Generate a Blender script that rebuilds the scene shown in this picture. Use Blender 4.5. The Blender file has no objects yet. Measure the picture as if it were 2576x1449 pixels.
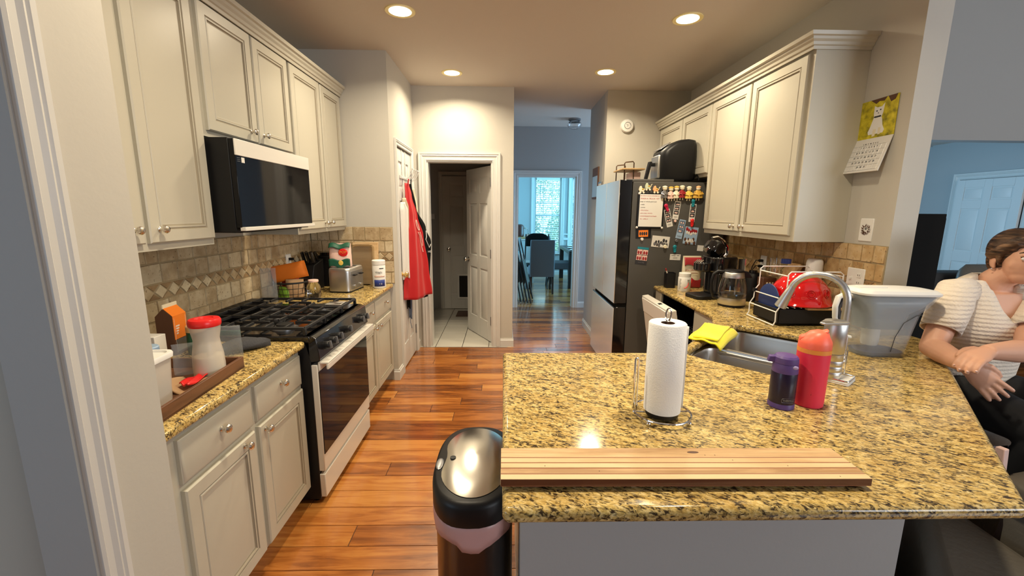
import bpy, bmesh, math, random
from mathutils import Vector, Matrix
random.seed(7)
S = bpy.context.scene
C = S.collection
R = math.radians
PI = math.pi
# ---------------------------------------------------------------- camera
CH = 1.54
def set_camera():
    cd = bpy.data.cameras.new('camera'); co = bpy.data.objects.new('camera', cd); C.objects.link(co)
    p, yaw, ro = .1773, .0213, .0074
    s, c = math.sin(yaw), math.cos(yaw)
    right = Vector((c, -s, 0)); fwd = Vector((s*math.cos(p), c*math.cos(p), -math.sin(p)))
    down = Vector((-s*math.sin(p), -c*math.sin(p), -math.cos(p)))
    r2 = right*math.cos(ro) - down*math.sin(ro); d2 = right*math.sin(ro) + down*math.cos(ro)
    m = Matrix((r2, -d2, -fwd)).transposed().to_4x4(); m.translation = Vector((0, 0, CH))
    co.matrix_world = m
    cd.sensor_width = 36; cd.lens = 1072/2576*36; cd.clip_start = .02; cd.clip_end = 100
    S.camera = co
set_camera()
# ---------------------------------------------------------------- sky, daylight, exposure
S.view_settings.view_transform = 'Standard'; S.view_settings.look = 'None'
S.view_settings.gamma = 1; S.view_settings.use_curve_mapping = False
S.view_settings.exposure = -.1
W = bpy.data.worlds.new('sky'); S.world = W; W.use_nodes = True
bg = W.node_tree.nodes['Background']; bg.inputs[0].default_value = (.42, .80, 1, 1); bg.inputs[1].default_value = 3.4
def area(name, loc, rot, sx, sy, power, col, spread=180):
    l = bpy.data.lights.new(name, 'AREA'); l.shape = 'RECTANGLE'; l.size = sx; l.size_y = sy
    l.energy = power; l.color = col; l.spread = R(spread)
    o = bpy.data.objects.new(name, l); C.objects.link(o); o.location = loc; o.rotation_euler = rot
    return o
DAY = (.45, .72, 1)
# daylight from living room windows out of view; dining and hall fills added
area('dining_fill', (3.82, 8.9, 1.6), (0, R(90), 0), 1.8, 2.6, 240, (.22, .68, 1))  # added fill lamp at the right side wall, which has no window
area('dining_fill_left', (-1.45, 9.0, 1.6), (0, R(-90), 0), 1.6, 2.0, 90, (.26, .68, 1))  # second added fill, from the windowless left wall
area('hall_fill', (2.95, 6.25, 1.45), (0, R(90), 0), 1.9, .9, 50, (.45, .70, 1))  # lamp added to brighten the hall floor and fridge front
area('daylight_living', (5.6, -2.8, 2.0), (R(96), 0, R(2)), 4.6, 1.6, 230, (.88, .94, 1))
area('daylight_back_room', (3.3, 6.3, 1.6), (0, R(-90), 0), 1.8, 2.0, 80, (.34, .68, 1))
area('daylight_side_hall', (-3.1, -1.0, 1.6), (0, R(-90), 0), 1.6, 1.6, 30, (.6, .8, 1))
WARM = (1, .85, .61)
LAMP_POWER = 22
# ---------------------------------------------------------------- materials
M = {}
def nd(nt, typ, **kw):
    n = nt.nodes.new(typ)
    for k, v in kw.items():
        if k.startswith('i_'): n.inputs[k[2:].replace('_', ' ')].default_value = v
        elif k.startswith('n'): n.inputs[int(k[1:])].default_value = v
        else: setattr(n, k, v)
    return n
def mat(name, col=(.5, .5, .5), rough=.5, metal=0, coat=0, trans=0, ior=1.45, emit=None, es=1, spec=.5, alpha=1, bump=None, sheen=0, aniso=0, sub=0):
    m = bpy.data.materials.new(name); m.use_nodes = True; nt = m.node_tree
    b = nt.nodes['Principled BSDF']
    b.inputs['Base Color'].default_value = (*col, 1); b.inputs['Roughness'].default_value = rough
    b.inputs['Metallic'].default_value = metal; b.inputs['Coat Weight'].default_value = coat
    b.inputs['Coat Roughness'].default_value = .08
    b.inputs['Transmission Weight'].default_value = trans; b.inputs['IOR'].default_value = ior
    b.inputs['Specular IOR Level'].default_value = spec; b.inputs['Alpha'].default_value = alpha
    b.inputs['Sheen Weight'].default_value = sheen; b.inputs['Anisotropic'].default_value = aniso
    if sub:
        b.inputs['Subsurface Weight'].default_value = sub; b.inputs['Subsurface Radius'].default_value = (.01, .004, .002)
    if emit:
        b.inputs['Emission Color'].default_value = (*emit, 1); b.inputs['Emission Strength'].default_value = es
    if bump:
        sc, st = bump
        t = nd(nt, 'ShaderNodeTexNoise'); t.inputs['Scale'].default_value = sc; t.inputs['Detail'].default_value = 4
        tc = nd(nt, 'ShaderNodeTexCoord'); nt.links.new(tc.outputs['Object'], t.inputs['Vector'])
        bp = nd(nt, 'ShaderNodeBump'); bp.inputs['Strength'].default_value = st; bp.inputs['Distance'].default_value = .004
        nt.links.new(t.outputs['Fac'], bp.inputs['Height']); nt.links.new(bp.outputs[0], b.inputs['Normal'])
    M[name] = m
    return m
def ramp(nt, stops, interp='LINEAR'):
    r = nt.nodes.new('ShaderNodeValToRGB'); cr = r.color_ramp; cr.interpolation = interp
    while len(cr.elements) > 1: cr.elements.remove(cr.elements[-1])
    cr.elements[0].position = stops[0][0]; cr.elements[0].color = (*stops[0][1], 1)
    for p, c in stops[1:]:
        e = cr.elements.new(p); e.color = (*c, 1)
    return r
mat('wall_paint', (.51, .485, .43), .75, bump=(60, .10))
mat('wall_paint_shaded', (.40, .405, .40), .75, bump=(60, .12))  # wall paint copy with the cool, dim light of hall and peninsula in its colour
mat('ceiling_paint', (.60, .55, .49), .85, bump=(90, .12))
mat('white_trim', (.64, .63, .60), .35)
mat('door_white', (.68, .67, .64), .4)
mat('cabinet_paint', (.50, .47, .385), .38, bump=(25, .08))
mat('glaze', (.30, .26, .19), .5)
mat('cabinet_inside', (.35, .31, .24), .6)
mat('nickel', (.72, .68, .62), .22, 1)
mat('chrome', (.85, .85, .86), .08, 1)
mat('brass', (.85, .62, .25), .2, 1)
mat('brushed_steel', (.60, .59, .57), .36, 1, aniso=.6)
mat('sink_steel', (.42, .40, .38), .33, 1, aniso=.3)
mat('black_gloss', (.006, .006, .007), .08, coat=.5)
mat('black_plastic', (.007, .007, .008), .42, spec=.35)
mat('black_matte', (.006, .006, .006), .9, spec=.2)
mat('cast_iron', (.016, .016, .017), .45)
mat('dark_glass', (.006, .006, .007), .05, spec=.25)
mat('appliance_white', (.72, .69, .63), .3, coat=.3)
mat('fridge_side', (.075, .072, .066), .5)
mat('fridge_door', (.78, .76, .72), .14, .5)
mat('white_plastic', (.78, .77, .74), .4)
mat('paper_white', (.70, .68, .64), .8)
mat('towel_paper', (.88, .87, .84), .9, bump=(220, .35))
mat('clear_glass', (1, 1, 1), .02, trans=1, ior=1.45)
mat('clear_plastic', (.9, .92, .95), .08, trans=1, ior=1.2)
mat('milky_plastic', (.74, .68, .60), .3, alpha=.6)
mat('thin_plastic', (.55, .60, .64), .10, alpha=.24)
mat('smoky_plastic', (.26, .33, .40), .2, alpha=.6)
mat('garden_leaf', (.30, .42, .26), .6)
mat('pane_glass', (.9, .95, 1), .03, alpha=.12)
mat('water', (.9, .95, 1), .02, trans=1, ior=1.33)
mat('red_plastic', (.72, .02, .02), .28)
mat('red_enamel', (.60, .006, .008), .06, coat=1)
mat('red_cloth', (.46, .002, .005), .7, sheen=.2)
mat('dark_red', (.32, .02, .025), .45)
mat('coral_plastic', (.95, .16, .09), .4)
mat('pink_coat', (.86, .035, .085), .42)
mat('orange_band', (.9, .32, .06), .4)
mat('orange_paper', (.85, .22, .02), .5)
mat('purple_plastic', (.10, .055, .22), .4)
mat('purple_metal', (.014, .008, .030), .3, 0, coat=.15, spec=.4)
mat('light_purple', (.36, .30, .52), .4)
mat('yellow_cloth', (.82, .72, .01), .85, bump=(120, .6), sheen=.3)
mat('grey_cloth', (.05, .05, .056), .9, bump=(150, .6))
mat('light_blue', (.32, .45, .62), .4)
mat('tan_plastic', (.70, .45, .22), .5)
mat('green_label', (.01, .09, .05), .5)
mat('navy', (.012, .03, .13), .5)
mat('royal_blue', (.02, .04, .22), .45)
mat('cream', (.75, .68, .50), .6)
mat('brown_card', (.10, .045, .025), .6)
mat('kraft', (.48, .30, .16), .7)
mat('dark_wood', (.10, .042, .022), .45)
mat('pink_bag', (.75, .45, .43), .35, trans=.25)
mat('can_body', (.115, .095, .085), .22, .9, aniso=.5)
mat('can_steel', (.60, .57, .52), .2, 1, aniso=.4)
mat('leather_dark', (.022, .020, .018), .42, bump=(45, .5))
mat('leather_grey', (.13, .115, .092), .42, bump=(45, .5))
mat('sofa_grey', (.05, .048, .046), .9)
mat('jeans_black', (.010, .011, .014), .85)
mat('blue_grey', (.10, .13, .19), .8)
mat('chair_grey', (.12, .13, .15), .75)
mat('espresso', (.022, .015, .014), .35)
mat('khaki', (.50, .42, .30), .85)
mat('teal', (.01, .22, .28), .4)
mat('magenta', (.50, .01, .06), .4)
mat('grey_metal', (.28, .28, .29), .35, .8)
mat('bronze', (.09, .05, .03), .4, .7)
mat('pale_green', (.55, .62, .45), .6)
mat('pale_orange', (.85, .45, .22), .6)
mat('ceramic_cream', (.80, .74, .56), .35)
mat('mustard', (.70, .42, .07), .5)
mat('pink_pale', (.80, .55, .48), .5)
mat('leaf', (.05, .14, .04), .5)
mat('mint', (.35, .6, .5), .5)
mat('gold_yellow', (.80, .55, .10), .5)
mat('lime', (.25, .50, .05), .5)
mat('ink', (.03, .03, .035), .6)
mat('red_ink', (.50, .05, .05), .6)
mat('skin', (.66, .36, .24), .5, sub=.08)
mat('hair', (.075, .035, .018), .5, bump=(60, .8))
mat('eye_white', (.8, .78, .75), .2)
mat('lip', (.45, .13, .11), .4)
mat('skylight_glow', (1, 1, 1), .5, emit=(.55, .86, 1), es=2.2)
mat('lamp_glow', (1, 1, 1), .5, emit=(1, .90, .66), es=9)
mat('lamp_rim', (.85, .74, .35), .4)
mat('trim_gold', (.8, .6, .1), .4)
mat('pot_brown', (.10, .03, .02), .35)
mat('tile_floor', (.60, .57, .50), .35, bump=(12, .1))
mat('grout', (.36, .28, .16), .9)
mat('glass_amber', (.80, .72, .55), .05, trans=.85, ior=1.2)

def granite(name, sx, sy, rot=0):
    m = bpy.data.materials.new(name); m.use_nodes = True; nt = m.node_tree; b = nt.nodes['Principled BSDF']
    tc = nd(nt, 'ShaderNodeTexCoord'); mp = nd(nt, 'ShaderNodeMapping')
    mp.inputs['Scale'].default_value = (sx, sy, sx*1.8)
    m0 = nd(nt, 'ShaderNodeMapping'); m0.inputs['Rotation'].default_value = (0, 0, rot)
    nt.links.new(tc.outputs['Object'], m0.inputs[0]); nt.links.new(m0.outputs[0], mp.inputs[0])
    def noise(scale, det, ro, dist=0):
        n = nd(nt, 'ShaderNodeTexNoise'); n.inputs['Scale'].default_value = scale; n.inputs['Detail'].default_value = det
        n.inputs['Roughness'].default_value = ro; n.inputs['Distortion'].default_value = dist
        nt.links.new(mp.outputs[0], n.inputs['Vector']); return n
    base = noise(9, 5, .6); fine = noise(75, 6, .7, .5); dark = noise(62, 4, .62, 1.0); mid = noise(17, 4, .6)
    r1 = ramp(nt, [(.30, (.36, .22, .06)), (.45, (.62, .46, .16)), (.56, (.77, .61, .27)), (.68, (.84, .74, .46))])
    nt.links.new(fine.outputs['Fac'], r1.inputs[0])
    r2 = ramp(nt, [(.36, (.95, .90, .80)), (.62, (.70, .58, .42))])
    nt.links.new(base.outputs['Fac'], r2.inputs[0])
    mx = nd(nt, 'ShaderNodeMix', data_type='RGBA', blend_type='MULTIPLY'); mx.inputs['Factor'].default_value = .7
    nt.links.new(r1.outputs[0], mx.inputs[6]); nt.links.new(r2.outputs[0], mx.inputs[7])
    ad = nd(nt, 'ShaderNodeMath', operation='MULTIPLY_ADD'); ad.inputs[1].default_value = .35
    nt.links.new(mid.outputs['Fac'], ad.inputs[0]); nt.links.new(dark.outputs['Fac'], ad.inputs[2])
    r3 = ramp(nt, [(.635, (0, 0, 0)), (.70, (.42, .42, .42)), (.79, (1, 1, 1))]); nt.links.new(ad.outputs[0], r3.inputs[0])
    mx2 = nd(nt, 'ShaderNodeMix', data_type='RGBA'); nt.links.new(r3.outputs[0], mx2.inputs['Factor'])
    nt.links.new(mx.outputs[2], mx2.inputs[6]); mx2.inputs[7].default_value = (.045, .030, .017, 1)
    nt.links.new(mx2.outputs[2], b.inputs['Base Color'])
    b.inputs['Roughness'].default_value = .12; b.inputs['Specular IOR Level'].default_value = .45
    M[name] = m
granite('granite', .9, 1.9, .45)
granite('granite_edge', 1.0, 1.0)

def island_wood(name, stops, rough, scale, grain_axis=0, coat=0, gscale=1.0, knots=True):
    m = bpy.data.materials.new(name); m.use_nodes = True; nt = m.node_tree; b = nt.nodes['Principled BSDF']
    g = nd(nt, 'ShaderNodeNewGeometry'); tc = nd(nt, 'ShaderNodeTexCoord')
    mp = nd(nt, 'ShaderNodeMapping'); s = [14*gscale]*3; s[grain_axis] = 1.6*gscale; mp.inputs['Scale'].default_value = s
    off = nd(nt, 'ShaderNodeVectorMath', operation='SCALE'); cmb = nd(nt, 'ShaderNodeCombineXYZ')
    for k in range(3): nt.links.new(g.outputs['Random Per Island'], cmb.inputs[k])
    nt.links.new(cmb.outputs[0], off.inputs[0]); off.inputs['Scale'].default_value = 31
    add = nd(nt, 'ShaderNodeVectorMath', operation='ADD')
    nt.links.new(tc.outputs['Object'], mp.inputs[0]); nt.links.new(mp.outputs[0], add.inputs[0]); nt.links.new(off.outputs[0], add.inputs[1])
    n1 = nd(nt, 'ShaderNodeTexNoise'); n1.inputs['Scale'].default_value = scale; n1.inputs['Detail'].default_value = 6; n1.inputs['Distortion'].default_value = .6
    n1.inputs['Roughness'].default_value = .62
    nt.links.new(add.outputs[0], n1.inputs['Vector'])
    ma = nd(nt, 'ShaderNodeMath', operation='MULTIPLY_ADD'); ma.inputs[1].default_value = .42; ma.inputs[2].default_value = -.21
    nt.links.new(g.outputs['Random Per Island'], ma.inputs[0])
    sm = nd(nt, 'ShaderNodeMath', operation='ADD'); nt.links.new(ma.outputs[0], sm.inputs[0]); nt.links.new(n1.outputs['Fac'], sm.inputs[1])
    r = ramp(nt, stops); nt.links.new(sm.outputs[0], r.inputs[0]); nt.links.new(r.outputs[0], b.inputs['Base Color'])
    b.inputs['Roughness'].default_value = rough; b.inputs['Coat Weight'].default_value = coat; b.inputs['Coat Roughness'].default_value = .12
    bp = nd(nt, 'ShaderNodeBump'); bp.inputs['Strength'].default_value = .12; bp.inputs['Distance'].default_value = .004
    nt.links.new(n1.outputs['Fac'], bp.inputs['Height']); nt.links.new(bp.outputs[0], b.inputs['Normal'])
    M[name] = m
island_wood('floor_wood', [(.22, (.13, .037, .008)), (.42, (.28, .088, .017)), (.55, (.41, .142, .028)), (.72, (.53, .225, .052))], .26, 1.6, 0, .75)
island_wood('board_wood', [(.30, (.40, .23, .10)), (.50, (.64, .42, .21)), (.70, (.74, .54, .31))], .55, 1.3, 0)
island_wood('tray_wood', [(.30, (.06, .024, .010)), (.60, (.17, .07, .030))], .5, 1.3, 1)
island_wood('bamboo', [(.30, (.50, .30, .12)), (.60, (.66, .44, .21))], .5, 1.3, 2)

def tile_mat(name, a, b_, c):
    m = bpy.data.materials.new(name); m.use_nodes = True; nt = m.node_tree; b = nt.nodes['Principled BSDF']
    g = nd(nt, 'ShaderNodeNewGeometry'); tc = nd(nt, 'ShaderNodeTexCoord')
    n1 = nd(nt, 'ShaderNodeTexNoise'); n1.inputs['Scale'].default_value = 22; n1.inputs['Detail'].default_value = 6
    nt.links.new(tc.outputs['Object'], n1.inputs['Vector'])
    n2 = nd(nt, 'ShaderNodeTexNoise'); n2.inputs['Scale'].default_value = 75; n2.inputs['Detail'].default_value = 2
    nt.links.new(tc.outputs['Object'], n2.inputs['Vector'])
    ma = nd(nt, 'ShaderNodeMath', operation='MULTIPLY_ADD'); ma.inputs[1].default_value = .4; ma.inputs[2].default_value = -.2
    nt.links.new(g.outputs['Random Per Island'], ma.inputs[0])
    sm = nd(nt, 'ShaderNodeMath', operation='ADD'); nt.links.new(ma.outputs[0], sm.inputs[0]); nt.links.new(n1.outputs['Fac'], sm.inputs[1])
    r = ramp(nt, [(.25, a), (.5, b_), (.75, c)]); nt.links.new(sm.outputs[0], r.inputs[0])
    r2 = ramp(nt, [(.28, (.25, .17, .09)), (.36, (1, 1, 1))]); nt.links.new(n2.outputs['Fac'], r2.inputs[0])
    mx = nd(nt, 'ShaderNodeMix', data_type='RGBA', blend_type='MULTIPLY'); mx.inputs['Factor'].default_value = .7
    nt.links.new(r.outputs[0], mx.inputs[6]); nt.links.new(r2.outputs[0], mx.inputs[7]); nt.links.new(mx.outputs[2], b.inputs['Base Color'])
    b.inputs['Roughness'].default_value = .6
    bp = nd(nt, 'ShaderNodeBump'); bp.inputs['Strength'].default_value = .4; bp.inputs['Distance'].default_value = .003
    nt.links.new(n1.outputs['Fac'], bp.inputs['Height']); nt.links.new(bp.outputs[0], b.inputs['Normal'])
    M[name] = m
tile_mat('travertine', (.40, .29, .16), (.53, .41, .25), (.64, .54, .36))
tile_mat('travertine_gold', (.36, .22, .09), (.50, .33, .15), (.60, .45, .25))
tile_mat('diamond_brown', (.24, .15, .07), (.33, .21, .10), (.40, .28, .15))

def knit():
    m = bpy.data.materials.new('knit'); m.use_nodes = True; nt = m.node_tree; b = nt.nodes['Principled BSDF']
    b.inputs['Base Color'].default_value = (.80, .70, .58, 1); b.inputs['Roughness'].default_value = .9; b.inputs['Sheen Weight'].default_value = .3
    tc = nd(nt, 'ShaderNodeTexCoord'); w = nd(nt, 'ShaderNodeTexWave'); w.bands_direction = 'Z'; w.inputs['Scale'].default_value = 17
    w.inputs['Distortion'].default_value = 1.6; w.inputs['Detail'].default_value = 1.5; w.inputs['Detail Scale'].default_value = 7
    nt.links.new(tc.outputs['Object'], w.inputs['Vector'])
    bp = nd(nt, 'ShaderNodeBump'); bp.inputs['Strength'].default_value = .5; bp.inputs['Distance'].default_value = .006
    nt.links.new(w.outputs['Fac'], bp.inputs['Height']); nt.links.new(bp.outputs[0], b.inputs['Normal'])
    M['knit'] = m
knit()
def hair_mat():
    m = M['hair']; nt = m.node_tree; b = nt.nodes['Principled BSDF']
    tc = nd(nt, 'ShaderNodeTexCoord'); mp = nd(nt, 'ShaderNodeMapping'); mp.inputs['Scale'].default_value = (26, 6, 60); mp.inputs['Rotation'].default_value = (R(25), 0, 0)
    n = nd(nt, 'ShaderNodeTexNoise'); n.inputs['Scale'].default_value = 1.6; n.inputs['Detail'].default_value = 5
    nt.links.new(tc.outputs['Object'], mp.inputs[0]); nt.links.new(mp.outputs[0], n.inputs['Vector'])
    r = ramp(nt, [(.35, (.022, .010, .005)), (.52, (.085, .042, .020)), (.70, (.24, .13, .065))]); nt.links.new(n.outputs['Fac'], r.inputs[0]); nt.links.new(r.outputs[0], b.inputs['Base Color'])
    bp = [x for x in nt.nodes if x.type == 'BUMP'][0]; nt.links.new(n.outputs['Fac'], bp.inputs['Height']); bp.inputs['Strength'].default_value = 1; bp.inputs['Distance'].default_value = .006
hair_mat()
mat('groove_red', (.30, .10, .045), .6)
# ---------------------------------------------------------------- mesh building
class MB:
    def __init__(s): s.v = []; s.f = []; s.mi = []; s.cur = 0
    def add(s, vs, fs):
        o = len(s.v); s.v += [tuple(v) for v in vs]
        for f in fs: s.f.append([i+o for i in f]); s.mi.append(s.cur)
        return s
    def box(s, x0, x1, y0, y1, z0, z1):
        x0, x1 = min(x0, x1), max(x0, x1); y0, y1 = min(y0, y1), max(y0, y1); z0, z1 = min(z0, z1), max(z0, z1)
        return s.add([(x0, y0, z0), (x1, y0, z0), (x1, y1, z0), (x0, y1, z0), (x0, y0, z1), (x1, y0, z1), (x1, y1, z1), (x0, y1, z1)],
                     [(0, 3, 2, 1), (4, 5, 6, 7), (0, 1, 5, 4), (1, 2, 6, 5), (2, 3, 7, 6), (3, 0, 4, 7)])
    def hull8(s, b, t):   # bottom 4 pts, top 4 pts (ccw)
        return s.add(list(b)+list(t), [(0, 3, 2, 1), (4, 5, 6, 7), (0, 1, 5, 4), (1, 2, 6, 5), (2, 3, 7, 6), (3, 0, 4, 7)])
    def rings(s, rs, cap=True, close=False):
        n = len(rs[0]); o = len(s.v)
        for r in rs: s.v += [tuple(p) for p in r]
        m = len(rs)
        for i in range(m if close else m-1):
            a = o+i*n; b = o+((i+1) % m)*n
            for j in range(n):
                k = (j+1) % n; s.f.append([a+j, a+k, b+k, b+j]); s.mi.append(s.cur)
        if cap and not close:
            s.f.append([o+j for j in range(n)][::-1]); s.mi.append(s.cur)
            s.f.append([o+(m-1)*n+j for j in range(n)]); s.mi.append(s.cur)
        return s
    def lathe(s, prof, c=(0, 0, 0), n=28, axis='z', sx=1, sy=1, cap=True):
        rs = []
        for r, h in prof:
            ring = []
            for j in range(n):
                a = 2*PI*j/n; u, w = r*math.cos(a)*sx, r*math.sin(a)*sy
                p = {'z': (u, w, h), 'x': (h, u, w), 'y': (w, h, u)}[axis]
                ring.append((c[0]+p[0], c[1]+p[1], c[2]+p[2]))
            rs.append(ring)
        return s.rings(rs, cap)
    def tube(s, pts, r, n=8, close=False, flat=None, cap=True):
        pts = [Vector(p) for p in pts]; m = len(pts)
        rad = r if isinstance(r, (list, tuple)) else [r]*m
        rs = []; prev = None
        for i, p in enumerate(pts):
            if close: t = pts[(i+1) % m]-pts[i-1]
            else: t = pts[min(i+1, m-1)]-pts[max(i-1, 0)]
            t.normalize()
            if prev is None:
                a = Vector((0, 0, 1)) if abs(t.z) < .9 else Vector((1, 0, 0))
            else: a = prev
            u = (a-t*a.dot(t)); u.normalize(); w = t.cross(u); prev = u
            ring = [p+(u*math.cos(2*PI*j/n)*(flat or 1)+w*math.sin(2*PI*j/n))*rad[i] for j in range(n)]
            rs.append(ring)
        return s.rings(rs, cap, close)
    def prism(s, poly, a0, a1, axis='z'):
        def P(u, w, h): return {'z': (u, w, h), 'x': (h, u, w), 'y': (u, h, w)}[axis]
        n = len(poly)
        return s.add([P(u, w, a0) for u, w in poly]+[P(u, w, a1) for u, w in poly],
                     [tuple(range(n))[::-1], tuple(range(n, 2*n))]+[(i, (i+1) % n, n+(i+1) % n, n+i) for i in range(n)])
    def ball(s, c, r, n=16, sc=(1, 1, 1), m=10):
        prof = [(r*math.sin(PI*i/m)+1e-5, -r*math.cos(PI*i/m)) for i in range(m+1)]
        rs = [[(c[0]+q*math.cos(2*PI*j/n)*sc[0], c[1]+q*math.sin(2*PI*j/n)*sc[1], c[2]+h*sc[2]) for j in range(n)] for q, h in prof]
        return s.rings(rs)
    def grid(s, fn, nu, nv, th=0):
        o = len(s.v)
        for i in range(nu+1):
            for j in range(nv+1): s.v.append(tuple(fn(i/nu, j/nv)))
        for i in range(nu):
            for j in range(nv):
                a = o+i*(nv+1)+j; s.f.append([a, a+nv+1, a+nv+2, a+1]); s.mi.append(s.cur)
        return s
    def tf(s, mtx, start=0):
        for i in range(start, len(s.v)): s.v[i] = tuple(mtx @ Vector(s.v[i]))
        return s
    def build(s, name, mats, parent=None, bevel=0, seg=2, angle=35, solid=0, sub=0, fixn=True, origin=None, smooth=True, weld=False):
        me = bpy.data.meshes.new(name)
        vs = s.v
        o = bpy.data.objects.new(name, me); C.objects.link(o)
        off = Vector(origin) if origin is not None else Vector((0, 0, 0))
        if parent is not None:
            o.parent = parent
        pw = world_of(parent) if parent is not None else Matrix.Identity(4)
        inv = pw.inverted()
        loc = inv @ off if parent is not None else off
        o.location = loc
        mt = (pw @ Matrix.Translation(loc)).inverted()
        me.from_pydata([tuple(mt @ Vector(v)) for v in vs], [], s.f)
        if not isinstance(mats, (list, tuple)): mats = [mats]
        for m_ in mats: me.materials.append(M[m_])
        me.polygons.foreach_set('material_index', s.mi)
        if fixn:
            bm = bmesh.new(); bm.from_mesh(me)
            if weld: bmesh.ops.remove_doubles(bm, verts=bm.verts, dist=1e-5)
            bmesh.ops.recalc_face_normals(bm, faces=bm.faces); bm.to_mesh(me); bm.free()
        if smooth:
            me.polygons.foreach_set('use_smooth', [True]*len(me.polygons)); me.set_sharp_from_angle(angle=R(angle))
        if solid:
            md = o.modifiers.new('solid', 'SOLIDIFY'); md.thickness = solid; md.offset = 0
        if bevel:
            md = o.modifiers.new('bevel', 'BEVEL'); md.width = bevel; md.segments = seg; md.limit_method = 'ANGLE'; md.angle_limit = R(40)
            md.harden_normals = False
        if sub:
            md = o.modifiers.new('sub', 'SUBSURF'); md.levels = sub; md.render_levels = sub
        return o
def world_of(o):
    m = Matrix.LocRotScale(o.location, o.rotation_euler, o.scale)
    return world_of(o.parent) @ m if o.parent else m
def tag(o, label=None, cat=None, group=None, kind=None):
    if label: o['label'] = label
    if cat: o['category'] = cat
    if group: o['group'] = group
    if kind: o['kind'] = kind
    return o
def thing(name, label, cat, loc, rz=0, group=None):
    o = bpy.data.objects.new(name, None); C.objects.link(o); o.empty_display_size = .05
    o.location = loc; o.rotation_euler = (0, 0, rz)
    return tag(o, label, cat, group)
def struct(o): o['kind'] = 'structure'; return o
def sroot(name, loc):
    o = bpy.data.objects.new(name, None); C.objects.link(o); o.location = loc; o['kind'] = 'structure'; return o
class LB(MB):
    """mesh built in its parent's own frame"""
    def build(s, name, mats, parent, **kw):
        top = parent
        while top.parent: top = top.parent
        pw = world_of(top); s.v = [tuple(pw @ Vector(v)) for v in s.v]
        return MB.build(s, name, mats, parent, **kw)
def copy_tree(o, parent=None):
    c = o.copy(); C.objects.link(c); c.parent = parent
    for ch in [k for k in o.children]: copy_tree(ch, c)
    return c
def rrect(w, h, r, n=5, cx=0, cy=0):
    pts = []
    for ax, ay, a0 in ((w/2-r, h/2-r, 0), (-w/2+r, h/2-r, PI/2), (-w/2+r, -h/2+r, PI), (w/2-r, -h/2+r, 1.5*PI)):
        for i in range(n+1):
            a = a0+PI/2*i/n; pts.append((cx+ax+r*math.cos(a), cy+ay+r*math.sin(a)))
    return pts
def arc(cx, cy, r, a0, a1, n):
    return [(cx+r*math.cos(R(a0+(a1-a0)*i/n)), cy+r*math.sin(R(a0+(a1-a0)*i/n))) for i in range(n+1)]
def text_mesh(body, size, m, name, parent, mtx, extrude=.0004, align='CENTER', font_shear=0):
    cu = bpy.data.curves.new(name, 'FONT'); cu.body = body; cu.size = size; cu.extrude = extrude; cu.align_x = align; cu.align_y = 'CENTER'
    cu.shear = font_shear; cu.resolution_u = 2
    to = bpy.data.objects.new(name, cu); C.objects.link(to)
    dg = bpy.context.evaluated_depsgraph_get(); me = bpy.data.meshes.new_from_object(to.evaluated_get(dg))
    bpy.data.objects.remove(to); bpy.data.curves.remove(cu)
    me.name = name; me.materials.clear(); me.materials.append(M[m])
    o = bpy.data.objects.new(name, me); C.objects.link(o)
    pw = world_of(parent); o.parent = parent
    me.transform(pw.inverted() @ mtx)
    return o
def basis(o, ex, ey):    # matrix placing local x,y,z at origin o with axes ex, ey
    ex = Vector(ex).normalized(); ey = Vector(ey).normalized(); ez = ex.cross(ey)
    m = Matrix((ex, ey, ez)).transposed().to_4x4(); m.translation = Vector(o); return m
# ================================================================ THE SETTING
H = 2.82
def boxes(name, m, lst, **kw):
    b = MB()
    for q in lst: b.box(*q)
    return struct(b.build(name, m, **kw))
# floor of individual planks running across the room
fb = MB(); rnd = random.Random(3)
PW = .1345; y = -3.0 + .049
while y < 11.2:
    x = -3.3 - rnd.random()*1.2
    while x < 8.2:
        L_ = rnd.choice([.55, .75, .95, 1.15, 1.35]) + rnd.random()*.2
        inside_laundry = (y > 4.70 and y < 6.75)
        segs = [(x, x+L_)]
        if inside_laundry:
            segs = []
            if x < -1.7: segs.append((x, min(x+L_, -1.7)))
            if x+L_ > .05: segs.append((max(x, .05), x+L_))
        for a, b in segs:
            a += .0011; b -= .0011
            if b-a < .02: continue
            y0, y1 = y+.0011, y+PW-.0011; e = .0012
            fb.add([(a, y0, -.003), (b, y0, -.003), (b, y1, -.003), (a, y1, -.003), (a+e, y0+e, 0), (b-e, y0+e, 0), (b-e, y1-e, 0), (a+e, y1-e, 0)],
                   [(4, 5, 6, 7), (0, 1, 5, 4), (1, 2, 6, 5), (2, 3, 7, 6), (3, 0, 4, 7)])
        x += L_
    y += PW
fl = struct(fb.build('floor', 'floor_wood', fixn=False, smooth=False))
boxes('floor_base', 'espresso', [(-3.4, 8.3, -3.2, 11.4, -.06, -.0025)])
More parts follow.
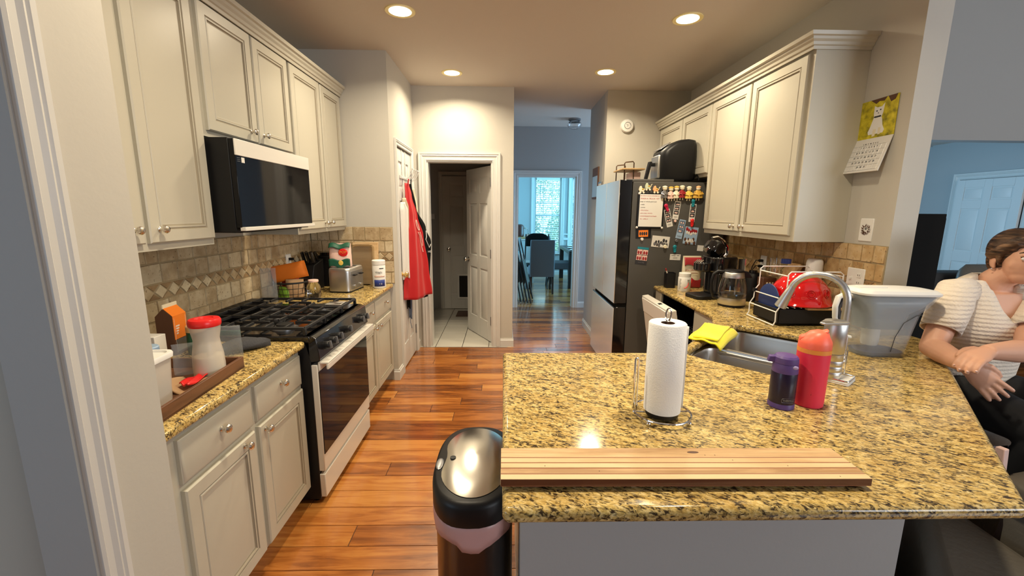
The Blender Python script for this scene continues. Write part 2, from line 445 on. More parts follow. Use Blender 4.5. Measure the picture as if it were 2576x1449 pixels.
# laundry tiles
lt = MB()
ty = 4.72
while ty < 6.7:
    tx = -1.69
    while tx < .06:
        lt.box(tx+.003, min(tx+.305, .10)-.003, ty+.003, ty+.305-.003, -.002, .004); tx += .305
    ty += .305
struct(lt.build('floor_laundry', 'tile_floor', bevel=.002))
boxes('ceiling', 'ceiling_paint', [(-3.4, 2.126, -3.2, 6.93, H, H+.1), (2.126, 3.2, 4.95, 6.93, H, H+.1)])
boxes('ceiling_living', 'ceiling_paint', [(2.0, 8.3, -3.2, 4.95, 4.3, 4.4)])
boxes('ceiling_back_room', 'ceiling_paint', [(3.2, 7.0, 4.95, 7.8, 2.62, 2.7)])
boxes('wall_living_left', 'wall_paint_shaded', [(2.0, 2.126, -3.0, 4.95, H+.1, 4.3)])
boxes('ceiling_dining', 'white_trim', [(-3.4, 8.3, 6.93, 11.4, 2.6, 2.7)])
# kitchen walls
boxes('wall_left', 'wall_paint', [(-1.80, -1.68, 1.139, 4.86, 0, H)])
boxes('wall_near_left', 'wall_paint', [(-1.80, -1.08, 1.03, 1.139, 0, H), (-1.08, -.96, .904, 1.139, 0, H), (-1.08, -.96, -.1, .904, 2.10, H), (-1.08, -.96, -3.0, -.1, 0, H)])
boxes('wall_pantry', 'wall_paint', [(-1.68, -.96, 3.76, 3.88, 0, H), (-1.08, -.96, 3.88, 3.968, 0, H), (-1.08, -.96, 3.968, 4.59, 2.115, H), (-1.08, -.96, 4.59, 4.74, 0, H)])
boxes('wall_far', 'wall_paint', [(-1.68, -.824, 4.74, 4.86, 0, H), (-.824, -.119, 4.74, 4.86, 2.07, H), (-.119, .108, 4.74, 4.86, 0, H)])
boxes('wall_hall_left', 'wall_paint_shaded', [(-.012, .108, 4.86, 6.81, 0, H)])
boxes('wall_alarm', 'wall_paint', [(1.107, 2.126, 4.80, 4.92, 0, H)])
boxes('wall_hall_right', 'wall_paint_shaded', [(1.107, 1.227, 4.92, 5.69, 0, H), (1.227, 3.1, 5.57, 5.69, 0, H), (3.0, 3.1, 5.69, 6.81, 0, H)])
boxes('wall_hall_far', 'wall_paint_shaded', [(-1.8, .222, 6.81, 6.93, 0, H), (.222, 1.134, 6.81, 6.93, 2.085, H), (1.134, 3.1, 6.81, 6.93, 0, H)])
boxes('wall_right', 'wall_paint', [(2.0, 2.126, 2.172, 4.80, 0, H)])
# laundry shell
boxes('wall_laundry', 'wall_paint_shaded', [(-1.80, -1.68, 4.86, 6.81, 0, H), (-.012, -.0115, 4.86, 6.81, 0, H), (-1.68, -.012, 6.70, 6.81, 0, H)])
# living side and back room
boxes('wall_living_back', 'wall_paint_shaded', [(2.126, 7.9, 4.80, 4.95, 2.35, 4.3), (7.4, 8.0, 4.80, 4.95, 0, 2.35), (2.126, 2.5, 4.80, 4.95, 0, 2.35)])
boxes('wall_back_room_right', 'wall_paint_shaded', [(6.82, 6.94, 4.95, 7.7, 0, 2.62)])
boxes('wall_back_room_far', 'wall_paint_shaded', [(3.1, 6.9, 7.7, 7.8, 0, 2.62), (3.1, 3.2, 4.95, 7.7, 0, 2.62)])
boxes('wall_living_right', 'wall_paint_shaded', [(8.0, 8.1, -3.1, 4.95, 0, 4.3)])
boxes('wall_behind', 'wall_paint_shaded', [(-3.3, 2.126, -3.1, -3.0, 0, H), (2.126, 8.1, -3.1, -3.0, 0, 4.3)])
boxes('wall_side_hall', 'wall_paint_shaded', [(-3.3, -3.2, -3.0, 1.03, 0, H), (-3.2, -1.80, .93, 1.03, 0, H)])
# dining room
boxes('wall_dining_left', 'wall_paint_shaded', [(-1.6, -1.5, 6.93, 10.6, 0, 2.6)])
boxes('wall_dining_right', 'wall_paint_shaded', [(3.9, 4.0, 6.93, 10.6, 0, 2.6)])
WX = [(.76, 1.40), (1.66, 2.30)]
zs0, zs1 = .55, 2.36
boxes('wall_dining_far', 'wall_paint_shaded', [(-1.5, WX[0][0], 10.5, 10.6, 0, 2.6), (WX[0][1], WX[1][0], 10.5, 10.6, 0, 2.6), (WX[1][1], 3.9, 10.5, 10.6, 0, 2.6)]
      + [(a, b, 10.5, 10.6, 0, zs0) for a, b in WX] + [(a, b, 10.5, 10.6, zs1, 2.6) for a, b in WX])
# casings: profiled strips swept around openings
def casing_strip(b, p0, p1, wdir, ndir, w=.06, t=.018):
    """profile across width wdir, protruding along ndir, from p0 to p1 (points on inner edge)"""
    p0, p1, wd, n = Vector(p0), Vector(p1), Vector(wdir), Vector(ndir)
    pr = [(0, 0), (0, .55*t), (.12*w, .75*t), (.20*w, .60*t), (.45*w, .62*t), (.60*w, .95*t), (.75*w, .80*t), (.82*w, t), (w, t), (w, 0)]
    return pr, p0, p1, wd, n
def casing(name, corners, ndir, w=.06, t=.018):
    """corners: 4 points = inner edge path bottom-left, top-left, top-right, bottom-right"""
    n = Vector(ndir); P = [Vector(c) for c in corners]; b = MB()
    pr = [(0, 0), (0, .55*t), (.12*w, .75*t), (.20*w, .55*t), (.45*w, .58*t), (.60*w, .95*t), (.72*w, .75*t), (.80*w, t), (w, t), (w, 0)]
    side = (P[2]-P[1]).normalized(); up = Vector((0, 0, 1))
    offs = [-side, -side+up, side+up, side]
    rs = [[P[k]+offs[k]*u+n*v for u, v in pr] for k in range(4)]
    b.rings(rs)
    return b
def cas(name, *a, **k): return struct(casing(name, *a, **k).build(name, 'white_trim', angle=25))
cas('trim_1', [(-.96, -.1, 0), (-.96, -.1, 2.10), (-.96, .904, 2.10), (-.96, .904, 0)], (1, 0, 0))
cas('trim_2', [(-.96, 3.968, 0), (-.96, 3.968, 2.115), (-.96, 4.59, 2.115), (-.96, 4.59, 0)], (1, 0, 0), w=.055)
cas('trim_3', [(-.824, 4.74, 0), (-.824, 4.74, 2.07), (-.119, 4.74, 2.07), (-.119, 4.74, 0)], (0, -1, 0), w=.085, t=.022)
cas('trim_4', [(.222, 6.81, 0), (.222, 6.81, 2.085), (1.134, 6.81, 2.085), (1.134, 6.81, 0)], (0, -1, 0), w=.085, t=.022)
# jambs
boxes('trim_5', 'white_trim', [(-.824, -.808, 4.74, 4.86, 0, 2.07), (-.135, -.119, 4.74, 4.86, 0, 2.07), (-.808, -.135, 4.74, 4.86, 2.055, 2.07)])
boxes('trim_6', 'white_trim', [(.222, .236, 6.81, 6.93, 0, 2.085), (1.12, 1.134, 6.81, 6.93, 0, 2.085), (.236, 1.12, 6.81, 6.93, 2.07, 2.085)])
boxes('trim_7', 'wall_paint_shaded', [(-1.08, -.962, .896, .904, 0, 2.10)])
# baseboards
def base(name, p0, p1, n, h=.10, t=.014):
    p0, p1, n = Vector((*p0, 0)), Vector((*p1, 0)), Vector((*n, 0))
    pr = [(0, 0), (t, 0), (t, h*.78), (t*.55, h*.88), (t*.5, h), (0, h)]
    b = MB(); b.rings([[p+n*u+Vector((0, 0, v)) for u, v in pr] for p in (p0, p1)])
    return struct(b.build(name, 'white_trim', angle=25))
base('baseboard_pantry', (-.96, 3.76), (-.96, 3.912), (1, 0))
base('baseboard_pantry_front', (-1.0, 3.76), (-.946, 3.76), (0, -1))
base('baseboard_pantry_end', (-.96, 4.646), (-.96, 4.74), (1, 0))
base('baseboard_far', (-.033, 4.74), (.122, 4.74), (0, -1))
base('baseboard_far_end', (.108, 4.74), (.108, 6.79), (1, 0))
base('baseboard_hall_right', (1.107, 4.80), (1.107, 5.70), (-1, 0))
base('baseboard_hall_far', (1.22, 6.81), (3.0, 6.81), (0, -1))
base('baseboard_dining', (-1.5, 10.5), (3.9, 10.5), (0, -1))
# wainscot rails in dining room
boxes('trim_8', 'white_trim', [(-1.5, .69, 10.475, 10.5, .86, .92), (1.47, 1.60, 10.475, 10.5, .86, .92), (1.47, 1.60, 10.48, 10.5, .99, 1.02)])
# ---------------------------------------------------------------- peninsula half wall
boxes('wall_peninsula', 'wall_paint_shaded', [(.054, 1.195, 1.10, 1.22, 0, .868)])
# angled section of the half wall
ab = MB(); a0 = Vector((1.195, 1.10)); a1 = Vector((2.0, 2.14)); dn = (a1-a0).normalized(); nn = Vector((-dn.y, dn.x))*.12
ab.prism([(a0.x, a0.y), (a1.x, a1.y), (a1.x+nn.x, a1.y+nn.y), (a0.x+nn.x-.0, 1.22)], 0, .8675)
struct(ab.build('wall_peninsula_angled', 'wall_paint_shaded'))
base('baseboard_peninsula', (.054, 1.10), (1.195, 1.10), (0, -1))
# ---------------------------------------------------------------- backsplash tiles
def splash(name, u0, u1, z0, z1, P, n, m='travertine', seed=1):
    """tiles on a wall; P(u,z,d) gives the world point"""
    r = random.Random(seed); tb = MB()
    def tile(poly, d=.010, jit=.0025, mi=0):
        cx = sum(p[0] for p in poly)/len(poly); cz = sum(p[1] for p in poly)/len(poly); tb.cur = mi
        pts = []
        k = len(poly)
        for i, p in enumerate(poly):
            q = poly[(i+1) % k]
            pts.append((p[0]+r.uniform(-jit, jit), p[1]+r.uniform(-jit, jit)))
            if k == 4 and mi == 0: pts.append(((p[0]+q[0])/2+r.uniform(-jit, jit)*.8, (p[1]+q[1])/2+r.uniform(-jit, jit)*.8))
        K = len(pts); e = .0025
        def ins(p, f): return (cx+(p[0]-cx)*(1-f/max(.02, abs(p[0]-cx)+1e-6)) if abs(p[0]-cx) > .005 else p[0], cz+(p[1]-cz)*(1-f/max(.02, abs(p[1]-cz)+1e-6)) if abs(p[1]-cz) > .005 else p[1])
        o = [P(*p, .002) for p in pts]; s_ = [P(*ins(p, .0012), d*.75) for p in pts]; t = [P(*ins(p, e), d) for p in pts]
        tb.add(o+s_+t, [[2*K+i for i in range(K)]]+[[i, (i+1) % K, K+(i+1) % K, K+i] for i in range(K)]+[[K+i, K+(i+1) % K, 2*K+(i+1) % K, 2*K+i] for i in range(K)])
    rows = []
    z = z0
    hts = [('t', .100), ('t', .100), ('d', .078), ('t', .098), ('t', 1)]
    for kind, h in hts:
        zt = min(z+h, z1)
        if kind == 'd':
            s = .082; u = u0 - r.random()*0
            k = int((u1-u0)/s)+1; s = (u1-u0)/k; g = .003
            zm = (z+zt)/2; hh = (zt-z)/2-.003
            for i in range(k):
                c = u0+s*(i+.5)
                tile([(c-s/2+g, zm), (c, zm-hh), (c+s/2-g, zm), (c, zm+hh)], .011, .001, 0)
                for sg in (-1, 1):
                    tile([(c+g*1.2, zm+sg*hh), (c+s-g*1.2, zm+sg*hh), (c+s/2, zm+sg*.006)] if i < k-1 else [(c+g, zm+sg*hh), (c+s/2-.002, zm+sg*hh), (c+s/2-.002, zm+sg*.008)], .008, .0005, 1)
        else:
            u = u0 - r.random()*.06
            while u < u1-.004:
                w = r.choice([.095, .1, .105, .10, .13, .075])
                a, b_ = max(u, u0)+.0028, min(u+w, u1)-.0028
                if b_-a > .012: tile([(a, z+.0028), (b_, z+.0028), (b_, zt-.0028), (a, zt-.0028)])
                u += w
        z = zt
        if z >= z1-1e-6: break
    g_ = MB(); g_.add([P(u0, z0, .0), P(u1, z0, .0), P(u1, z1, .0), P(u0, z1, .0), P(u0, z0, .005), P(u1, z0, .005), P(u1, z1, .005), P(u0, z1, .005)], [(0, 1, 2, 3), (4, 5, 6, 7), (0, 1, 5, 4), (1, 2, 6, 5), (2, 3, 7, 6), (3, 0, 4, 7)])
    ro = struct(g_.build(name, 'grout'))
    tb.build('tiles', [m, 'diamond_brown'], ro, angle=12)
    return ro
splash('wall_backsplash_left', 1.139, 3.76, .905, 1.376, lambda u, z, d: (-1.68+d, u, z), 1, seed=4)
splash('wall_backsplash_end', -1.67, -.962, .905, 1.40, lambda u, z, d: (u, 3.76-d, z), 1, seed=5)
splash('wall_backsplash_right', 2.174, 4.60, .905, 1.376, lambda u, z, d: (2.0-d, u, z), 1, 'travertine_gold', seed=9)
# ---------------------------------------------------------------- six panel doors
def six_panel(b, w, h, t=.035):
    """local: x 0..w, y -t..0 (front is y=-t), z 0..h"""
    st = .11 if w > .7 else .095; mid = .10 if w > .7 else .08
    rails = [(0, .23), (.85, 1.00), (1.62, 1.74), (h-.11, h)]
    b.box(0, w, -t+.009, -.009, 0, h)
    for f0, f1 in ((-t, -t+.010), (-.010, 0)):
        b.box(0, st, f0, f1, 0, h); b.box(w-st, w, f0, f1, 0, h); b.box(w/2-mid/2, w/2+mid/2, f0, f1, 0, h)
        for z0, z1 in rails:
            b.box(st, w/2-mid/2, f0, f1, z0, z1); b.box(w/2+mid/2, w-st, f0, f1, z0, z1)
    for (z0, z1) in ((.23, .85), (1.0, 1.62), (1.74, h-.11)):
        for (x0, x1) in ((st, w/2-mid/2), (w/2+mid/2, w-st)):
            for s in (-1, 1):
                yb = -t+.009 if s < 0 else -.009; yt = -t+.002 if s < 0 else -.002
                e = .018; g = .032
                b.hull8([(x0+e, yb, z0+e), (x1-e, yb, z0+e), (x1-e, yb, z1-e), (x0+e, yb, z1-e)], [(x0+g, yt, z0+g), (x1-g, yt, z0+g), (x1-g, yt, z1-g), (x0+g, yt, z1-g)])
def door(name, loc, rz, w, h, m='door_white', knob=None, knobm='nickel', hinges=None):
    r = sroot(name, loc); r.rotation_euler = (0, 0, rz)
    b = LB(); six_panel(b, w, h); b.build('door_slab', m, r, bevel=.002, seg=1)
    if knob:
        kx, kz, sides = knob
        for s in sides:
            k = LB(); y0 = -.035 if s < 0 else 0
            pr = [(.001, 0), (.030, 0), (.030, .006), (.012, .012), (.011, .030), (.024, .036), (.030, .050), (.026, .062), (.012, .068), (.0005, .069)]
            k.lathe([(a, y0+s*q) for a, q in pr], (kx, 0, kz), 20, 'y'); k.build('door_handle', knobm, r)
    if hinges:
        hx, hy, zs = hinges
        for z in zs:
            k = LB(); k.box(hx-.012, hx+.012, hy-.005, hy+.005, z-.045, z+.045); k.tube([(hx, hy, z-.05), (hx, hy, z+.05)], .006); k.build('hinge', 'grey_metal', r)
    return r
# pantry door (closed), faces +x.  local x -> world +y, local -y -> world +x : rz = 90deg
door('door_1', (-1.0, 3.972, .012), R(90), .614, 2.09, knob=(.062, .93, (-1,)), knobm='brass', hinges=(.612, -.040, (.25, 1.05, 1.88)))
# laundry door, hinged at the right jamb, swung into the laundry
door('door_2', (-.139, 4.872, .012), R(180-62), .69, 2.03, knob=(.635, .93, (-1, 1)), hinges=None)
d2 = bpy.data.objects['door_2']
for z in (.27, 1.06, 1.86):
    hb = MB(); hb.box(-.141, -.1355, 4.800, 4.862, z-.045, z+.045); hb.tube([(-.143, 4.868, z-.05), (-.143, 4.868, z+.05)], .006); hb.build('hinge', 'grey_metal', d2)
# far laundry door with a pet flap
d3 = door('door_3', (-.93, 6.69, .012), 0, .76, 2.05, knob=(.085, .95, (-1,)))
struct(casing('trim_9', [(-.93, 6.70, 0), (-.93, 6.70, 2.07), (-.17, 6.70, 2.07), (-.17, 6.70, 0)], (0, -1, 0)).build('trim_9', 'white_trim'))
f = LB(); f.box(.21, .57, -.045, -.036, .16, .56); fr = f.build('pet_flap', 'white_plastic', d3, bevel=.004)
f = LB(); f.box(.24, .54, -.052, -.046, .19, .53); f.build('flap_panel', 'black_plastic', d3, bevel=.004)
# back room door on the right hand wall, faces -x
d4 = door('door_4', (6.80, 6.39, .012), R(-90), .84, 2.03, knob=(.78, .95, (-1,)), knobm='nickel')
struct(casing('trim_10', [(6.82, 6.40, 0), (6.82, 6.40, 2.05), (6.82, 5.54, 2.05), (6.82, 5.54, 0)], (-1, 0, 0), w=.09, t=.03).build('trim_10', 'white_trim'))
# dining windows
for i, (a, b_) in enumerate(WX):
    w = sroot('window_%d' % (i+1), ((a+b_)/2, 10.5, zs0))
    f = MB(); t = .035
    for q in ((a, a+t), (b_-t, b_)): f.box(q[0], q[1], 10.53, 10.57, zs0, zs1)
    for z in (zs0, (zs0+zs1)/2-.02, zs1-t): f.box(a+t, b_-t, 10.53, 10.57, z, z+t+.01)
    f.build('window_frame', 'white_trim', w)
    f = MB()
    for k in (1, 2):
        x = a+(b_-a)*k/3; f.box(x-.006, x+.006, 10.5452, 10.5548, zs0+.05, zs1-.04)
    for k in range(1, 6):
        z = zs0+(zs1-zs0)*k/6; f.box(a+t, b_-t, 10.545, 10.555, z-.006, z+.006)
    f.build('window_muntin', 'white_trim', w)
    f = MB(); f.box(a, b_, 10.548, 10.551, zs0, zs1); f.build('window_pane', 'pane_glass', w)
    f = MB(); f.box(a-.03, b_+.03, 10.44, 10.5, zs0-.03, zs0); f.build('window_sill', 'white_trim', w)
    struct(casing('trim', [(a, 10.5, zs0), (a, 10.5, zs1), (b_, 10.5, zs1), (b_, 10.5, zs0)], (0, -1, 0), w=.085, t=.022).build('trim_%d' % (11+i), 'white_trim'))
    bl = thing('window_blind', ['white slatted blind over the wide dining window straight ahead', 'white slatted blind on the narrow strip of window at right'][i], 'blind', ((a+b_)/2, 10.52, zs1-.03), group='blinds on the dining windows')
    s_ = MB(); z = zs1-.09
    while z > zs0+.06:
        s_.add([(a+.045, 10.505, z-.006), (b_-.045, 10.505, z-.006), (b_-.045, 10.528, z+.006), (a+.045, 10.528, z+.006)], [(0, 1, 2, 3)]); z -= .048
    s_.build('slats', 'white_plastic', bl, solid=.003)
    s_ = MB(); s_.box(a+.04, b_-.04, 10.50, 10.53, zs1-.07, zs1-.012); s_.build('head_rail', 'white_plastic', bl)
    s_ = MB(); s_.tube([(a+.13, 10.495, zs1-.08), (a+.13, 10.495, zs1-.75)], .004); s_.build('tilt_wand', 'teal', bl)
# garden shrubs seen through the blinds
for i, (x, y_, z, r_) in enumerate([(.2, 13.0, .8, 1.0), (2.3, 13.2, .9, 1.0), (1.2, 16.0, 1.35, 1.6), (4.9, 15.0, 1.5, 1.5)]):
    rr = random.Random(i); b = MB()
    for k in range(4200):
        a1_, a2_ = rr.random()*2*PI, math.acos(rr.uniform(-1, 1)); q = r_*(.75+.25*rr.random())
        c = Vector((x+q*math.sin(a2_)*math.cos(a1_), y_+q*math.sin(a2_)*math.sin(a1_), z+q*math.cos(a2_)))
        u = Vector((rr.uniform(-1, 1), rr.uniform(-1, 1), rr.uniform(-1, 1))).normalized()*.032; v_ = u.cross(Vector((rr.uniform(-1, 1), rr.uniform(-1, 1), rr.uniform(-1, 1)))).normalized()*.024
        b.add([c-u, c+v_, c+u, c-v_], [(0, 1, 2, 3)])
    tr = b.build('garden_tree', 'garden_leaf', fixn=False, smooth=False)
    tag(tr, ['leafy garden shrub outside behind left part of the dining window', 'leafy garden shrub outside behind the right dining window', 'taller leafy garden tree outside further off behind both windows', 'leafy garden tree outside at the far right'][i], 'tree', 'shrubs outside the dining room')
gb = MB(); gb.box(-6, 9, 11.4, 24, -.3, -.2); struct(gb.build('ground_garden', 'lime'))
# ---------------------------------------------------------------- ceiling lights
lamp_spots = [(-.676, 3.06, 'round recessed ceiling light nearest the left cabinets, brighter front left one'), (1.229, 3.10, 'round recessed ceiling light at front right near right hand cabinets'),
              (-.488, 4.305, 'round recessed ceiling light above the open laundry doorway'), (.942, 4.22, 'round recessed ceiling light near the hallway and smoke alarm wall'),
              (-.45, 1.45, None), (.95, 1.35, None)]
def make_light():
    t = thing('ceiling_light', lamp_spots[0][2], 'ceiling light', (0, 0, H), group='recessed lights in the kitchen ceiling')
    b = LB(); b.lathe([(.072, -.004), (.096, -.006), (.098, 0), (.074, .0)], n=36, cap=False); b.rings([]) if False else None
    b.build('trim_ring', 'lamp_rim', t)
    b = LB(); b.lathe([(.0005, -.008), (.050, -.008), (.072, -.005), (.072, -.001), (.0005, -.001)], n=36); b.build('diffuser', 'lamp_glow', t)
    return t
L0 = make_light()
for i, (x, y_, lab) in enumerate(lamp_spots):
    o = L0 if i == 0 else copy_tree(L0)
    o.location = (x, y_, H)
    tag(o, lab or ('round recessed ceiling light above the near end of the peninsula' if i == 5 else 'round recessed ceiling light above the near left base cabinets'))
    l = bpy.data.lights.new('downlight', 'AREA'); l.shape = 'DISK'; l.size = .14; l.energy = LAMP_POWER; l.color = WARM; l.spread = R(150)
    lo = bpy.data.objects.new('downlight', l); C.objects.link(lo); lo.location = (x, y_, H-.012)
# ================================================================ CABINETS
def panel_front(b, P, u0, u1, z0, z1, raised=True):
    """lofted door/drawer front; P(u, z, d) -> point. material 0 paint, 1 glaze"""
    if raised:
        prof = [(0, 0, 0), (0, .014, 0), (.005, .019, 0), (.050, .019, 0), (.0525, .0155, 1), (.056, .0155, 1), (.0585, .018, 0), (.064, .018, 0), (.0665, .013, 1), (.071, .011, 1), (.076, .0115, 0)]
    else:
        prof = [(0, 0, 0), (0, .012, 0), (.004, .016, 0), (.012, .019, 0)]
    def ring(i, d): return [P(u0+i, z0+i, d), P(u1-i, z0+i, d), P(u1-i, z1-i, d), P(u0+i, z1-i, d)]
    o = len(b.v)
    for i, d, m_ in prof: b.v += ring(i, d)
    for k in range(len(prof)-1):
        for j in range(4):
            b.f.append([o+4*k+j, o+4*k+(j+1) % 4, o+4*k+4+(j+1) % 4, o+4*k+4+j]); b.mi.append(prof[k+1][2] if prof[k+1][2] and prof[k][2] or prof[k+1][2] else 0)
    b.f.append([o+4*(len(prof)-1)+j for j in range(4)]); b.mi.append(0)
    b.f.append([o+j for j in range(4)][::-1]); b.mi.append(0)
def knob_at(P, u, z, n, parent):
    """n = outward unit vector; P gives the point on the face"""
    b = MB(); p = Vector(P(u, z, .019)); n = Vector(n)
    pr = [(0, .0008), (0, .010), (.003, .010), (.006, .006), (.014, .0055), (.018, .010), (.022, .0145), (.028, .016), (.033, .013), (.036, .006), (.0365, .0008)]
    a = Vector((0, 0, 1)); c = n.cross(a)
    b.rings([[p+n*h+(a*math.cos(2*PI*j/16)+c*math.sin(2*PI*j/16))*r_ for j in range(16)] for h, r_ in pr])
    return b.build('knob', 'nickel', parent)
def cabinet(name, label, cat, x_back, x_face, y0, y1, z0, z1, doors, drawers=(), toe=0, group=None, knob_kw=None, extra_body=None):
    """cabinet running along y; faces +x or -x."""
    s = 1 if x_face > x_back else -1
    t = thing(name, label, cat, ((x_back+x_face)/2, (y0+y1)/2, z0), group=group)
    P = lambda u, z, d: (x_face+s*d, u, z)
    b = MB(); b.box(x_back, x_face, y0, y1, z0+toe, z1)
    if toe: b.box(x_back, x_face-s*.07, y0+.002, y1-.002, z0, z0+toe)
    b.build('body', 'cabinet_paint', t)
    for d0, d1, a, c, ku, kz in doors:
        q = MB(); panel_front(q, P, d0, d1, a, c); do = q.build('door', ['cabinet_paint', 'glaze'], t, angle=30)
        if ku is not None: knob_at(P, ku, kz, (s, 0, 0), do)
    for d0, d1, a, c, ku, kz in drawers:
        q = MB(); panel_front(q, P, d0, d1, a, c, False); do = q.build('drawer', 'cabinet_paint', t, angle=30)
        if ku is not None: knob_at(P, ku, kz, (s, 0, 0), do)
    return t
XW, XF = -1.68, -1.37
U = lambda *a: a
cabinet('wall_cabinet', 'tall cream wall cabinet nearest the camera at left, beside the microwave', 'cabinet', XW+.001, XF, 1.142, 2.055, 1.378, 2.47,
        [(1.22, 1.648, 1.408, 2.455, 1.598, 1.462), (1.672, 2.043, 1.408, 2.455, 1.717, 1.462)], group='cream wall cabinets')
cabinet('wall_cabinet', 'short cream two door wall cabinet directly above the microwave', 'cabinet', XW+.001, XF, 2.057, 2.895, 1.872, 2.47,
        [(2.085, 2.487, 1.90, 2.455, 2.423, 1.95), (2.50, 2.880, 1.90, 2.455, 2.545, 1.95)], group='cream wall cabinets')
cabinet('wall_cabinet', 'tall cream wall cabinet above the toaster, right of the microwave', 'cabinet', XW+.001, XF, 2.897, 3.757, 1.378, 2.47,
        [(2.91, 3.352, 1.408, 2.455, 3.30, 1.448), (3.372, 3.745, 1.408, 2.455, 3.40, 1.448)], group='cream wall cabinets')
cabinet('base_cabinet', 'cream base cabinet at near left with two drawers over two doors', 'cabinet', XW+.001, -1.017, 1.142, 2.046, 0, .867,
        [(1.232, 1.613, .115, .662, 1.535, .64), (1.644, 2.030, .115, .662, 1.680, .635)], [(1.232, 1.613, .685, .835, 1.42, .775), (1.644, 2.030, .685, .835, 1.83, .775)], toe=.10, group='cream base cabinets')
cabinet('base_cabinet', 'cream base cabinet below the toaster at far side of the range', 'cabinet', XW+.001, -1.017, 2.815, 3.757, 0, .867,
        [(2.83, 3.262, .115, .662, 3.215, .64), (3.285, 3.745, .115, .662, 3.33, .64)], [(2.83, 3.262, .685, .835, 3.13, .785), (3.285, 3.745, .685, .835, 3.54, .785)], toe=.10, group='cream base cabinets')
XRF = 1.697
cabinet('wall_cabinet', 'tall cream wall cabinet at right, nearest the wall calendar, above the coffee maker', 'cabinet', 1.999, XRF, 2.47, 3.598, 1.378, 2.43,
        [(2.50, 3.03, 1.412, 2.405, 2.985, 1.448), (3.05, 3.585, 1.412, 2.405, 3.11, 1.448)], group='cream wall cabinets')
cabinet('wall_cabinet', 'short cream wall cabinet above the refrigerator behind the air fryer', 'cabinet', 1.999, XRF, 3.60, 4.795, 1.842, 2.43,
        [(3.612, 4.165, 1.870, 2.405, None, 0), (4.18, 4.75, 1.870, 2.405, None, 0)], group='cream wall cabinets')
def crown(label, path, outs):
    pr = [(0, 0), (.006, 0), (.008, .016), (.016, .020), (.020, .034), (.030, .044), (.034, .056), (.046, .060), (.050, .078), (0, .078)]
    b = MB(); b.rings([[Vector(p)+Vector(o)*u+Vector((0, 0, v)) for u, v in pr] for p, o in zip(path, outs)])
    o = b.build('crown_moulding', 'cabinet_paint', angle=25); return tag(o, label, 'moulding', 'crown mouldings on the wall cabinets')
crown('stepped crown moulding along top of the left wall cabinets', [(-1.35, 1.142, 2.456), (-1.35, 3.757, 2.456)], [(1, 0, 0), (1, 0, 0)])
crown('stepped crown moulding along top of the right wall cabinets, returning to the wall', [(1.998, 2.468, 2.418), (1.68, 2.468, 2.418), (1.68, 4.795, 2.418)], [(0, -1, 0), (-1, -1, 0), (-1, 0, 0)])
# ---------------------------------------------------------------- counters
def slab(name, poly, z0, z1, m='granite', bev=.014):
    b = MB(); b.prism(poly, z0, z1); return b.build(name, m, bevel=bev, seg=4)
tag(slab('countertop', [(-1.679, 1.141), (-.975, 1.141), (-.975, 2.044), (-1.679, 2.044)], .868, .905), 'short granite countertop on the near left base cabinets, holding a wooden tray', 'countertop', 'yellow brown granite countertops')
tag(slab('countertop', [(-1.679, 2.817), (-.975, 2.817), (-.975, 3.757), (-1.679, 3.757)], .868, .905), 'far left granite countertop holding the toaster', 'countertop', 'yellow brown granite countertops')
# big countertop with a sink hole: built as an outline strip around the hole
def big_counter():
    outer = [(0, .82), (1.17, .82), (2.185, 2.02), (2.185, 2.166), (1.999, 2.166), (1.999, 3.705), (1.335, 3.705), (1.325, 2.60), (1.21, 2.36), (.80, 1.875), (0, 1.875)]
    # sink hole: rotated rounded rectangle
    cx, cy, a = SINKC[0], SINKC[1], R(45)
    hole = []
    for x, y in rrect(SINKW, SINKD, .07, 5): hole.append((cx+x*math.cos(a)-y*math.sin(a), cy+x*math.sin(a)+y*math.cos(a)))
    bm = bmesh.new()
    def loop(pts): 
        vs = [bm.verts.new((x, y, 0)) for x, y in pts]; return [bm.edges.new((vs[i], vs[(i+1) % len(vs)])) for i in range(len(vs))]
    es = loop(outer)+loop(hole)
    bmesh.ops.triangle_fill(bm, edges=es, use_beauty=True)
    # dissolve to fewer faces
    bmesh.ops.recalc_face_normals(bm, faces=bm.faces)
    fs = [f for f in bm.faces]
    if fs[0].normal.z < 0: bmesh.ops.reverse_faces(bm, faces=fs)
    ex = bmesh.ops.extrude_face_region(bm, geom=fs)
    vs = [g for g in ex['geom'] if isinstance(g, bmesh.types.BMVert)]
    bmesh.ops.translate(bm, verts=vs, vec=(0, 0, .037))
    bmesh.ops.recalc_face_normals(bm, faces=bm.faces)
    me = bpy.data.meshes.new('countertop'); bm.to_mesh(me); bm.free(); me.materials.append(M['granite'])
    o = bpy.data.objects.new('countertop', me); C.objects.link(o); o.location = (0, 0, .868)
    me.polygons.foreach_set('use_smooth', [True]*len(me.polygons)); me.set_sharp_from_angle(angle=R(35))
    md = o.modifiers.new('bevel', 'BEVEL'); md.width = .015; md.segments = 4; md.limit_method = 'ANGLE'; md.angle_limit = R(40)
    return tag(o, 'large L shaped granite countertop of the peninsula with a corner sink', 'countertop', 'yellow brown granite countertops')
SINKC, SINKW, SINKD = (1.23, 1.98), .74, .42
SINKC = (1.235, 1.975)
big_counter()
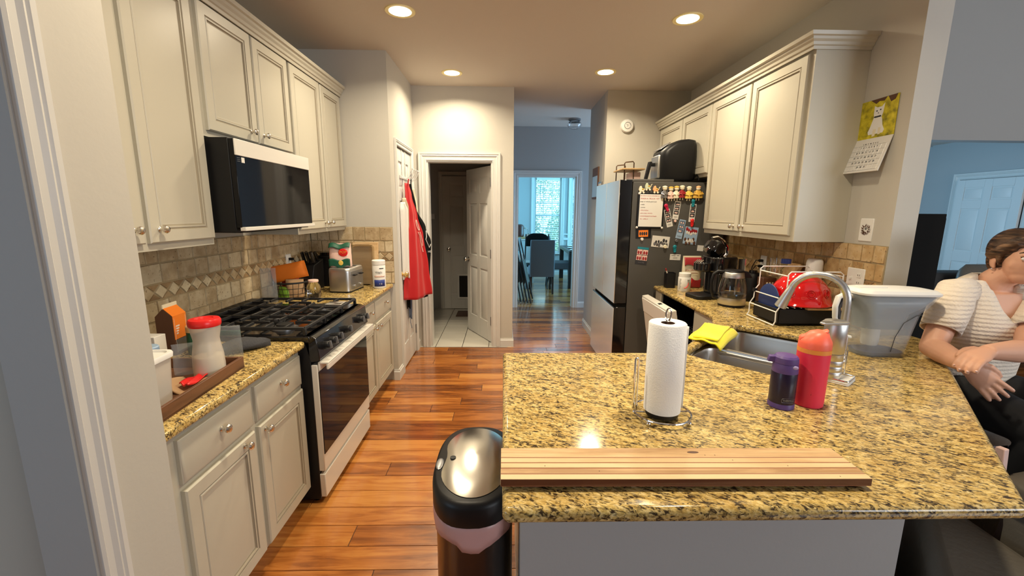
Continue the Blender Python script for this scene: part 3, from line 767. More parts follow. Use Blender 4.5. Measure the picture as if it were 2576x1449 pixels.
# sink: two steel bowls under the hole
def sink():
    t = thing('kitchen_sink', 'double bowl stainless steel sink set into the angled counter corner', 'sink', (SINKC[0], SINKC[1], .66), R(45))
    w, d = SINKW, SINKD
    def bowl(cx, cy, bw, bd, zt, depth):
        b = LB(); rs = []
        for k, (ins, z) in enumerate([(-.022, 0), (0, 0), (.003, -.012), (.012, -depth+.03), (.03, -depth+.006), (.06, -depth), (min(bw, bd)/2-.03, -depth-.004)]):
            rs.append([(cx+x, cy+y, zt+z) for x, y in rrect(bw-2*ins, bd-2*ins, max(.012, .065-ins*.6), 5)])
        b.rings(rs, cap=False)
        b.add(rs[-1], [tuple(range(len(rs[-1])))])
        o = b.build('bowl', 'sink_steel', t, fixn=True, solid=.0025)
        q = LB(); q.lathe([(.0005, 0), (.040, 0), (.042, .004), (.038, .006), (.0005, .002)], (cx, cy, zt-depth-.003), 24); q.build('drain', 'chrome', o)
    # local z is above .66
    zt = .205
    bowl(-w*.275, 0, w*.41, d-.02, zt, .17)
    bowl(w*.225, 0, w*.51, d-.02, zt, .19)
    b = LB(); b.box(-.060, -.022, -d/2+.012, d/2-.012, zt-.03, zt-.005); b.build('divider', 'brushed_steel', t, bevel=.008)
    return t
sink()
# ---------------------------------------------------------------- base cabinets right and under the sink
def base_right():
    t = thing('base_cabinet', 'angled cream sink base cabinet between the dishwasher and the peninsula', 'cabinet', (1.3, 2.3, 0), group='cream base cabinets')
    b = MB(); b.prism([(1.36, 2.925), (1.998, 2.925), (1.998, 2.55), (1.36, 2.55)], .10, .867)
    b.box(1.43, 1.998, 2.55, 2.92, 0, .10)
    b.build('body', 'cabinet_paint', t, smooth=False)
    # angled front panel wall
    A, B_ = Vector((1.362, 2.62, 0)), Vector((.885, 1.945, 0)); d = (B_-A).normalized(); n = Vector((-d.y, d.x, 0))
    if n.x > 0: n = -n
    L_ = (B_-A).length
    b = MB(); b.add([A+Vector((0, 0, .10)), B_+Vector((0, 0, .10)), B_-n*.02+Vector((0, 0, .10)), A-n*.02+Vector((0, 0, .10)), A+Vector((0, 0, .867)), B_+Vector((0, 0, .867)), B_-n*.02+Vector((0, 0, .867)), A-n*.02+Vector((0, 0, .867))],
                    [(0, 3, 2, 1), (4, 5, 6, 7), (0, 1, 5, 4), (1, 2, 6, 5), (2, 3, 7, 6), (3, 0, 4, 7)])
    b.build('front_panel', 'cabinet_paint', t)
    P = lambda u, z, dd: tuple(A+d*u+n*dd+Vector((0, 0, z)))
    for a, c in ((.04, L_/2-.01), (L_/2+.01, L_-.04)):
        q = MB(); panel_front(q, P, a, c, .13, .66); do = q.build('door', ['cabinet_paint', 'glaze'], t, angle=30); knob_at(P, (c-.03 if a < .1 else a+.03), .62, n, do)
    q = MB(); panel_front(q, P, .04, L_-.04, .685, .845); q.build('false_drawer', ['cabinet_paint', 'glaze'], t, angle=30)
base_right()
cabinet('base_cabinet', 'cream peninsula base cabinets behind the half wall, facing the aisle', 'cabinet', .80, .06, 1.225, 1.83, 0, .867, [], toe=0, group='cream base cabinets')
# filler strip beside the refrigerator
fb_ = MB(); fb_.box(1.36, 1.998, 3.56, 3.70, 0, .867); tag(fb_.build('cabinet_panel', 'cabinet_paint'), 'narrow cream cabinet end panel between the dishwasher and refrigerator', 'cabinet')
# ---------------------------------------------------------------- dishwasher, door ajar
def dishwasher():
    t = thing('dishwasher', 'white dishwasher with its door hanging partly open beside the refrigerator', 'dishwasher', (1.65, 3.24, 0))
    b = MB(); y0, y1 = 2.935, 3.55; xb, xf = 1.99, 1.37
    b.box(xb-.01, xb, y0, y1, .10, .864); b.box(xf, xb, y0, y0+.012, .10, .864); b.box(xf, xb, y1-.012, y1, .10, .864); b.box(xf, xb, y0, y1, .852, .864); b.box(xf, xb, y0, y1, .10, .115)
    b.build('tub', 'black_plastic', t)
    for z, nm in ((.30, 'lower_rack'), (.58, 'upper_rack')):
        r_ = MB()
        for k in range(13):
            y = y0+.04+k*(y1-y0-.08)/12; r_.tube([(xf+.04, y, z+.09), (xf+.045, y, z), (xb-.04, y, z)], .0025, 5)
        for k in range(7): x = xf+.045+k*.09; r_.tube([(x, y0+.04, z), (x, y1-.04, z)], .0025, 5)
        r_.tube([(xf+.04, y0+.04, z+.09), (xf+.04, y1-.04, z+.09)], .003, 5); r_.build(nm, 'grey_metal', t)
    th = R(9.5); hinge = Vector((1.36, 0, .13)); dz = Vector((-math.sin(th), 0, math.cos(th))); dx = Vector((-math.cos(th), 0, -math.sin(th)))
    def D(u, y, v): p = hinge+dz*v+dx*u; return (p.x, y, p.z)
    def dbox(u0, u1, ya, yb, v0, v1):
        return [D(u0, ya, v0), D(u1, ya, v0), D(u1, yb, v0), D(u0, yb, v0)], [D(u0, ya, v1), D(u1, ya, v1), D(u1, yb, v1), D(u0, yb, v1)]
    b = MB(); b.hull8(*dbox(0, .055, y0+.005, y1-.005, 0, .735)); do = b.build('door', 'appliance_white', t, bevel=.006)
    b = MB(); b.hull8(*dbox(.055, .062, y0+.02, y1-.02, .60, .72)); b.build('control_strip', 'white_plastic', do, bevel=.003)
    b = MB(); b.hull8(*dbox(.02, .045, 3.16, 3.20, .735, .7375)); b.build('latch', 'black_plastic', do)
    b = MB(); b.hull8(*dbox(-.012, .0, y0+.03, y1-.03, .04, .69)); b.build('door_liner', 'brushed_steel', do, bevel=.006)
    b = MB(); b.box(1.40, 1.43, y0, y1, 0, .10); b.build('toe_panel', 'black_plastic', t)
dishwasher()
# ================================================================ RANGE
def gas_range():
    y0, y1 = 2.049, 2.811; xf = -.93
    t = thing('gas_range', 'black and silver slide-in gas range with cast iron grates on left side', 'stove', (-1.3, 2.43, 0))
    b = MB(); b.box(-1.665, xf-.03, y0, y1, .03, .895); b.build('body', 'black_plastic', t, bevel=.003)
    for x in (-1.60, -1.0):
        for y in (y0+.05, y1-.05):
            k = MB(); k.lathe([(.018, 0), (.018, .03)], (x, y, 0), 12); k.build('foot', 'black_plastic', t)
    b = MB(); b.box(-1.665, -.955, y0-.002, y1+.002, .895, .925); b.build('cooktop', 'black_gloss', t, bevel=.006)
    b = MB(); b.box(-1.668, -1.60, y0+.005, y1-.005, .925, .960); 
    for k in range(10): b.box(-1.655, -1.615, y0+.06+k*.066, y0+.11+k*.066, .9600, .9615)
    b.build('rear_vent', 'black_plastic', t, bevel=.004)
    # control panel: slanted front
    b = MB(); b.prism([(-.955, .925), (-.925, .915), (xf+.018, .800), (xf-.03, .790), (-.99, .925)], y0, y1, 'y'); b.v = [(v[0], v[1], v[2]) for v in b.v]
    cp = b.build('control_panel', 'black_gloss', t, bevel=.003)
    for i, yk in enumerate((2.125, 2.205, 2.285, 2.43, 2.655, 2.735)):
        k = MB(); pr = [(0, .026), (.004, .026), (.006, .022), (.018, .021), (.030, .020), (.034, .017), (.0345, .001)]
        n = Vector((1, 0, .16)).normalized(); a = Vector((0, 1, 0)); c = n.cross(a); p = Vector((xf+.006, yk, .855))
        k.rings([[p+n*h+(a*math.cos(2*PI*j/20)+c*math.sin(2*PI*j/20))*r_ for j in range(20)] for h, r_ in pr])
        ko = k.build('knob', 'black_plastic', t)
        k = MB(); q = p+n*.034; k.hull8([q-a*.005-c*.020, q+a*.005-c*.020, q+a*.005+c*.020, q-a*.005+c*.020], [q-a*.004-c*.019+n*.012, q+a*.004-c*.019+n*.012, q+a*.004+c*.019+n*.012, q-a*.004+c*.019+n*.012])
        k.build('knob_grip', 'grey_metal', ko, bevel=.001)
    b = MB(); b.hull8([(xf+.0085, 2.50, .83), (xf+.0085, 2.60, .83), (xf+.004, 2.60, .885), (xf+.004, 2.50, .885)], [(xf+.0115, 2.50, .83), (xf+.0115, 2.60, .83), (xf+.007, 2.60, .885), (xf+.007, 2.50, .885)]); b.build('display', 'dark_glass', t)
    # oven door
    b = MB(); b.box(xf-.032, xf, y0+.004, y1-.004, .190, .775); do = b.build('oven_door', 'appliance_white', t, bevel=.004)
    b = MB(); b.box(xf, xf+.004, y0+.010, y1-.010, .285, .735); b.build('oven_window', 'dark_glass', do)
    b = MB()   # bar handle: a channel
    b.box(xf+.002, xf+.012, y0+.006, y1-.006, .745, .790); b.box(xf+.012, xf+.055, y0+.006, y1-.006, .780, .790); b.box(xf+.044, xf+.055, y0+.006, y1-.006, .752, .780)
    b.build('oven_handle', 'appliance_white', do, bevel=.0025)
    b = MB(); b.box(xf-.032, xf-.002, y0+.004, y1-.004, .040, .172); b.build('storage_drawer', 'appliance_white', t, bevel=.004)
    # burners
    for x, y, r_ in ((-1.15, 2.20, .045), (-1.47, 2.20, .036), (-1.15, 2.66, .050), (-1.47, 2.66, .036), (-1.31, 2.43, .045)):
        k = MB(); k.lathe([(r_+.02, .925), (r_+.02, .930), (r_, .932), (r_, .943), (.001, .943)], (x, y, 0), 24); bo = k.build('burner', 'grey_metal', t)
        k = MB(); k.lathe([(r_-.004, .943), (r_-.006, .951), (.001, .952)], (x, y, 0), 24); k.build('burner_cap', 'cast_iron', bo)
    # three grates
    for g in range(3):
        ya, yb = y0+.018+g*.243, y0+.018+g*.243+.238; xa, xb = -1.59, -.985; z = .962; r_ = .0065
        k = MB()
        def bar(p, q, r_=r_):
            p, q = Vector(p), Vector(q); d = (q-p).normalized(); w = Vector((-d.y, d.x, 0))*r_; h = Vector((0, 0, .007))
            k.hull8([p-w-h, q-w-h, q+w-h, p+w-h], [p-w*.8+h, q-w*.8+h, q+w*.8+h, p+w*.8+h])
        for y in (ya, yb): bar((xa, y, z), (xb, y, z), .008)
        for x in (xa, xb): bar((x, ya, z), (x, yb, z), .008)
        for i in range(1, 6):
            x = xa+(xb-xa)*i/6
            if g == 1: bar((x, ya, z), (x, yb, z))
            else: bar((x, ya, z), (x, ya+.092, z+.002)); bar((x, yb, z), (x, yb-.092, z+.002))
        for x, y in ((xa, ya), (xb, ya), (xa, yb), (xb, yb)): k.box(x-.008, x+.008, y-.008, y+.008, .925, z)
        ym = (ya+yb)/2; bar((xa, ym, z), (xa+.10, ym, z)); bar((xb, ym, z), (xb-.10, ym, z)); bar(((xa+xb)/2-.07, ym, z), ((xa+xb)/2+.07, ym, z))
        k.build('grate', 'cast_iron', t, bevel=.0015, seg=1)
    return t
gas_range()
# steel ruler-like spoon rest lying on the front of the grates
b = MB(); b.box(-1.09, -.99, 2.56, 2.66, .9695, .9745); tag(b.build('spoon_rest', 'brushed_steel', bevel=.002), 'small flat steel spoon rest on the front of the stove grates', 'spoon rest')
# ================================================================ MICROWAVE
def microwave():
    y0, y1 = 2.062, 2.815; xf = -1.235; z0, z1 = 1.432, 1.866
    t = thing('microwave', 'black over-the-range microwave with pale steel top band under short wall cabinet', 'microwave', (-1.45, 2.43, z0))
    b = MB(); b.box(-1.678, xf-.028, y0, y1, z0, z1); b.build('body', 'black_plastic', t, bevel=.003)
    b = MB(); b.box(xf-.026, xf, y0, y1, z0+.022, z1-.004); d = b.build('door', 'dark_glass', t, bevel=.002)
    b = MB(); b.box(xf-.004, xf+.004, y0, y1, z1-.078, z1-.004); b.build('top_band', 'appliance_white', d, bevel=.002)
    b = MB(); b.box(xf-.010, xf+.016, y0, y1, z0+.008, z0+.026); b.build('handle_strip', 'appliance_white', t, bevel=.002)
    b = MB(); b.box(-1.62, -1.28, y0+.06, y1-.06, z0-.004, z0); b.build('underside_filter', 'black_matte', t)
    b = MB(); b.box(xf, xf+.002, y0+.045, y0+.068, z1-.108, z1-.084); b.build('energy_sticker', 'paper_white', d)
    for k in range(3):
        b = MB(); b.box(xf, xf+.0012, y0+.012, y0+.036, z1-.089-k*.008, z1-.087-k*.008); b.build('sticker_print', 'grey_metal', d)
microwave()
# ================================================================ REFRIGERATOR
def fridge():
    y0, y1 = 3.722, 4.632; xf = .992; xb = 1.11; zt = 1.81
    t = thing('refrigerator', 'tall french door refrigerator with steel front and magnet covered dark side', 'refrigerator', (1.45, 4.18, 0))
    b = MB(); b.box(xb, 1.93, y0, y1, .03, zt-.012); b.build('body', 'fridge_side', t, bevel=.004)
    b = MB(); b.box(xb-.05, xb+.35, y0+.002, y1-.002, zt-.012, zt+.012); b.build('hinge_cover', 'fridge_side', t, bevel=.004)
    ym = (y0+y1)/2
    for i, (a, c) in enumerate(((y0, ym-.003), (ym+.003, y1))):
        b = MB(); b.box(xf+.004, xb-.006, a, c, .735, zt+.005); d = b.build('door', 'black_gloss', t, bevel=.004)
        b = MB(); b.box(xf, xf+.006, a+.001, c-.001, .737, zt+.003); b.build('door_skin', 'fridge_door', d, bevel=.002)
    b = MB(); b.box(xf+.004, xb-.006, y0, y1, .06, .700); d = b.build('freezer_drawer', 'black_gloss', t, bevel=.004)
    b = MB(); b.box(xf, xf+.006, y0+.001, y1-.001, .062, .690); b.build('drawer_skin', 'fridge_door', d, bevel=.002)
    b = MB(); b.box(xf+.03, xb-.006, y0+.01, y1-.01, .700, .735); b.build('handle_recess', 'black_matte', t)
    for x in (1.16, 1.88):
        for y in (y0+.06, y1-.06):
            k = MB(); k.lathe([(.022, 0), (.022, .03)], (x, y, 0), 12); k.build('foot', 'black_plastic', t)
fridge()
# ================================================================ THINGS ON THE PENINSULA
ZC = .905
def xyz(c, pts, z=0): return [(c[0]+x, c[1]+y, z) for x, y in pts]
def towel_holder():
    c = (.503, 1.250)
    t = thing('paper_towel_holder', 'chrome wire paper towel holder with side arm standing on the peninsula', 'paper towel holder', (c[0], c[1], ZC))
    b = MB(); b.tube([(c[0]+.088*math.cos(2*PI*i/40), c[1]+.088*math.sin(2*PI*i/40), ZC+.016) for i in range(40)], .0034, 8, close=True)
    b.tube([(c[0]-.088, c[1], ZC+.016), (c[0], c[1], ZC+.012), (c[0]+.088, c[1], ZC+.016)], .003); b.build('base_ring', 'chrome', t)
    for k in range(4):
        a = PI/4+k*PI/2; f = MB(); f.ball((c[0]+.088*math.cos(a), c[1]+.088*math.sin(a), ZC+.007), .0075, 12); f.build('foot', 'chrome', t)
    b = MB(); pts = [(c[0], c[1], ZC+.013), (c[0], c[1], ZC+.312)]
    b.tube(pts, .004); zc = ZC+.330
    b.tube([(c[0]+.008*math.cos(2*PI*i/20), c[1], zc+.019*math.sin(2*PI*i/20)) for i in range(20)], .003, 8, close=True); b.build('center_rod', 'chrome', t)
    b = MB(); x, y = c[0]-.088, c[1]
    b.tube([(x-.004, y, ZC+.016), (x-.004, y, ZC+.186), (x-.002, y, ZC+.193), (x+.002, y, ZC+.193), (x+.005, y, ZC+.186), (x+.005, y, ZC+.016)], .0034, 8); b.build('side_arm', 'chrome', t)
    b = MB(); b.lathe([(.0045, .010), (.050, .010), (.050, .022), (.0045, .022)], (c[0], c[1], ZC), 28, cap=False); b.build('base_plate', 'black_plastic', t)
    r = thing('paper_towel_roll', 'full white paper towel roll standing on the chrome holder', 'paper towels', (c[0], c[1], ZC+.024))
    b = MB(); z0, z1 = ZC+.023, ZC+.307; R0 = .0565
    n = 96; prof = []
    for z, rr in ((z0, .020), (z0, .05), (z0+.002, R0-.001), (z0+.10, R0), (z1-.003, R0-.001), (z1, R0-.004), (z1-.001, .045), (z1-.002, .0205)):
        prof.append([(c[0]+rr*math.cos(2*PI*j/n)*(1+.004*math.sin(3*2*PI*j/n)), c[1]+rr*math.sin(2*PI*j/n), z) for j in range(n)])
    b.rings(prof, cap=False); b.build('roll', 'towel_paper', r, angle=50)
    b = MB(); b.lathe([(.0195, z0), (.0195, z1-.003), (.0205, z1-.003), (.0205, z0)], (c[0], c[1], 0), 24, cap=False); b.build('cardboard_tube', 'brown_card', r)
    b = MB()  # loose sheet edge at the right rear
    b.grid(lambda u, v: (c[0]+(.0575+.010*u*u)*math.cos(R(28-26*u)), c[1]+(.0575+.010*u*u)*math.sin(R(28-26*u)), z0+.002+(z1-z0-.012-.05*u*abs(v-.9))*v), 8, 8)
    b.build('loose_sheet', 'towel_paper', r, solid=.0008)
towel_holder()
def cutting_board():
    t = thing('cutting_board', 'long striped wooden board lying along front edge of the peninsula', 'cutting board', (.43, .95, ZC), R(-.4))
    t.location.z = ZC
    L_, W_ = .868, .135; n = 6
    b = LB()
    for k in range(n):
        y0 = -W_/2+W_*k/n; e = .0030 if k < n-1 else 0
        b.box(-L_/2, L_/2, y0+e, y0+W_/n-e*0, .010, .028)
    b.build('slats', 'board_wood', t, bevel=.0008, seg=1)
    b = LB(); b.box(-L_/2+.001, L_/2-.001, -W_/2+.003, W_/2-.002, .0095, .0272); b.build('groove_strips', 'groove_red', t)
    b = LB()
    for x in (-.36, 0, .36): b.box(x-.02, x+.02, -W_/2+.014, W_/2-.012, 0, .0095)
    b.build('foot_rail', 'dark_wood', t)
    b = LB(); rr = random.Random(2)
    b.lathe([(.0005, 0), (.010, 0), (.010, .0006), (.0005, .0008)], (.06, .047, .0278), 14, sx=1.5, sy=.5)
    for k in range(7): x = rr.uniform(-.4, .4); b.lathe([(.0005, 0), (.0028, 0), (.0005, .0007)], (x, rr.choice([-.055, -.033, -.012, .012, .034]), .0278), 8, sy=.9, sx=.6)
    b.build('knots', 'dark_wood', t)
cutting_board()
def purple_bottle():
    c = (.932, 1.320); t = thing('thermos_flask', 'short dark purple insulated bottle with flip lid beside the taller red bottle', 'bottle', (c[0], c[1], ZC), R(-20))
    t.name = 'insulated_bottle'; t.scale = (.9, .9, .97)
    b = LB(); b.lathe([(.001, 0), (.041, 0), (.0435, .003), (.0435, .016), (.0425, .019)], n=40); b.build('base_cap', 'purple_plastic', t)
    b = LB(); b.lathe([(.001, .017), (.0418, .017), (.0425, .020), (.0425, .126), (.040, .132), (.001, .132)], n=48); bd = b.build('body', 'purple_metal', t)
    b = LB(); b.lathe([(.001, .124), (.0415, .124), (.0425, .128), (.0415, .150), (.040, .158), (.001, .158)], n=40); b.build('collar', 'purple_plastic', t)
    b = LB(); b.lathe([(.001, .159), (.0405, .159), (.041, .165), (.0395, .178), (.034, .184), (.020, .187), (.001, .188)], n=40); ld = b.build('lid', 'purple_plastic', t)
    b = LB(); b.hull8([(-.060, -.012, .158), (-.036, -.013, .158), (-.036, .013, .158), (-.060, .012, .158)], [(-.056, -.011, .179), (-.034, -.012, .179), (-.034, .012, .179), (-.056, .011, .179)]); b.build('hinge', 'purple_plastic', ld, bevel=.003)
    b = LB(); b.tf(Matrix.Identity(4)); b.ball((.022, -.0365, .152), .010, 14, (1, .45, .62)); b.build('push_button', 'light_purple', t)
    m = basis((c[0]-.0033, c[1]-.0386, ZC+.035), (1, -.087, 0), (0, 0, 1))
    text_mesh('THERMOS', .0078, 'grey_metal', 'logo_text', t, m)
    b = MB(); q = rrect(.042, .014, .005, 3); m2 = m @ Matrix.Translation((0, 0, -.0002))
    b.tube([m2 @ Vector((x, y, 0)) for x, y in q], .0004, 4, close=True); b.build('logo_frame', 'grey_metal', t)
purple_bottle()
def pink_bottle():
    c = (1.035, 1.338); t = thing('water_bottle', 'tall coral red water bottle with orange band near the purple bottle', 'bottle', (c[0], c[1], ZC), R(-28)); t.scale = (.95, .95, .94)
    b = LB(); b.lathe([(.001, 0), (.044, 0), (.0475, .004), (.0485, .02), (.050, .19), (.0495, .198), (.001, .198)], n=48); b.build('body', 'pink_coat', t)
    b = LB(); b.lathe([(.001, .197), (.0505, .197), (.0505, .212), (.001, .212)], n=48); b.build('band', 'orange_band', t)
    b = LB()
    rs = []
    for z, r_, sh in ((.2125, .0500, 0), (.230, .0495, 0), (.240, .0475, 0), (.256, .040, .004), (.268, .031, .008), (.274, .018, .012)):
        rs.append([(r_*math.cos(2*PI*j/40)*(.9 if z > .25 else 1)+sh, r_*math.sin(2*PI*j/40), z) for j in range(40)])
    b.rings(rs); ld = b.build('lid', 'coral_plastic', t)
    b = LB(); b.hull8([(-.049, -.017, .234), (.026, -.021, .258), (.026, .021, .258), (-.049, .017, .234)], [(-.046, -.015, .250), (.034, -.018, .281), (.034, .018, .281), (-.046, .015, .250)]); b.build('carry_loop', 'coral_plastic', ld, bevel=.005)
    b = LB()
    for k in range(7): z = .05+k*.008; a = R(215); b.box(-.001, .001, -.0488, -.0480, z, z+.005)
    b.build('side_print', 'dark_red', t)
pink_bottle()
def soap():
    c = (1.268, 1.545); a = R(38)
    tr = thing('soap_caddy', 'low pale tray under the steel soap dispenser at the sink corner', 'tray', (c[0]+.012, c[1]+.02, ZC), a)
    b = LB(); b.prism(rrect(.105, .155, .012), 0, .006); b.prism(rrect(.105, .155, .012), .006, .012); b.build('tray_base', 'white_plastic', tr, bevel=.002)
    b = LB(); b.tube([(x, y, .017) for x, y in rrect(.100, .150, .012)], .0028, 8, close=True); b.build('tray_rim', 'chrome', tr)
    b = LB(); b.tube([(.046, -.04, .017), (.046, -.04, .11), (.046, .0, .115), (.046, .05, .11), (.046, .05, .017)], .0028, 8)
    for k in range(3): b.tube([(.046, -.04, .035+k*.028), (.046, .05, .035+k*.028)], .002, 6)
    b.build('side_rail', 'chrome', tr)
    t = thing('soap_dispenser', 'brushed steel sensor soap dispenser with ribbed base in front of the faucet', 'soap dispenser', (c[0], c[1], ZC+.0125), R(200))
    b = LB(); b.lathe([(.001, 0), (.033, 0), (.036, .006), (.0365, .026), (.0355, .028), (.0365, .030), (.0365, .048), (.0355, .050), (.0365, .052), (.0365, .070), (.0355, .072), (.0365, .074), (.0365, .098), (.001, .098)], n=40); b.build('ribbed_base', 'brushed_steel', t)
    b = LB(); b.lathe([(.001, .0985), (.0345, .0985), (.0372, .103), (.0372, .212), (.0355, .216), (.001, .216)], n=40); b.build('body', 'brushed_steel', t)
    b = LB(); pts = arc(0, 0, .0385, 60, 300, 22)+[(.055, -.020), (.082, -.010), (.086, 0), (.082, .010), (.055, .020)]
    b.prism(pts, .216, .224); b.build('spout_top', 'brushed_steel', t, bevel=.002)
soap()
def faucet():
    c = Vector((1.492, 1.778, ZC)); d = Vector((-.72, .69, 0)).normalized()
    t = thing('faucet', 'gooseneck brushed nickel pull down faucet arching over the sink', 'faucet', c)
    b = MB(); b.lathe([(.001, 0), (.030, 0), (.030, .006), (.024, .012), (.022, .03), (.022, .10), (.019, .11), (.001, .11)], c, 28); b.build('base', 'brushed_steel', t)
    r_ = .108; zc = ZC+.262
    pts = [c+Vector((0, 0, .10)), c+Vector((0, 0, .262-.02))]+[Vector((c.x, c.y, zc))+d*(r_-r_*math.cos(PI*k/18))+Vector((0, 0, r_*math.sin(PI*k/18))) for k in range(0, 17)]
    b = MB(); b.tube(pts, .0150, 18); b.build('neck', 'brushed_steel', t)
    e = pts[-1]; tn = (pts[-1]-pts[-2]).normalized(); tn = (tn+Vector((0, 0, -.35))+d*.05).normalized()
    b = MB(); b.tube([e-tn*.004, e+tn*.004, e+tn*.006, e+tn*.040, e+tn*.102, e+tn*.105], [.0155, .0160, .0165, .019, .026, .024], 22); b.build('spray_head', 'brushed_steel', t)
    b = MB(); s_ = Vector((.69, .72, 0)); b.tube([c+Vector((0, 0, .075)), c+s_*.035+Vector((0, 0, .078)), c+s_*.05+Vector((0, 0, .10)), c+s_*.055+Vector((0, 0, .15))], [.012, .011, .007, .006], 12); b.build('handle', 'brushed_steel', t)
faucet()
def pitcher():
    c = (1.722, 1.86); t = thing('water_pitcher', 'large clear water filter pitcher with white lid, rightmost on the counter', 'pitcher', (c[0], c[1], ZC), R(-4))
    def rr_(w, d, ox, z, r_=.05): return [(ox+x, y, z) for x, y in rrect(w, d, min(r_, d/2-.002), 8)]
    L1 = [(.200, .125, 0, .002), (.206, .130, 0, .012), (.235, .142, .003, .12), (.262, .152, .006, .205), (.285, .162, .012, .222), (.345, .172, .028, .285)]
    b = LB(); b.rings([rr_(w, d, o, z) for w, d, o, z in L1], cap=False)
    b.rings([rr_(w-.006, d-.006, o, z+.004) for w, d, o, z in L1][::-1], cap=False)
    b.add(rr_(.200, .125, 0, .002), [tuple(range(36))]); b.add(rr_(.194, .119, 0, .006), [tuple(range(36))]); b.build('jug', 'thin_plastic', t)
    b = LB(); b.rings([rr_(.192, .118, 0, .0075), rr_(.197, .122, 0, .014), rr_(.199, .124, .0, .022)]); b.build('base_tint', 'navy', t)
    b = LB(); b.rings([rr_(.190, .116, -.008, .13), rr_(.205, .13, -.006, .20), rr_(.262, .150, .012, .232), rr_(.325, .155, .026, .278)], cap=False); b.build('reservoir', 'smoky_plastic', t, solid=.002)
    b = LB(); b.lathe([(.001, .045), (.030, .045), (.034, .06), (.034, .135), (.001, .135)], (-.03, 0, 0), 24); b.build('filter_cartridge', 'white_plastic', t)
    b = LB(); b.rings([rr_(.350, .176, .028, .2855), rr_(.352, .178, .028, .294), rr_(.330, .160, .024, .306), rr_(.26, .11, .0, .312)]); ld = b.build('lid', 'white_plastic', t)
    b = LB(); b.rings([rr_(.13, .05, -.06, .3125, .02), rr_(.12, .045, -.06, .3165, .02)]); b.build('fill_flap', 'paper_white', ld)
    b = LB(); b.tube([(-.125, 0, .268), (-.165, 0, .278), (-.195, 0, .262), (-.203, 0, .22), (-.198, 0, .17), (-.183, 0, .12), (-.158, 0, .085), (-.118, 0, .075)], [.014, .015, .015, .014, .013, .013, .012, .012], 14, flat=.75); b.build('handle', 'white_plastic', t)
    b = LB(); b.tube([(-.138, -.0, .250), (-.170, 0, .255), (-.188, 0, .215), (-.182, 0, .16), (-.168, 0, .12)], .0095, 10); b.build('handle_grip', 'grey_cloth', t)
    b = LB(); b.tube([(.118, -.0770, .205), (.09, -.0775, .198), (.045, -.0760, .165), (.020, -.0735, .10), (.014, -.0690, .03)], .0016, 6); b.build('seam_line', 'ink', t)
pitcher()
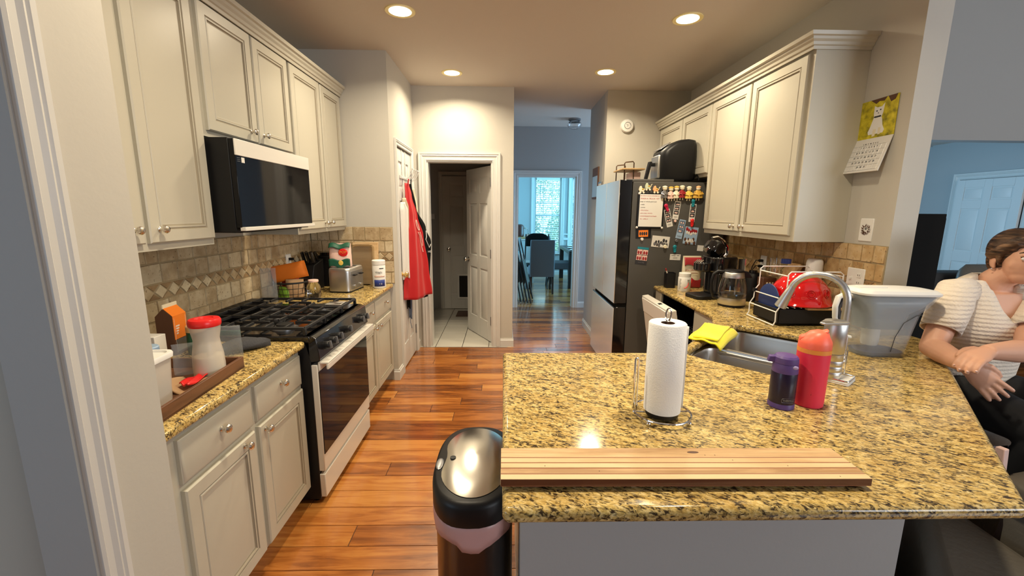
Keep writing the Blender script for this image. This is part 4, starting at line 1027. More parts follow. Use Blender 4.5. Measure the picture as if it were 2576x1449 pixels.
def dish_rack():
    x0, x1, y0, y1 = 1.548, 1.945, 2.33, 2.575
    t = thing('dish_rack', 'two tier white wire dish rack with black basin holding the red bowl', 'dish rack', ((x0+x1)/2, (y0+y1)/2, ZC))
    b = MB(); h = .098
    b.box(x0+.02, x1, y0, y1, ZC+.012, ZC+.018); b.box(x0+.02, x1, y0, y0+.006, ZC+.012, ZC+h); b.box(x0+.02, x1, y1-.006, y1, ZC+.012, ZC+h); b.box(x0+.02, x0+.026, y0, y1, ZC+.012, ZC+h); b.box(x1-.006, x1, y0, y1, ZC+.012, ZC+h)
    b.build('basin', 'black_plastic', t, bevel=.002)
    b = MB(); r_ = .0036
    for y in (y0-.008, y1+.008):
        b.tube([(x0-.012, y, ZC+.006), (x0, y, ZC+.030), (x0-.002, y, ZC+.085), (x0+.020, y, ZC+.12), (x0+.022, y, ZC+.17), (x0+.045, y, ZC+.20), (x0+.045, y, ZC+.30), (x0+.06, y, ZC+.315), (x1-.06, y, ZC+.315), (x1-.04, y, ZC+.30), (x1-.04, y, ZC+.02)], r_, 8)
    for q in ((x0-.008, ZC+.008), (x0, ZC+.085), (x0+.022, ZC+.16), (x0+.045, ZC+.29), (x1-.04, ZC+.29)): b.tube([(q[0], y0-.008, q[1]), (q[0], y1+.008, q[1])], r_, 8)
    b.build('wire_frame', 'white_plastic', t)
    b = MB(); b.box(x0+.012, x0+.03, y0-.018, y0+.004, ZC+.158, ZC+.178); b.box(x0+.012, x0+.03, y1-.004, y1+.018, ZC+.158, ZC+.178); b.build('corner_clip', 'black_plastic', t)
    b = MB()
    for k in range(9): x = x0+.07+k*.038; b.tube([(x, y0-.004, ZC+.108), (x, y1+.004, ZC+.108)], .0022, 6)
    b.build('upper_grid', 'white_plastic', t)
    # inverted red bowl
    c = (1.762, 2.455, ZC+.125)
    t = thing('mixing_bowl', 'large glossy red ceramic bowl turned upside down on the dish rack', 'bowl', c)
    rs = []; n = 72
    for r_, z, f in ((.176, -.012, 0), (.180, -.006, 0), (.176, .000, 0), (.166, .012, .010), (.158, .040, .020), (.148, .075, .025), (.128, .110, .015), (.100, .138, 0), (.062, .156, 0), (.058, .166, 0), (.052, .167, 0), (.048, .158, 0), (.001, .157, 0)):
        rs.append([(c[0]+r_*(1+f*math.cos(9*2*PI*j/n))*math.cos(2*PI*j/n), c[1]+.90*r_*(1+f*math.cos(9*2*PI*j/n))*math.sin(2*PI*j/n), c[2]+z) for j in range(n)])
    rs = rs + [[(c[0]+r_*math.cos(2*PI*j/n), c[1]+.9*r_*math.sin(2*PI*j/n), c[2]+z) for j in range(n)] for r_, z in ((.001, .150), (.094, .132), (.142, .070), (.160, .012), (.172, -.012))]
    b = MB(); b.rings(rs, cap=False, close=True); b.build('bowl', 'red_enamel', t, angle=60)
    for k in range(9):
        b = MB(); a = 2*PI*(k+.5)/9
        for q in (.014, .024): 
            pc = Vector((c[0]+.163*math.cos(a)*.93, c[1]+.9*.163*math.sin(a)*.93, c[2]+.062)); u = Vector((-math.sin(a), math.cos(a), 0)); w = Vector((-.25*math.cos(a), -.25*math.sin(a), 1)).normalized()
            b.tube([pc+u*q*math.cos(2*PI*j/16)+w*q*math.sin(2*PI*j/16) for j in range(16)], .0022, 6, close=True)
        b.build('embossed_scroll', 'red_enamel', t)
    # wooden spatula lying in the basin
    b = MB(); b.hull8([(1.72, 2.31, 1.003), (1.93, 2.315, 1.000), (1.93, 2.345, 1.000), (1.72, 2.34, 1.003)], [(1.72, 2.31, 1.016), (1.93, 2.315, 1.013), (1.93, 2.345, 1.013), (1.72, 2.34, 1.016)])
    tag(b.build('wooden_spatula', 'bamboo', bevel=.004), 'flat wooden spatula lying across front edge of the black rack basin', 'spatula')
    # navy plate and drinking glass in the rack
    b = MB(); b.lathe([(.001, 0), (.070, .001), (.098, .010), (.100, .014), (.070, .006), (.001, .005)], (1.578, 2.47, ZC+.125), 36, 'x'); tag(b.build('dinner_plate', 'navy'), 'dark blue plate standing on edge at left inside the dish rack', 'plate')
    b = MB(); b.lathe([(.001, .004), (.028, .004), (.032, .11), (.034, .11), (.030, 0), (.001, 0)], (1.71, 2.63, ZC+.25), 24); tag(b.build('drinking_glass', 'clear_glass'), 'small clear glass upside down behind the red bowl', 'glass')
    b = MB(); b.lathe([(.001, 0), (.026, 0), (.026, .028), (.001, .03)], (1.79, 2.645, ZC+.325), 20); tag(b.build('bottle_cap', 'royal_blue'), 'dark blue bottle cap just above the red bowl', 'cap')
    # white rounded bottle
    c = (1.938, 2.598, ZC+.0185)
    b = MB(); b.lathe([(.001, 0), (.043, 0), (.045, .004), (.045, .312), (.042, .332), (.034, .342), (.001, .344)], c, 32); tag(b.build('white_canister', 'white_plastic'), 'plain white rounded cylinder against the tiles behind the red bowl', 'canister')
dish_rack()
def cloth():
    # yellow microfibre cloth hanging over the sink edge
    t = thing('cleaning_cloth', 'bright yellow microfibre cloth draped at the sink edge', 'cloth', (1.05, 2.10, ZC))
    A = Vector((.935, 2.065, 0)); B_ = Vector((1.165, 2.365, 0)); e = (B_-A)
    nrm = Vector((e.y, -e.x, 0)).normalized()
    rr = random.Random(5)
    def fn(u, v):
        # v: across from aisle edge to over the sink; u along counter edge
        p = A+e*(u*.98+.02)+Vector((-.012, .0, 0)); dist = .012+v*(.155+.02*u)
        z = ZC+.0055+.004*math.sin(7*u+5*v)+.003*math.sin(13*v+2)
        q = p+nrm*dist
        if v > .8: z -= (v-.8)**1.5*.35
        return (q.x, q.y, z+.002)
    b = MB(); b.grid(fn, 22, 22); b.build('cloth_sheet', 'yellow_cloth', t, solid=.006, angle=80)
    def fn2(u, v):
        p = A+e*(u*.90+.06); q = p+nrm*(.022+v*.115); return (q.x, q.y, ZC+.015+.003*math.sin(9*u+3*v))
    b = MB(); b.grid(fn2, 12, 12); b.build('cloth_fold', 'yellow_cloth', t, solid=.006, angle=80)
cloth()
# ================================================================ RIGHT COUNTER
def kettle():
    c = (1.595, 2.885); t = thing('electric_kettle', 'glass electric kettle with steel base and black handle on right counter', 'kettle', (c[0], c[1], ZC), R(165))
    b = LB(); b.lathe([(.001, 0), (.082, 0), (.086, .004), (.086, .014), (.001, .014)], n=36); b.build('power_base', 'black_plastic', t)
    b = LB(); b.lathe([(.001, .015), (.088, .015), (.090, .020), (.088, .062), (.001, .062)], n=40); b.build('steel_ring', 'brushed_steel', t)
    b = LB(); pr = [(.087, .062), (.090, .085), (.089, .12), (.080, .17), (.068, .205)]; b.lathe(pr+[(r_-.003, h) for r_, h in pr[::-1]], n=40, cap=False); b.build('glass_body', 'clear_glass', t)
    b = LB(); b.lathe([(.001, .064), (.0855, .064), (.0875, .092), (.001, .092)], n=36); b.build('water', 'water', t)
    b = LB(); b.lathe([(.060, .196), (.0705, .200), (.066, .232), (.062, .238), (.001, .238)], n=40); b.build('collar', 'brushed_steel', t)
    b = LB(); b.lathe([(.001, .238), (.063, .238), (.066, .242), (.060, .250), (.001, .254)], n=36); b.build('lid', 'black_plastic', t)
    b = LB(); b.hull8([(-.115, -.02, .20), (-.05, -.025, .20), (-.05, .025, .20), (-.115, .02, .20)], [(-.085, -.02, .243), (-.05, -.025, .247), (-.05, .025, .247), (-.085, .02, .243)]); b.build('spout_cover', 'black_plastic', t, bevel=.004)
    b = LB(); b.tube([(.06, 0, .235), (.10, 0, .238), (.128, 0, .215), (.138, 0, .17), (.134, 0, .10), (.118, 0, .055), (.09, 0, .05)], [.011, .011, .011, .010, .010, .010, .010], 12); b.build('handle', 'black_plastic', t)
kettle()
def coffee_maker():
    c = (1.60, 3.18); t = thing('coffee_maker', 'black pod coffee maker with raised silver handle on right counter', 'coffee maker', (c[0], c[1], ZC), R(180+12))
    b = LB(); b.prism(rrect(.26, .19, .04, 5, .05, 0), 0, .028); b.build('drip_tray', 'black_plastic', t, bevel=.004)
    b = LB(); b.prism(rrect(.17, .20, .05, 6, -.06, 0), .028, .20); b.prism(rrect(.20, .215, .06, 6, -.045, 0), .20, .315); b.build('body', 'black_gloss', t, bevel=.012, seg=3)
    b = LB(); b.prism(rrect(.10, .13, .04, 5, .10, 0), .205, .275); b.build('brew_head', 'black_gloss', t, bevel=.010)
    def TP(x, y, z):
        return Matrix.Translation((.02, 0, .33)) @ Matrix.Rotation(R(-38), 4, 'Y') @ Vector((x, y, z))
    b = LB(); b.rings([[TP(x, y, z) for x, y in rrect(w, .13, .05, 6, .02, 0)] for w, z in ((.12, .0), (.13, .02), (.13, .07), (.10, .085))]); b.build('open_lid', 'black_gloss', t)
    b = LB(); pts = [TP(-.09+.0, 0, .02), TP(-.095, 0, .075), TP(-.06, 0, .115), TP(.0, 0, .13), TP(.06, 0, .118), TP(.092, 0, .085)]
    b.tube(pts, [.014, .016, .016, .016, .015, .012], 12, flat=.6); b.build('lid_handle', 'chrome', t)
    b = LB()
    for k in range(4): b.tube([(.12, -.03+k*.02, .29), (.15, -.03+k*.02, .265), (.13, -.03+k*.02, .25)], .004, 6)
    b.build('pod_clips', 'chrome', t)
    b = LB(); b.prism(rrect(.075, .16, .03, 5, -.19, 0), 0, .30); b.build('water_tank', 'clear_plastic', t, bevel=.004)
coffee_maker()
def supplement_bottle():
    c = (1.500, 3.45); t = thing('supplement_jar', 'white plastic jar with a red chilli shaped mark beside the fridge', 'jar', (c[0], c[1], ZC), R(-24))
    b = LB(); b.lathe([(.001, 0), (.048, 0), (.050, .003), (.050, .112), (.046, .118), (.001, .118)], n=40); b.build('body', 'white_plastic', t)
    b = LB(); b.lathe([(.001, .119), (.047, .119), (.047, .146), (.044, .150), (.001, .150)], n=48); b.build('lid', 'white_plastic', t)
    b = LB()
    def S(a, z, r_=.0508): a = R(a); return (r_*math.cos(a), r_*math.sin(a), z)
    b.tube([S(268, .030), S(280, .030), S(292, .036), S(302, .048), S(308, .062), S(309, .075)], [.004, .0075, .0085, .008, .0075, .004], 8, flat=.25)
    b.build('red_mark', 'red_plastic', t)
    b = LB()
    for k in range(9): b.tube([S(222, .020+k*.010), S(236+(k % 3)*3, .020+k*.010)], .0012, 4)
    b.tube([S(296, .096), S(318, .096)], .004, 4, flat=.3); b.build('label_print', 'ink', t)
supplement_bottle()
def snack_bag(name, label, c, w, d, h, rz, mats, fn=None, sag=.0, cat='bag'):
    """pouch: wide in x, sealed top; returns thing"""
    t = thing(name, label, cat, c, rz)
    b = LB(); n = 28; rs = []; rr = random.Random(int(abs(c[0]*1000))+3)
    for z, k, kw in ((0, .85, .94), (.03, 1, 1), (.25, 1.05, 1.0), (.5, .95, .99), (.75, .65, .985), (.9, .28, .98), (.96, .06, .98), (1, .05, .98)):
        ring = []
        for j in range(n):
            a = 2*PI*j/n; cx, sy = math.cos(a), math.sin(a)
            px = math.copysign(abs(cx)**.6, cx)*w/2*kw; py = math.copysign(abs(sy)**.8, sy)*d/2*k
            jj = .03*w*rr.uniform(-1, 1)*(.3 if z > .9 else 1)
            ring.append((px+jj*.3, py+jj*.6+sag*z*z, z*h))
        rs.append(ring)
    b.rings(rs); bd = b.build('pouch', mats[0], t, angle=45)
    return t, bd
# red and cream snack bag by the fridge, reading WATERMELON
t, bd = snack_bag('snack_bag', 'red and cream snack bag reading WATERMELON standing behind the coffee maker', (1.615, 3.60, ZC), .16, .07, .275, 0, ['cream'])
b = LB(); 
for z0, z1 in ((.19, .262), (.006, .085)):
    b.grid(lambda u, v: (-.074+.148*u, -.0395*(1 if z0 < .1 else (1.02-.62*v*v)) + .001, z0+(z1-z0)*v+(.018*math.sin(PI*2*u) if (v > .9 and z0 < .1) or (v < .1 and z0 > .1) else 0)), 14, 5)
b.build('red_print', 'dark_red', t, solid=.0015)
b = LB(); b.ball((-.025, -.034, .062), .036, 18, (1, .22, 1)); b.build('fruit_print', 'red_plastic', t)
pw = world_of(t); text_mesh('WATERMELON', .020, 'dark_red', 'bag_text', t, pw @ basis((-.0, -.041, .155), (1, 0, 0), (0, 0, 1)))
text_mesh('SWEETENED', .010, 'dark_red', 'bag_text', t, pw @ basis((.015, -.041, .132), (1, 0, 0), (0, 0, 1)))
def pen_cup():
    c = (1.435, 3.60, ZC); t = thing('pen_cup', 'black cup with a white marker standing against the fridge side', 'cup', c)
    b = MB(); b.prism([(c[0]+x, c[1]+y) for x, y in rrect(.075, .075, .01)], c[2], c[2]+.004)
    pr = rrect(.075, .075, .01); b.rings([[(c[0]+x*k, c[1]+y*k, z) for x, y in pr] for z, k in ((ZC, 1), (ZC+.13, 1.05), (ZC+.13, 1.0), (ZC+.005, .95))], cap=False); b.build('cup', 'black_plastic', t)
    m = thing('marker_pen', 'white marker pen with a red tip leaning in the black cup', 'pen', (c[0]-.01, c[1]-.01, ZC+.02))
    b = MB(); p0 = Vector((c[0]+.015, c[1]-.01, ZC+.01)); p1 = Vector((c[0]-.045, c[1]-.03, ZC+.150)); b.tube([p0, p1], .005, 10); b.build('barrel', 'white_plastic', m)
    b = MB(); d = (p1-p0).normalized(); b.tube([p1, p1+d*.022], .0055, 10); b.build('cap', 'dark_red', m)
pen_cup()
# black coffee grinder behind the kettle with two cords to the outlet
t = thing('coffee_grinder', 'black rounded small appliance in shadow between the kettle and the wall', 'appliance', (1.84, 3.07, ZC))
b = MB(); b.lathe([(.001, 0), (.075, 0), (.078, .01), (.072, .08), (.060, .15), (.055, .19), (.045, .205), (.001, .208)], (1.84, 3.07, ZC), 28); b.build('body', 'black_plastic', t)
b = MB(); b.lathe([(.001, .209), (.030, .209), (.026, .225), (.001, .226)], (1.84, 3.07, ZC), 20); b.build('lid', 'black_gloss', t)
def plate_y(name, label, cat, x, n, yc, zc, w, h, m='white_plastic'):
    """wall plate on a wall facing n (x direction)"""
    t = thing(name, label, cat, (x, yc, zc)); b = MB()
    b.rings([[(x+n*d, yc+u*k, zc+v*k) for u, v in rrect(w, h, .004, 2)] for d, k in ((0, 1), (.003, 1), (.006, .95))]); b.build('plate', m, t)
    return t
def receptacle(t, x, n, yc, zc):
    b = MB()
    for s in (-1, 1): b.box(x+n*.006, x+n*.0085, yc-.014, yc+.014, zc+s*.021-.013, zc+s*.021+.013)
    o = b.build('receptacle', 'white_plastic', t, bevel=.003)
    b = MB()
    for s in (-1, 1):
        for q in (-.006, .006): b.box(x+n*.0085, x+n*.0092, yc+q-.0012, yc+q+.0012, zc+s*.021-.004, zc+s*.021+.006)
    b.build('slots', 'ink', o)
XT = 1.990
t = plate_y('outlet_plate', 'small cream outlet plate with two black plugs on right backsplash', 'outlet', XT, -1, 3.20, 1.165, .072, .118); receptacle(t, XT, -1, 3.20, 1.165)
for i, s in enumerate((-1, 1)):
    p = thing('power_cord', ['lower black plug and cord running down to the coffee maker area', 'upper black plug and cord in the cream outlet plate'][i], 'cord', (XT-.01, 3.20, 1.165+s*.021))
    b = MB(); b.box(XT-.038, XT-.0095, 3.188, 3.212, 1.165+s*.021-.010, 1.165+s*.021+.010); b.build('plug', 'black_plastic', p, bevel=.004)
    b = MB(); z = 1.165+s*.021
    b.tube([(XT-.036, 3.20, z), (XT-.06, 3.20, z+.004), (XT-.09, 3.19, z-.03-.01*i), (XT-.115, 3.15+.03*i, z-.12), (XT-.11, 3.10+.04*i, ZC+.04), (XT-.10, 3.16, ZC+.006), (XT-.10+.02*i, 3.25+.03*i, ZC+.004)], .0032, 8); b.build('cord', 'black_plastic', p)
t = plate_y('outlet_plate', 'wide white switch and outlet plate on tiles above the water pitcher', 'outlet', XT, -1, 2.338, 1.182, .118, .118); receptacle(t, XT, -1, 2.312, 1.182)
b = MB(); b.box(XT-.0072, XT-.006, 2.355, 2.373, 1.170, 1.194); b.box(XT-.016, XT-.007, 2.360, 2.368, 1.178, 1.190); b.build('toggle', 'white_plastic', t, bevel=.001)
t = plate_y('switch_plate', 'white blank wall plate with a dark wreath print under the calendar', 'switch plate', 2.0, -1, 2.326, 1.455, .085, .125)
b = MB(); rr = random.Random(8)
for k in range(60):
    a = rr.random()*2*PI; r0, r1 = rr.uniform(.012, .018), rr.uniform(.022, .034); a2 = a+rr.uniform(-.3, .3)
    b.tube([(1.9935, 2.326+r0*math.cos(a), 1.458+r0*math.sin(a)), (1.9935, 2.326+r1*math.cos(a2), 1.458+r1*math.sin(a2))], rr.uniform(.0008, .0018), 4)
b.build('wreath_print', 'brown_card', t)
b = MB(); b.lathe([(.001, 0), (.008, 0), (.001, .001)], (1.9935, 2.326, 1.462), 10, 'x'); b.build('bird_print', 'grey_metal', t)
# leaning cutting board and dark slotted holder
b = MB(); b.hull8([(1.775, 2.865, ZC), (1.80, 2.865, ZC), (1.80, 3.06, ZC), (1.775, 3.06, ZC)], [(1.955, 2.865, 1.215), (1.975, 2.865, 1.205), (1.975, 3.06, 1.205), (1.955, 3.06, 1.215)])
t = thing('cutting_board', 'plain wooden board leaning on the right backsplash behind the dish rack', 'cutting board', (1.8, 2.8, ZC)); bb = MB()
bb.hull8([(1.790, 2.74, ZC), (1.812, 2.74, ZC), (1.812, 2.86, ZC), (1.790, 2.86, ZC)], [(1.955, 2.74, 1.215), (1.977, 2.74, 1.205), (1.977, 2.86, 1.205), (1.955, 2.86, 1.215)]); bb.build('board', 'board_wood', t, bevel=.004)
t = thing('utensil_block', 'dark slotted wooden block with pale stripes beside the leaning board', 'block', (1.86, 2.935, ZC)); b = MB(); b.box(1.805, 1.90, 2.885, 2.955, ZC, ZC+.195); b.build('block', 'dark_wood', t, bevel=.004)
b = MB()
for k in range(3): b.box(1.828+k*.020, 1.838+k*.020, 2.8825, 2.885, ZC+.02, ZC+.165)
b.build('pale_stripes', 'cream', t)
# ---------------------------------------------------------------- calendar
def calendar():
    t = thing('wall_calendar', 'open wall calendar with a white cat photo on yellow grass', 'calendar', (2.0, 2.36, 2.13))
    ya, yb = 2.478, 2.245; x = 1.996
    b = MB(); b.box(x-.003, x, yb, ya, 1.945, 2.145); pg = b.build('picture_page', 'gold_yellow', t)
    nt = None
    m = bpy.data.materials.new('calendar_photo'); m.use_nodes = True; nt = m.node_tree; bs = nt.nodes['Principled BSDF']; bs.inputs['Roughness'].default_value = .35
    tc = nd(nt, 'ShaderNodeTexCoord'); n1 = nd(nt, 'ShaderNodeTexNoise'); n1.inputs['Scale'].default_value = 28; n1.inputs['Detail'].default_value = 5; nt.links.new(tc.outputs['Object'], n1.inputs['Vector'])
    r_ = ramp(nt, [(.3, (.16, .15, .01)), (.5, (.50, .42, .01)), (.7, (.72, .62, .04))]); nt.links.new(n1.outputs['Fac'], r_.inputs[0]); nt.links.new(r_.outputs[0], bs.inputs['Base Color']); M['calendar_photo'] = m
    pg.data.materials[0] = m
    # cat printed on the picture: outline shapes just proud of the page. v to the right (towards -y)
    P = lambda u, v: (x-.0036, ya-u, 1.945+v)
    def flat(name, polys, mm, d=0):
        b = MB()
        for poly in polys: b.add([(x-.0034-d, ya-u, 1.945+v) for u, v in poly], [tuple(range(len(poly)))])
        b.build(name, mm, t, solid=.0004, smooth=False)
    flat('cat_body', [[(.075, .02), (.165, .02), (.172, .035), (.158, .060), (.150, .095), (.140, .112), (.100, .112), (.092, .090), (.080, .055), (.070, .035)], [(.098, .105), (.146, .105), (.152, .125), (.156, .172), (.140, .156), (.112, .156), (.094, .166), (.094, .125)]], 'white_plastic')
    flat('cat_face', [[(.108, .135), (.116, .135), (.116, .141), (.108, .141)], [(.130, .138), (.138, .138), (.138, .144), (.130, .144)], [(.119, .124), (.127, .124), (.123, .130)], [(.105, .104), (.141, .104), (.139, .110), (.107, .110)]], 'ink', .0006)
    flat('cat_legs', [[(.100, .008), (.118, .010), (.122, .045), (.104, .045)], [(.135, .015), (.150, .015), (.150, .05), (.135, .05)]], 'cream', .0004)
    flat('dark_leaves', [[(.065, .200), (.165, .200), (.150, .182), (.120, .186), (.100, .176)], [(.170, .2), (.225, .2), (.215, .175), (.19, .168)]], 'brown_card')
    b = MB(); b.hull8([(x-.060, ya+.004, 1.765), (x-.056, ya+.004, 1.763), (x-.056, yb-.002, 1.763), (x-.060, yb-.002, 1.765)], [(x-.004, ya, 1.945), (x, ya, 1.945), (x, yb, 1.945), (x-.004, yb, 1.945)]); b.build('date_page', 'paper_white', t)
    def Q(u, v): # u 0..1 left to right, v 0..1 bottom to top
        return Vector((x-.0604+.056*v, ya-u*(ya-yb)*.98, 1.765+.18*v))
    ex = Vector((0, -1, 0)); ey = (Q(0, 1)-Q(0, 0)).normalized(); off = ex.cross(ey)*.0006
    b = MB()
    for r_ in range(6): p, q = Q(.04, .06+r_*.145), Q(.96, .06+r_*.145); b.tube([p+off, q+off], .00045, 4)
    for c_ in range(8): p, q = Q(.04+c_*.1314, .06), Q(.04+c_*.1314, .79); b.tube([p+off, q+off], .00035, 4)
    b.build('date_grid', 'grey_metal', t)
    text_mesh('S   M   T   W   T   F   S', .010, 'ink', 'weekday_text', t, basis(Q(.5, .83)+off, ex, ey))
    for r_ in range(5):
        body = '   '.join(str(r_*7+k+1) for k in range(7) if r_*7+k < 31); text_mesh(body, .0125, 'ink', 'date_text', t, basis(Q(.5, .73-r_*.145)+off, ex, ey))
calendar()
# air fryer and rack on the refrigerator
def air_fryer():
    c = (1.49, 3.92, 1.8225); t = thing('air_fryer', 'tall black air fryer with silver window strip on top of the refrigerator', 'air fryer', c, R(0))
    zt = 0
    b = LB(); rs = []
    for z, x0, x1, w in ((0, -.125, .19, .26), (.02, -.13, .195, .28), (.20, -.135, .195, .285), (.245, -.125, .195, .28), (.30, -.06, .192, .27), (.335, .02, .185, .25), (.345, .05, .17, .2)):
        rs.append([((x0+x1)/2+x, y, z) for x, y in rrect(x1-x0, w, .07, 7)])
    b.rings(rs); b.build('body', 'black_plastic', t, angle=50)
    b = LB(); b.grid(lambda u, v: (-.128+.088*v, -.085+.17*u, .258+.062*v), 6, 4); b.build('control_panel', 'grey_metal', t, solid=.004)
    b = LB(); b.box(-.140, -.110, -.10, .10, .015, .215); b.build('basket_front', 'brushed_steel', t, bevel=.01)
    b = LB(); b.hull8([(-.225, -.022, .01), (-.200, -.022, .01), (-.200, .022, .01), (-.225, .022, .01)], [(-.195, -.02, .165), (-.165, -.02, .165), (-.165, .02, .165), (-.195, .02, .165)]); b.box(-.19, -.135, -.018, .018, .125, .155); b.build('basket_handle', 'black_plastic', t, bevel=.005)
    cd = thing('power_cord', 'black looped power cord hanging behind the air fryer', 'cord', (1.67, 3.86, 1.83))
    b = MB(); x = 1.690
    b.tube([(x, 3.86, 1.90), (x, 3.83, 1.925), (x, 3.80, 1.93), (x, 3.775, 1.905), (x, 3.79, 1.88), (x, 3.82, 1.885), (x, 3.80, 1.86), (x, 3.765, 1.835), (x-.01, 3.74, 1.8130)], .005, 8); b.build('cord', 'black_plastic', cd)
    r_ = thing('wire_rack', 'small bronze wire rack with wooden shelf on top of the refrigerator', 'rack', (1.20, 4.30, 1.82))
    for y in (4.22, 4.52):
        b = MB(); b.tube([(1.165, y, 1.826), (1.165, y, 2.005), (1.175, y, 2.015), (1.245, y, 2.022), (1.255, y, 2.010), (1.255, y, 1.826)], .0055, 8)
        b.build('wire_end', 'bronze', r_)
    b = MB(); b.box(1.14, 1.36, 4.20, 4.54, 1.945, 1.960); b.build('shelf', 'bamboo', r_, bevel=.003)
    g = MB(); g.prism(rrect(.09, .20, .01, 3, 1.30, 4.38), 1.823, 1.93); tag(g.build('storage_jar', 'pink_pale', bevel=.005), 'pale pink box standing below the wooden shelf of the wire rack', 'box')
air_fryer()
# ================================================================ LEFT COUNTER
def jarlike(name, label, cat, c, prof, mats, lid=None, rz=0, extra=None, n=32):
    t = thing(name, label, cat, c, rz); b = LB(); b.lathe(prof, n=n); b.build('body', mats, t)
    if lid: b = LB(); b.lathe(lid[0], n=n); b.build('lid', lid[1], t)
    return t
def tray():
    t = thing('wooden_tray', 'dark brown wooden tray full of jars on the near left counter', 'tray', (-1.25, 1.42, ZC), R(4))
    b = LB(); w, l, h, k = .42, .50, .046, .012
    b.box(-w/2, w/2, -l/2, l/2, 0, .008); b.build('base', 'tray_wood', t)
    for x0, x1, y0, y1, in ((w/2-k, w/2, -l/2, l/2), (-w/2, -w/2+k, -l/2, l/2), (-w/2+k, w/2-k, l/2-k, l/2), (-w/2+k, w/2-k, -l/2, -l/2+k)):
        b = LB(); b.box(x0, x1, y0, y1, .008 if x1-x0 > .1 else 0, h); b.build('rail', 'tray_wood', t, bevel=.002)
tray()
ZT = ZC+.0085
def food_container():
    c = (-1.155, 1.285); t = thing('food_container', 'milky rectangular storage container with white lid nearest the doorway in tray', 'container', (c[0], c[1], ZT), R(4))
    b = LB(); rs = [[(x, y, z) for x, y in rrect(w, d, .025, 5)] for w, d, z in ((.125, .155, 0), (.128, .158, .01), (.140, .175, .155))]
    b.rings(rs, cap=False); b.rings([[(x, y, z) for x, y in rrect(w-.005, d-.005, .023, 5)] for w, d, z in ((.125, .155, .003), (.140, .175, .155))][::-1], cap=False); b.add(rs[0], [tuple(range(24))]); b.build('body', 'milky_plastic', t)
    b = LB(); b.rings([[(x, y, z) for x, y in rrect(w, d, .028, 5)] for w, d, z in ((.150, .186, .150), (.152, .188, .163), (.148, .184, .168), (.130, .166, .168), (.124, .160, .162))]); ld = b.build('lid', 'white_plastic', t)
    b = LB(); b.lathe([(.032, .1625), (.036, .1655), (.040, .1625)], n=28, cap=False, sx=.8); b.build('lid_ring', 'white_plastic', ld)
    b = LB(); rr = random.Random(4)
    for k in range(260):
        x, y, z = rr.uniform(-.045, .040), rr.uniform(-.06, .055), rr.uniform(.008, .05)*(1-.3*rr.random()); a = rr.random()*PI
        b.tube([(x, y, z), (x+.018*math.cos(a), y+.018*math.sin(a), z+rr.uniform(-.006, .006))], .003, 4)
    o = b.build('food_flakes', 'khaki', t); o['kind'] = 'stuff'
food_container()
t = jarlike('creamer_jar', 'tall pinch waisted creamer jar with a bright red lid in tray', 'jar', (-1.112, 1.562, ZT),
            [(.001, 0), (.046, 0), (.051, .006), (.052, .05), (.050, .09), (.043, .135), (.042, .15), (.048, .185), (.050, .20), (.001, .20)], 'milky_plastic',
            ([(.001, .2005), (.0515, .2005), (.053, .205), (.053, .220), (.049, .227), (.030, .229), (.028, .226), (.001, .226)], 'red_plastic'))
b = LB(); b.lathe([(.001, .004), (.044, .004), (.0465, .01), (.046, .085), (.001, .075)], n=28); b.build('creamer_powder', 'cream', t)
def carton():
    c = (-1.475, 1.87, ZC); t = thing('juice_carton', 'small orange and brown drink carton standing behind the tray', 'carton', c, R(6))
    w, d, h = .068, .095, .175
    b = LB(); b.hull8([(-w/2, -d/2, 0), (w/2, -d/2, 0), (w/2, d/2, 0), (-w/2, d/2, 0)], [(-w/2, -d/2, h), (w/2, -d/2, h), (w/2, d/2, h), (-w/2, d/2, h)])
    b.add([(-w/2, -d/2, h), (w/2, -d/2, h), (w/2, d/2, h), (-w/2, d/2, h), (0, -d/2, h+.035), (0, d/2, h+.035)], [(0, 1, 4), (1, 2, 5, 4), (2, 3, 5), (3, 0, 4, 5)]); b.build('box', 'brown_card', t)
    b = LB(); b.box(w/2, w/2+.0012, -d/2+.002, d/2-.002, .07, h); b.hull8([(w/2+.001, -d/2+.002, h), (w/2+.002, -d/2+.002, h), (w/2+.002, d/2-.002, h), (w/2+.001, d/2-.002, h)], [(0, -d/2+.002, h+.036), (.001, -d/2+.002, h+.037), (.001, d/2-.002, h+.037), (0, d/2-.002, h+.036)]); b.build('orange_label', 'orange_paper', t)
    b = LB(); b.box(w/2+.0012, w/2+.002, -d/2+.012, d/2-.012, .015, .068); b.build('photo_print', 'grey_metal', t)
    b = LB()
    for k in range(4): b.box(w/2+.0012, w/2+.002, -d/2+.016, -d/2+.04-.004*k, .125-.011*k, .131-.011*k)
    b.box(w/2+.0012, w/2+.0018, -d/2+.008, -d/2+.009, .01, h-.01); b.box(w/2+.0012, w/2+.0018, d/2-.009, d/2-.008, .01, h-.01); b.build('label_lines', 'paper_white', t)
    b = LB(); b.box(-.002, .002, -d/2, d/2, h+.034, h+.052); b.build('top_seal', 'cream', t)
carton()
jarlike('spice_jar', 'dark green labelled jar with a tan lid behind the red lidded creamer', 'jar', (-1.365, 1.86, ZC), [(.001, 0), (.036, 0), (.037, .004), (.037, .102), (.001, .102)], 'green_label', ([(.001, .103), (.038, .103), (.038, .126), (.035, .130), (.001, .130)], 'tan_plastic'))
jarlike('storage_jar', 'white jar with a pale blue screw lid in tray', 'jar', (-1.335, 1.56, ZT), [(.001, 0), (.042, 0), (.044, .004), (.044, .07), (.036, .09), (.001, .09)], 'white_plastic', ([(.001, .091), (.037, .091), (.037, .115), (.034, .119), (.001, .119)], 'light_blue'))
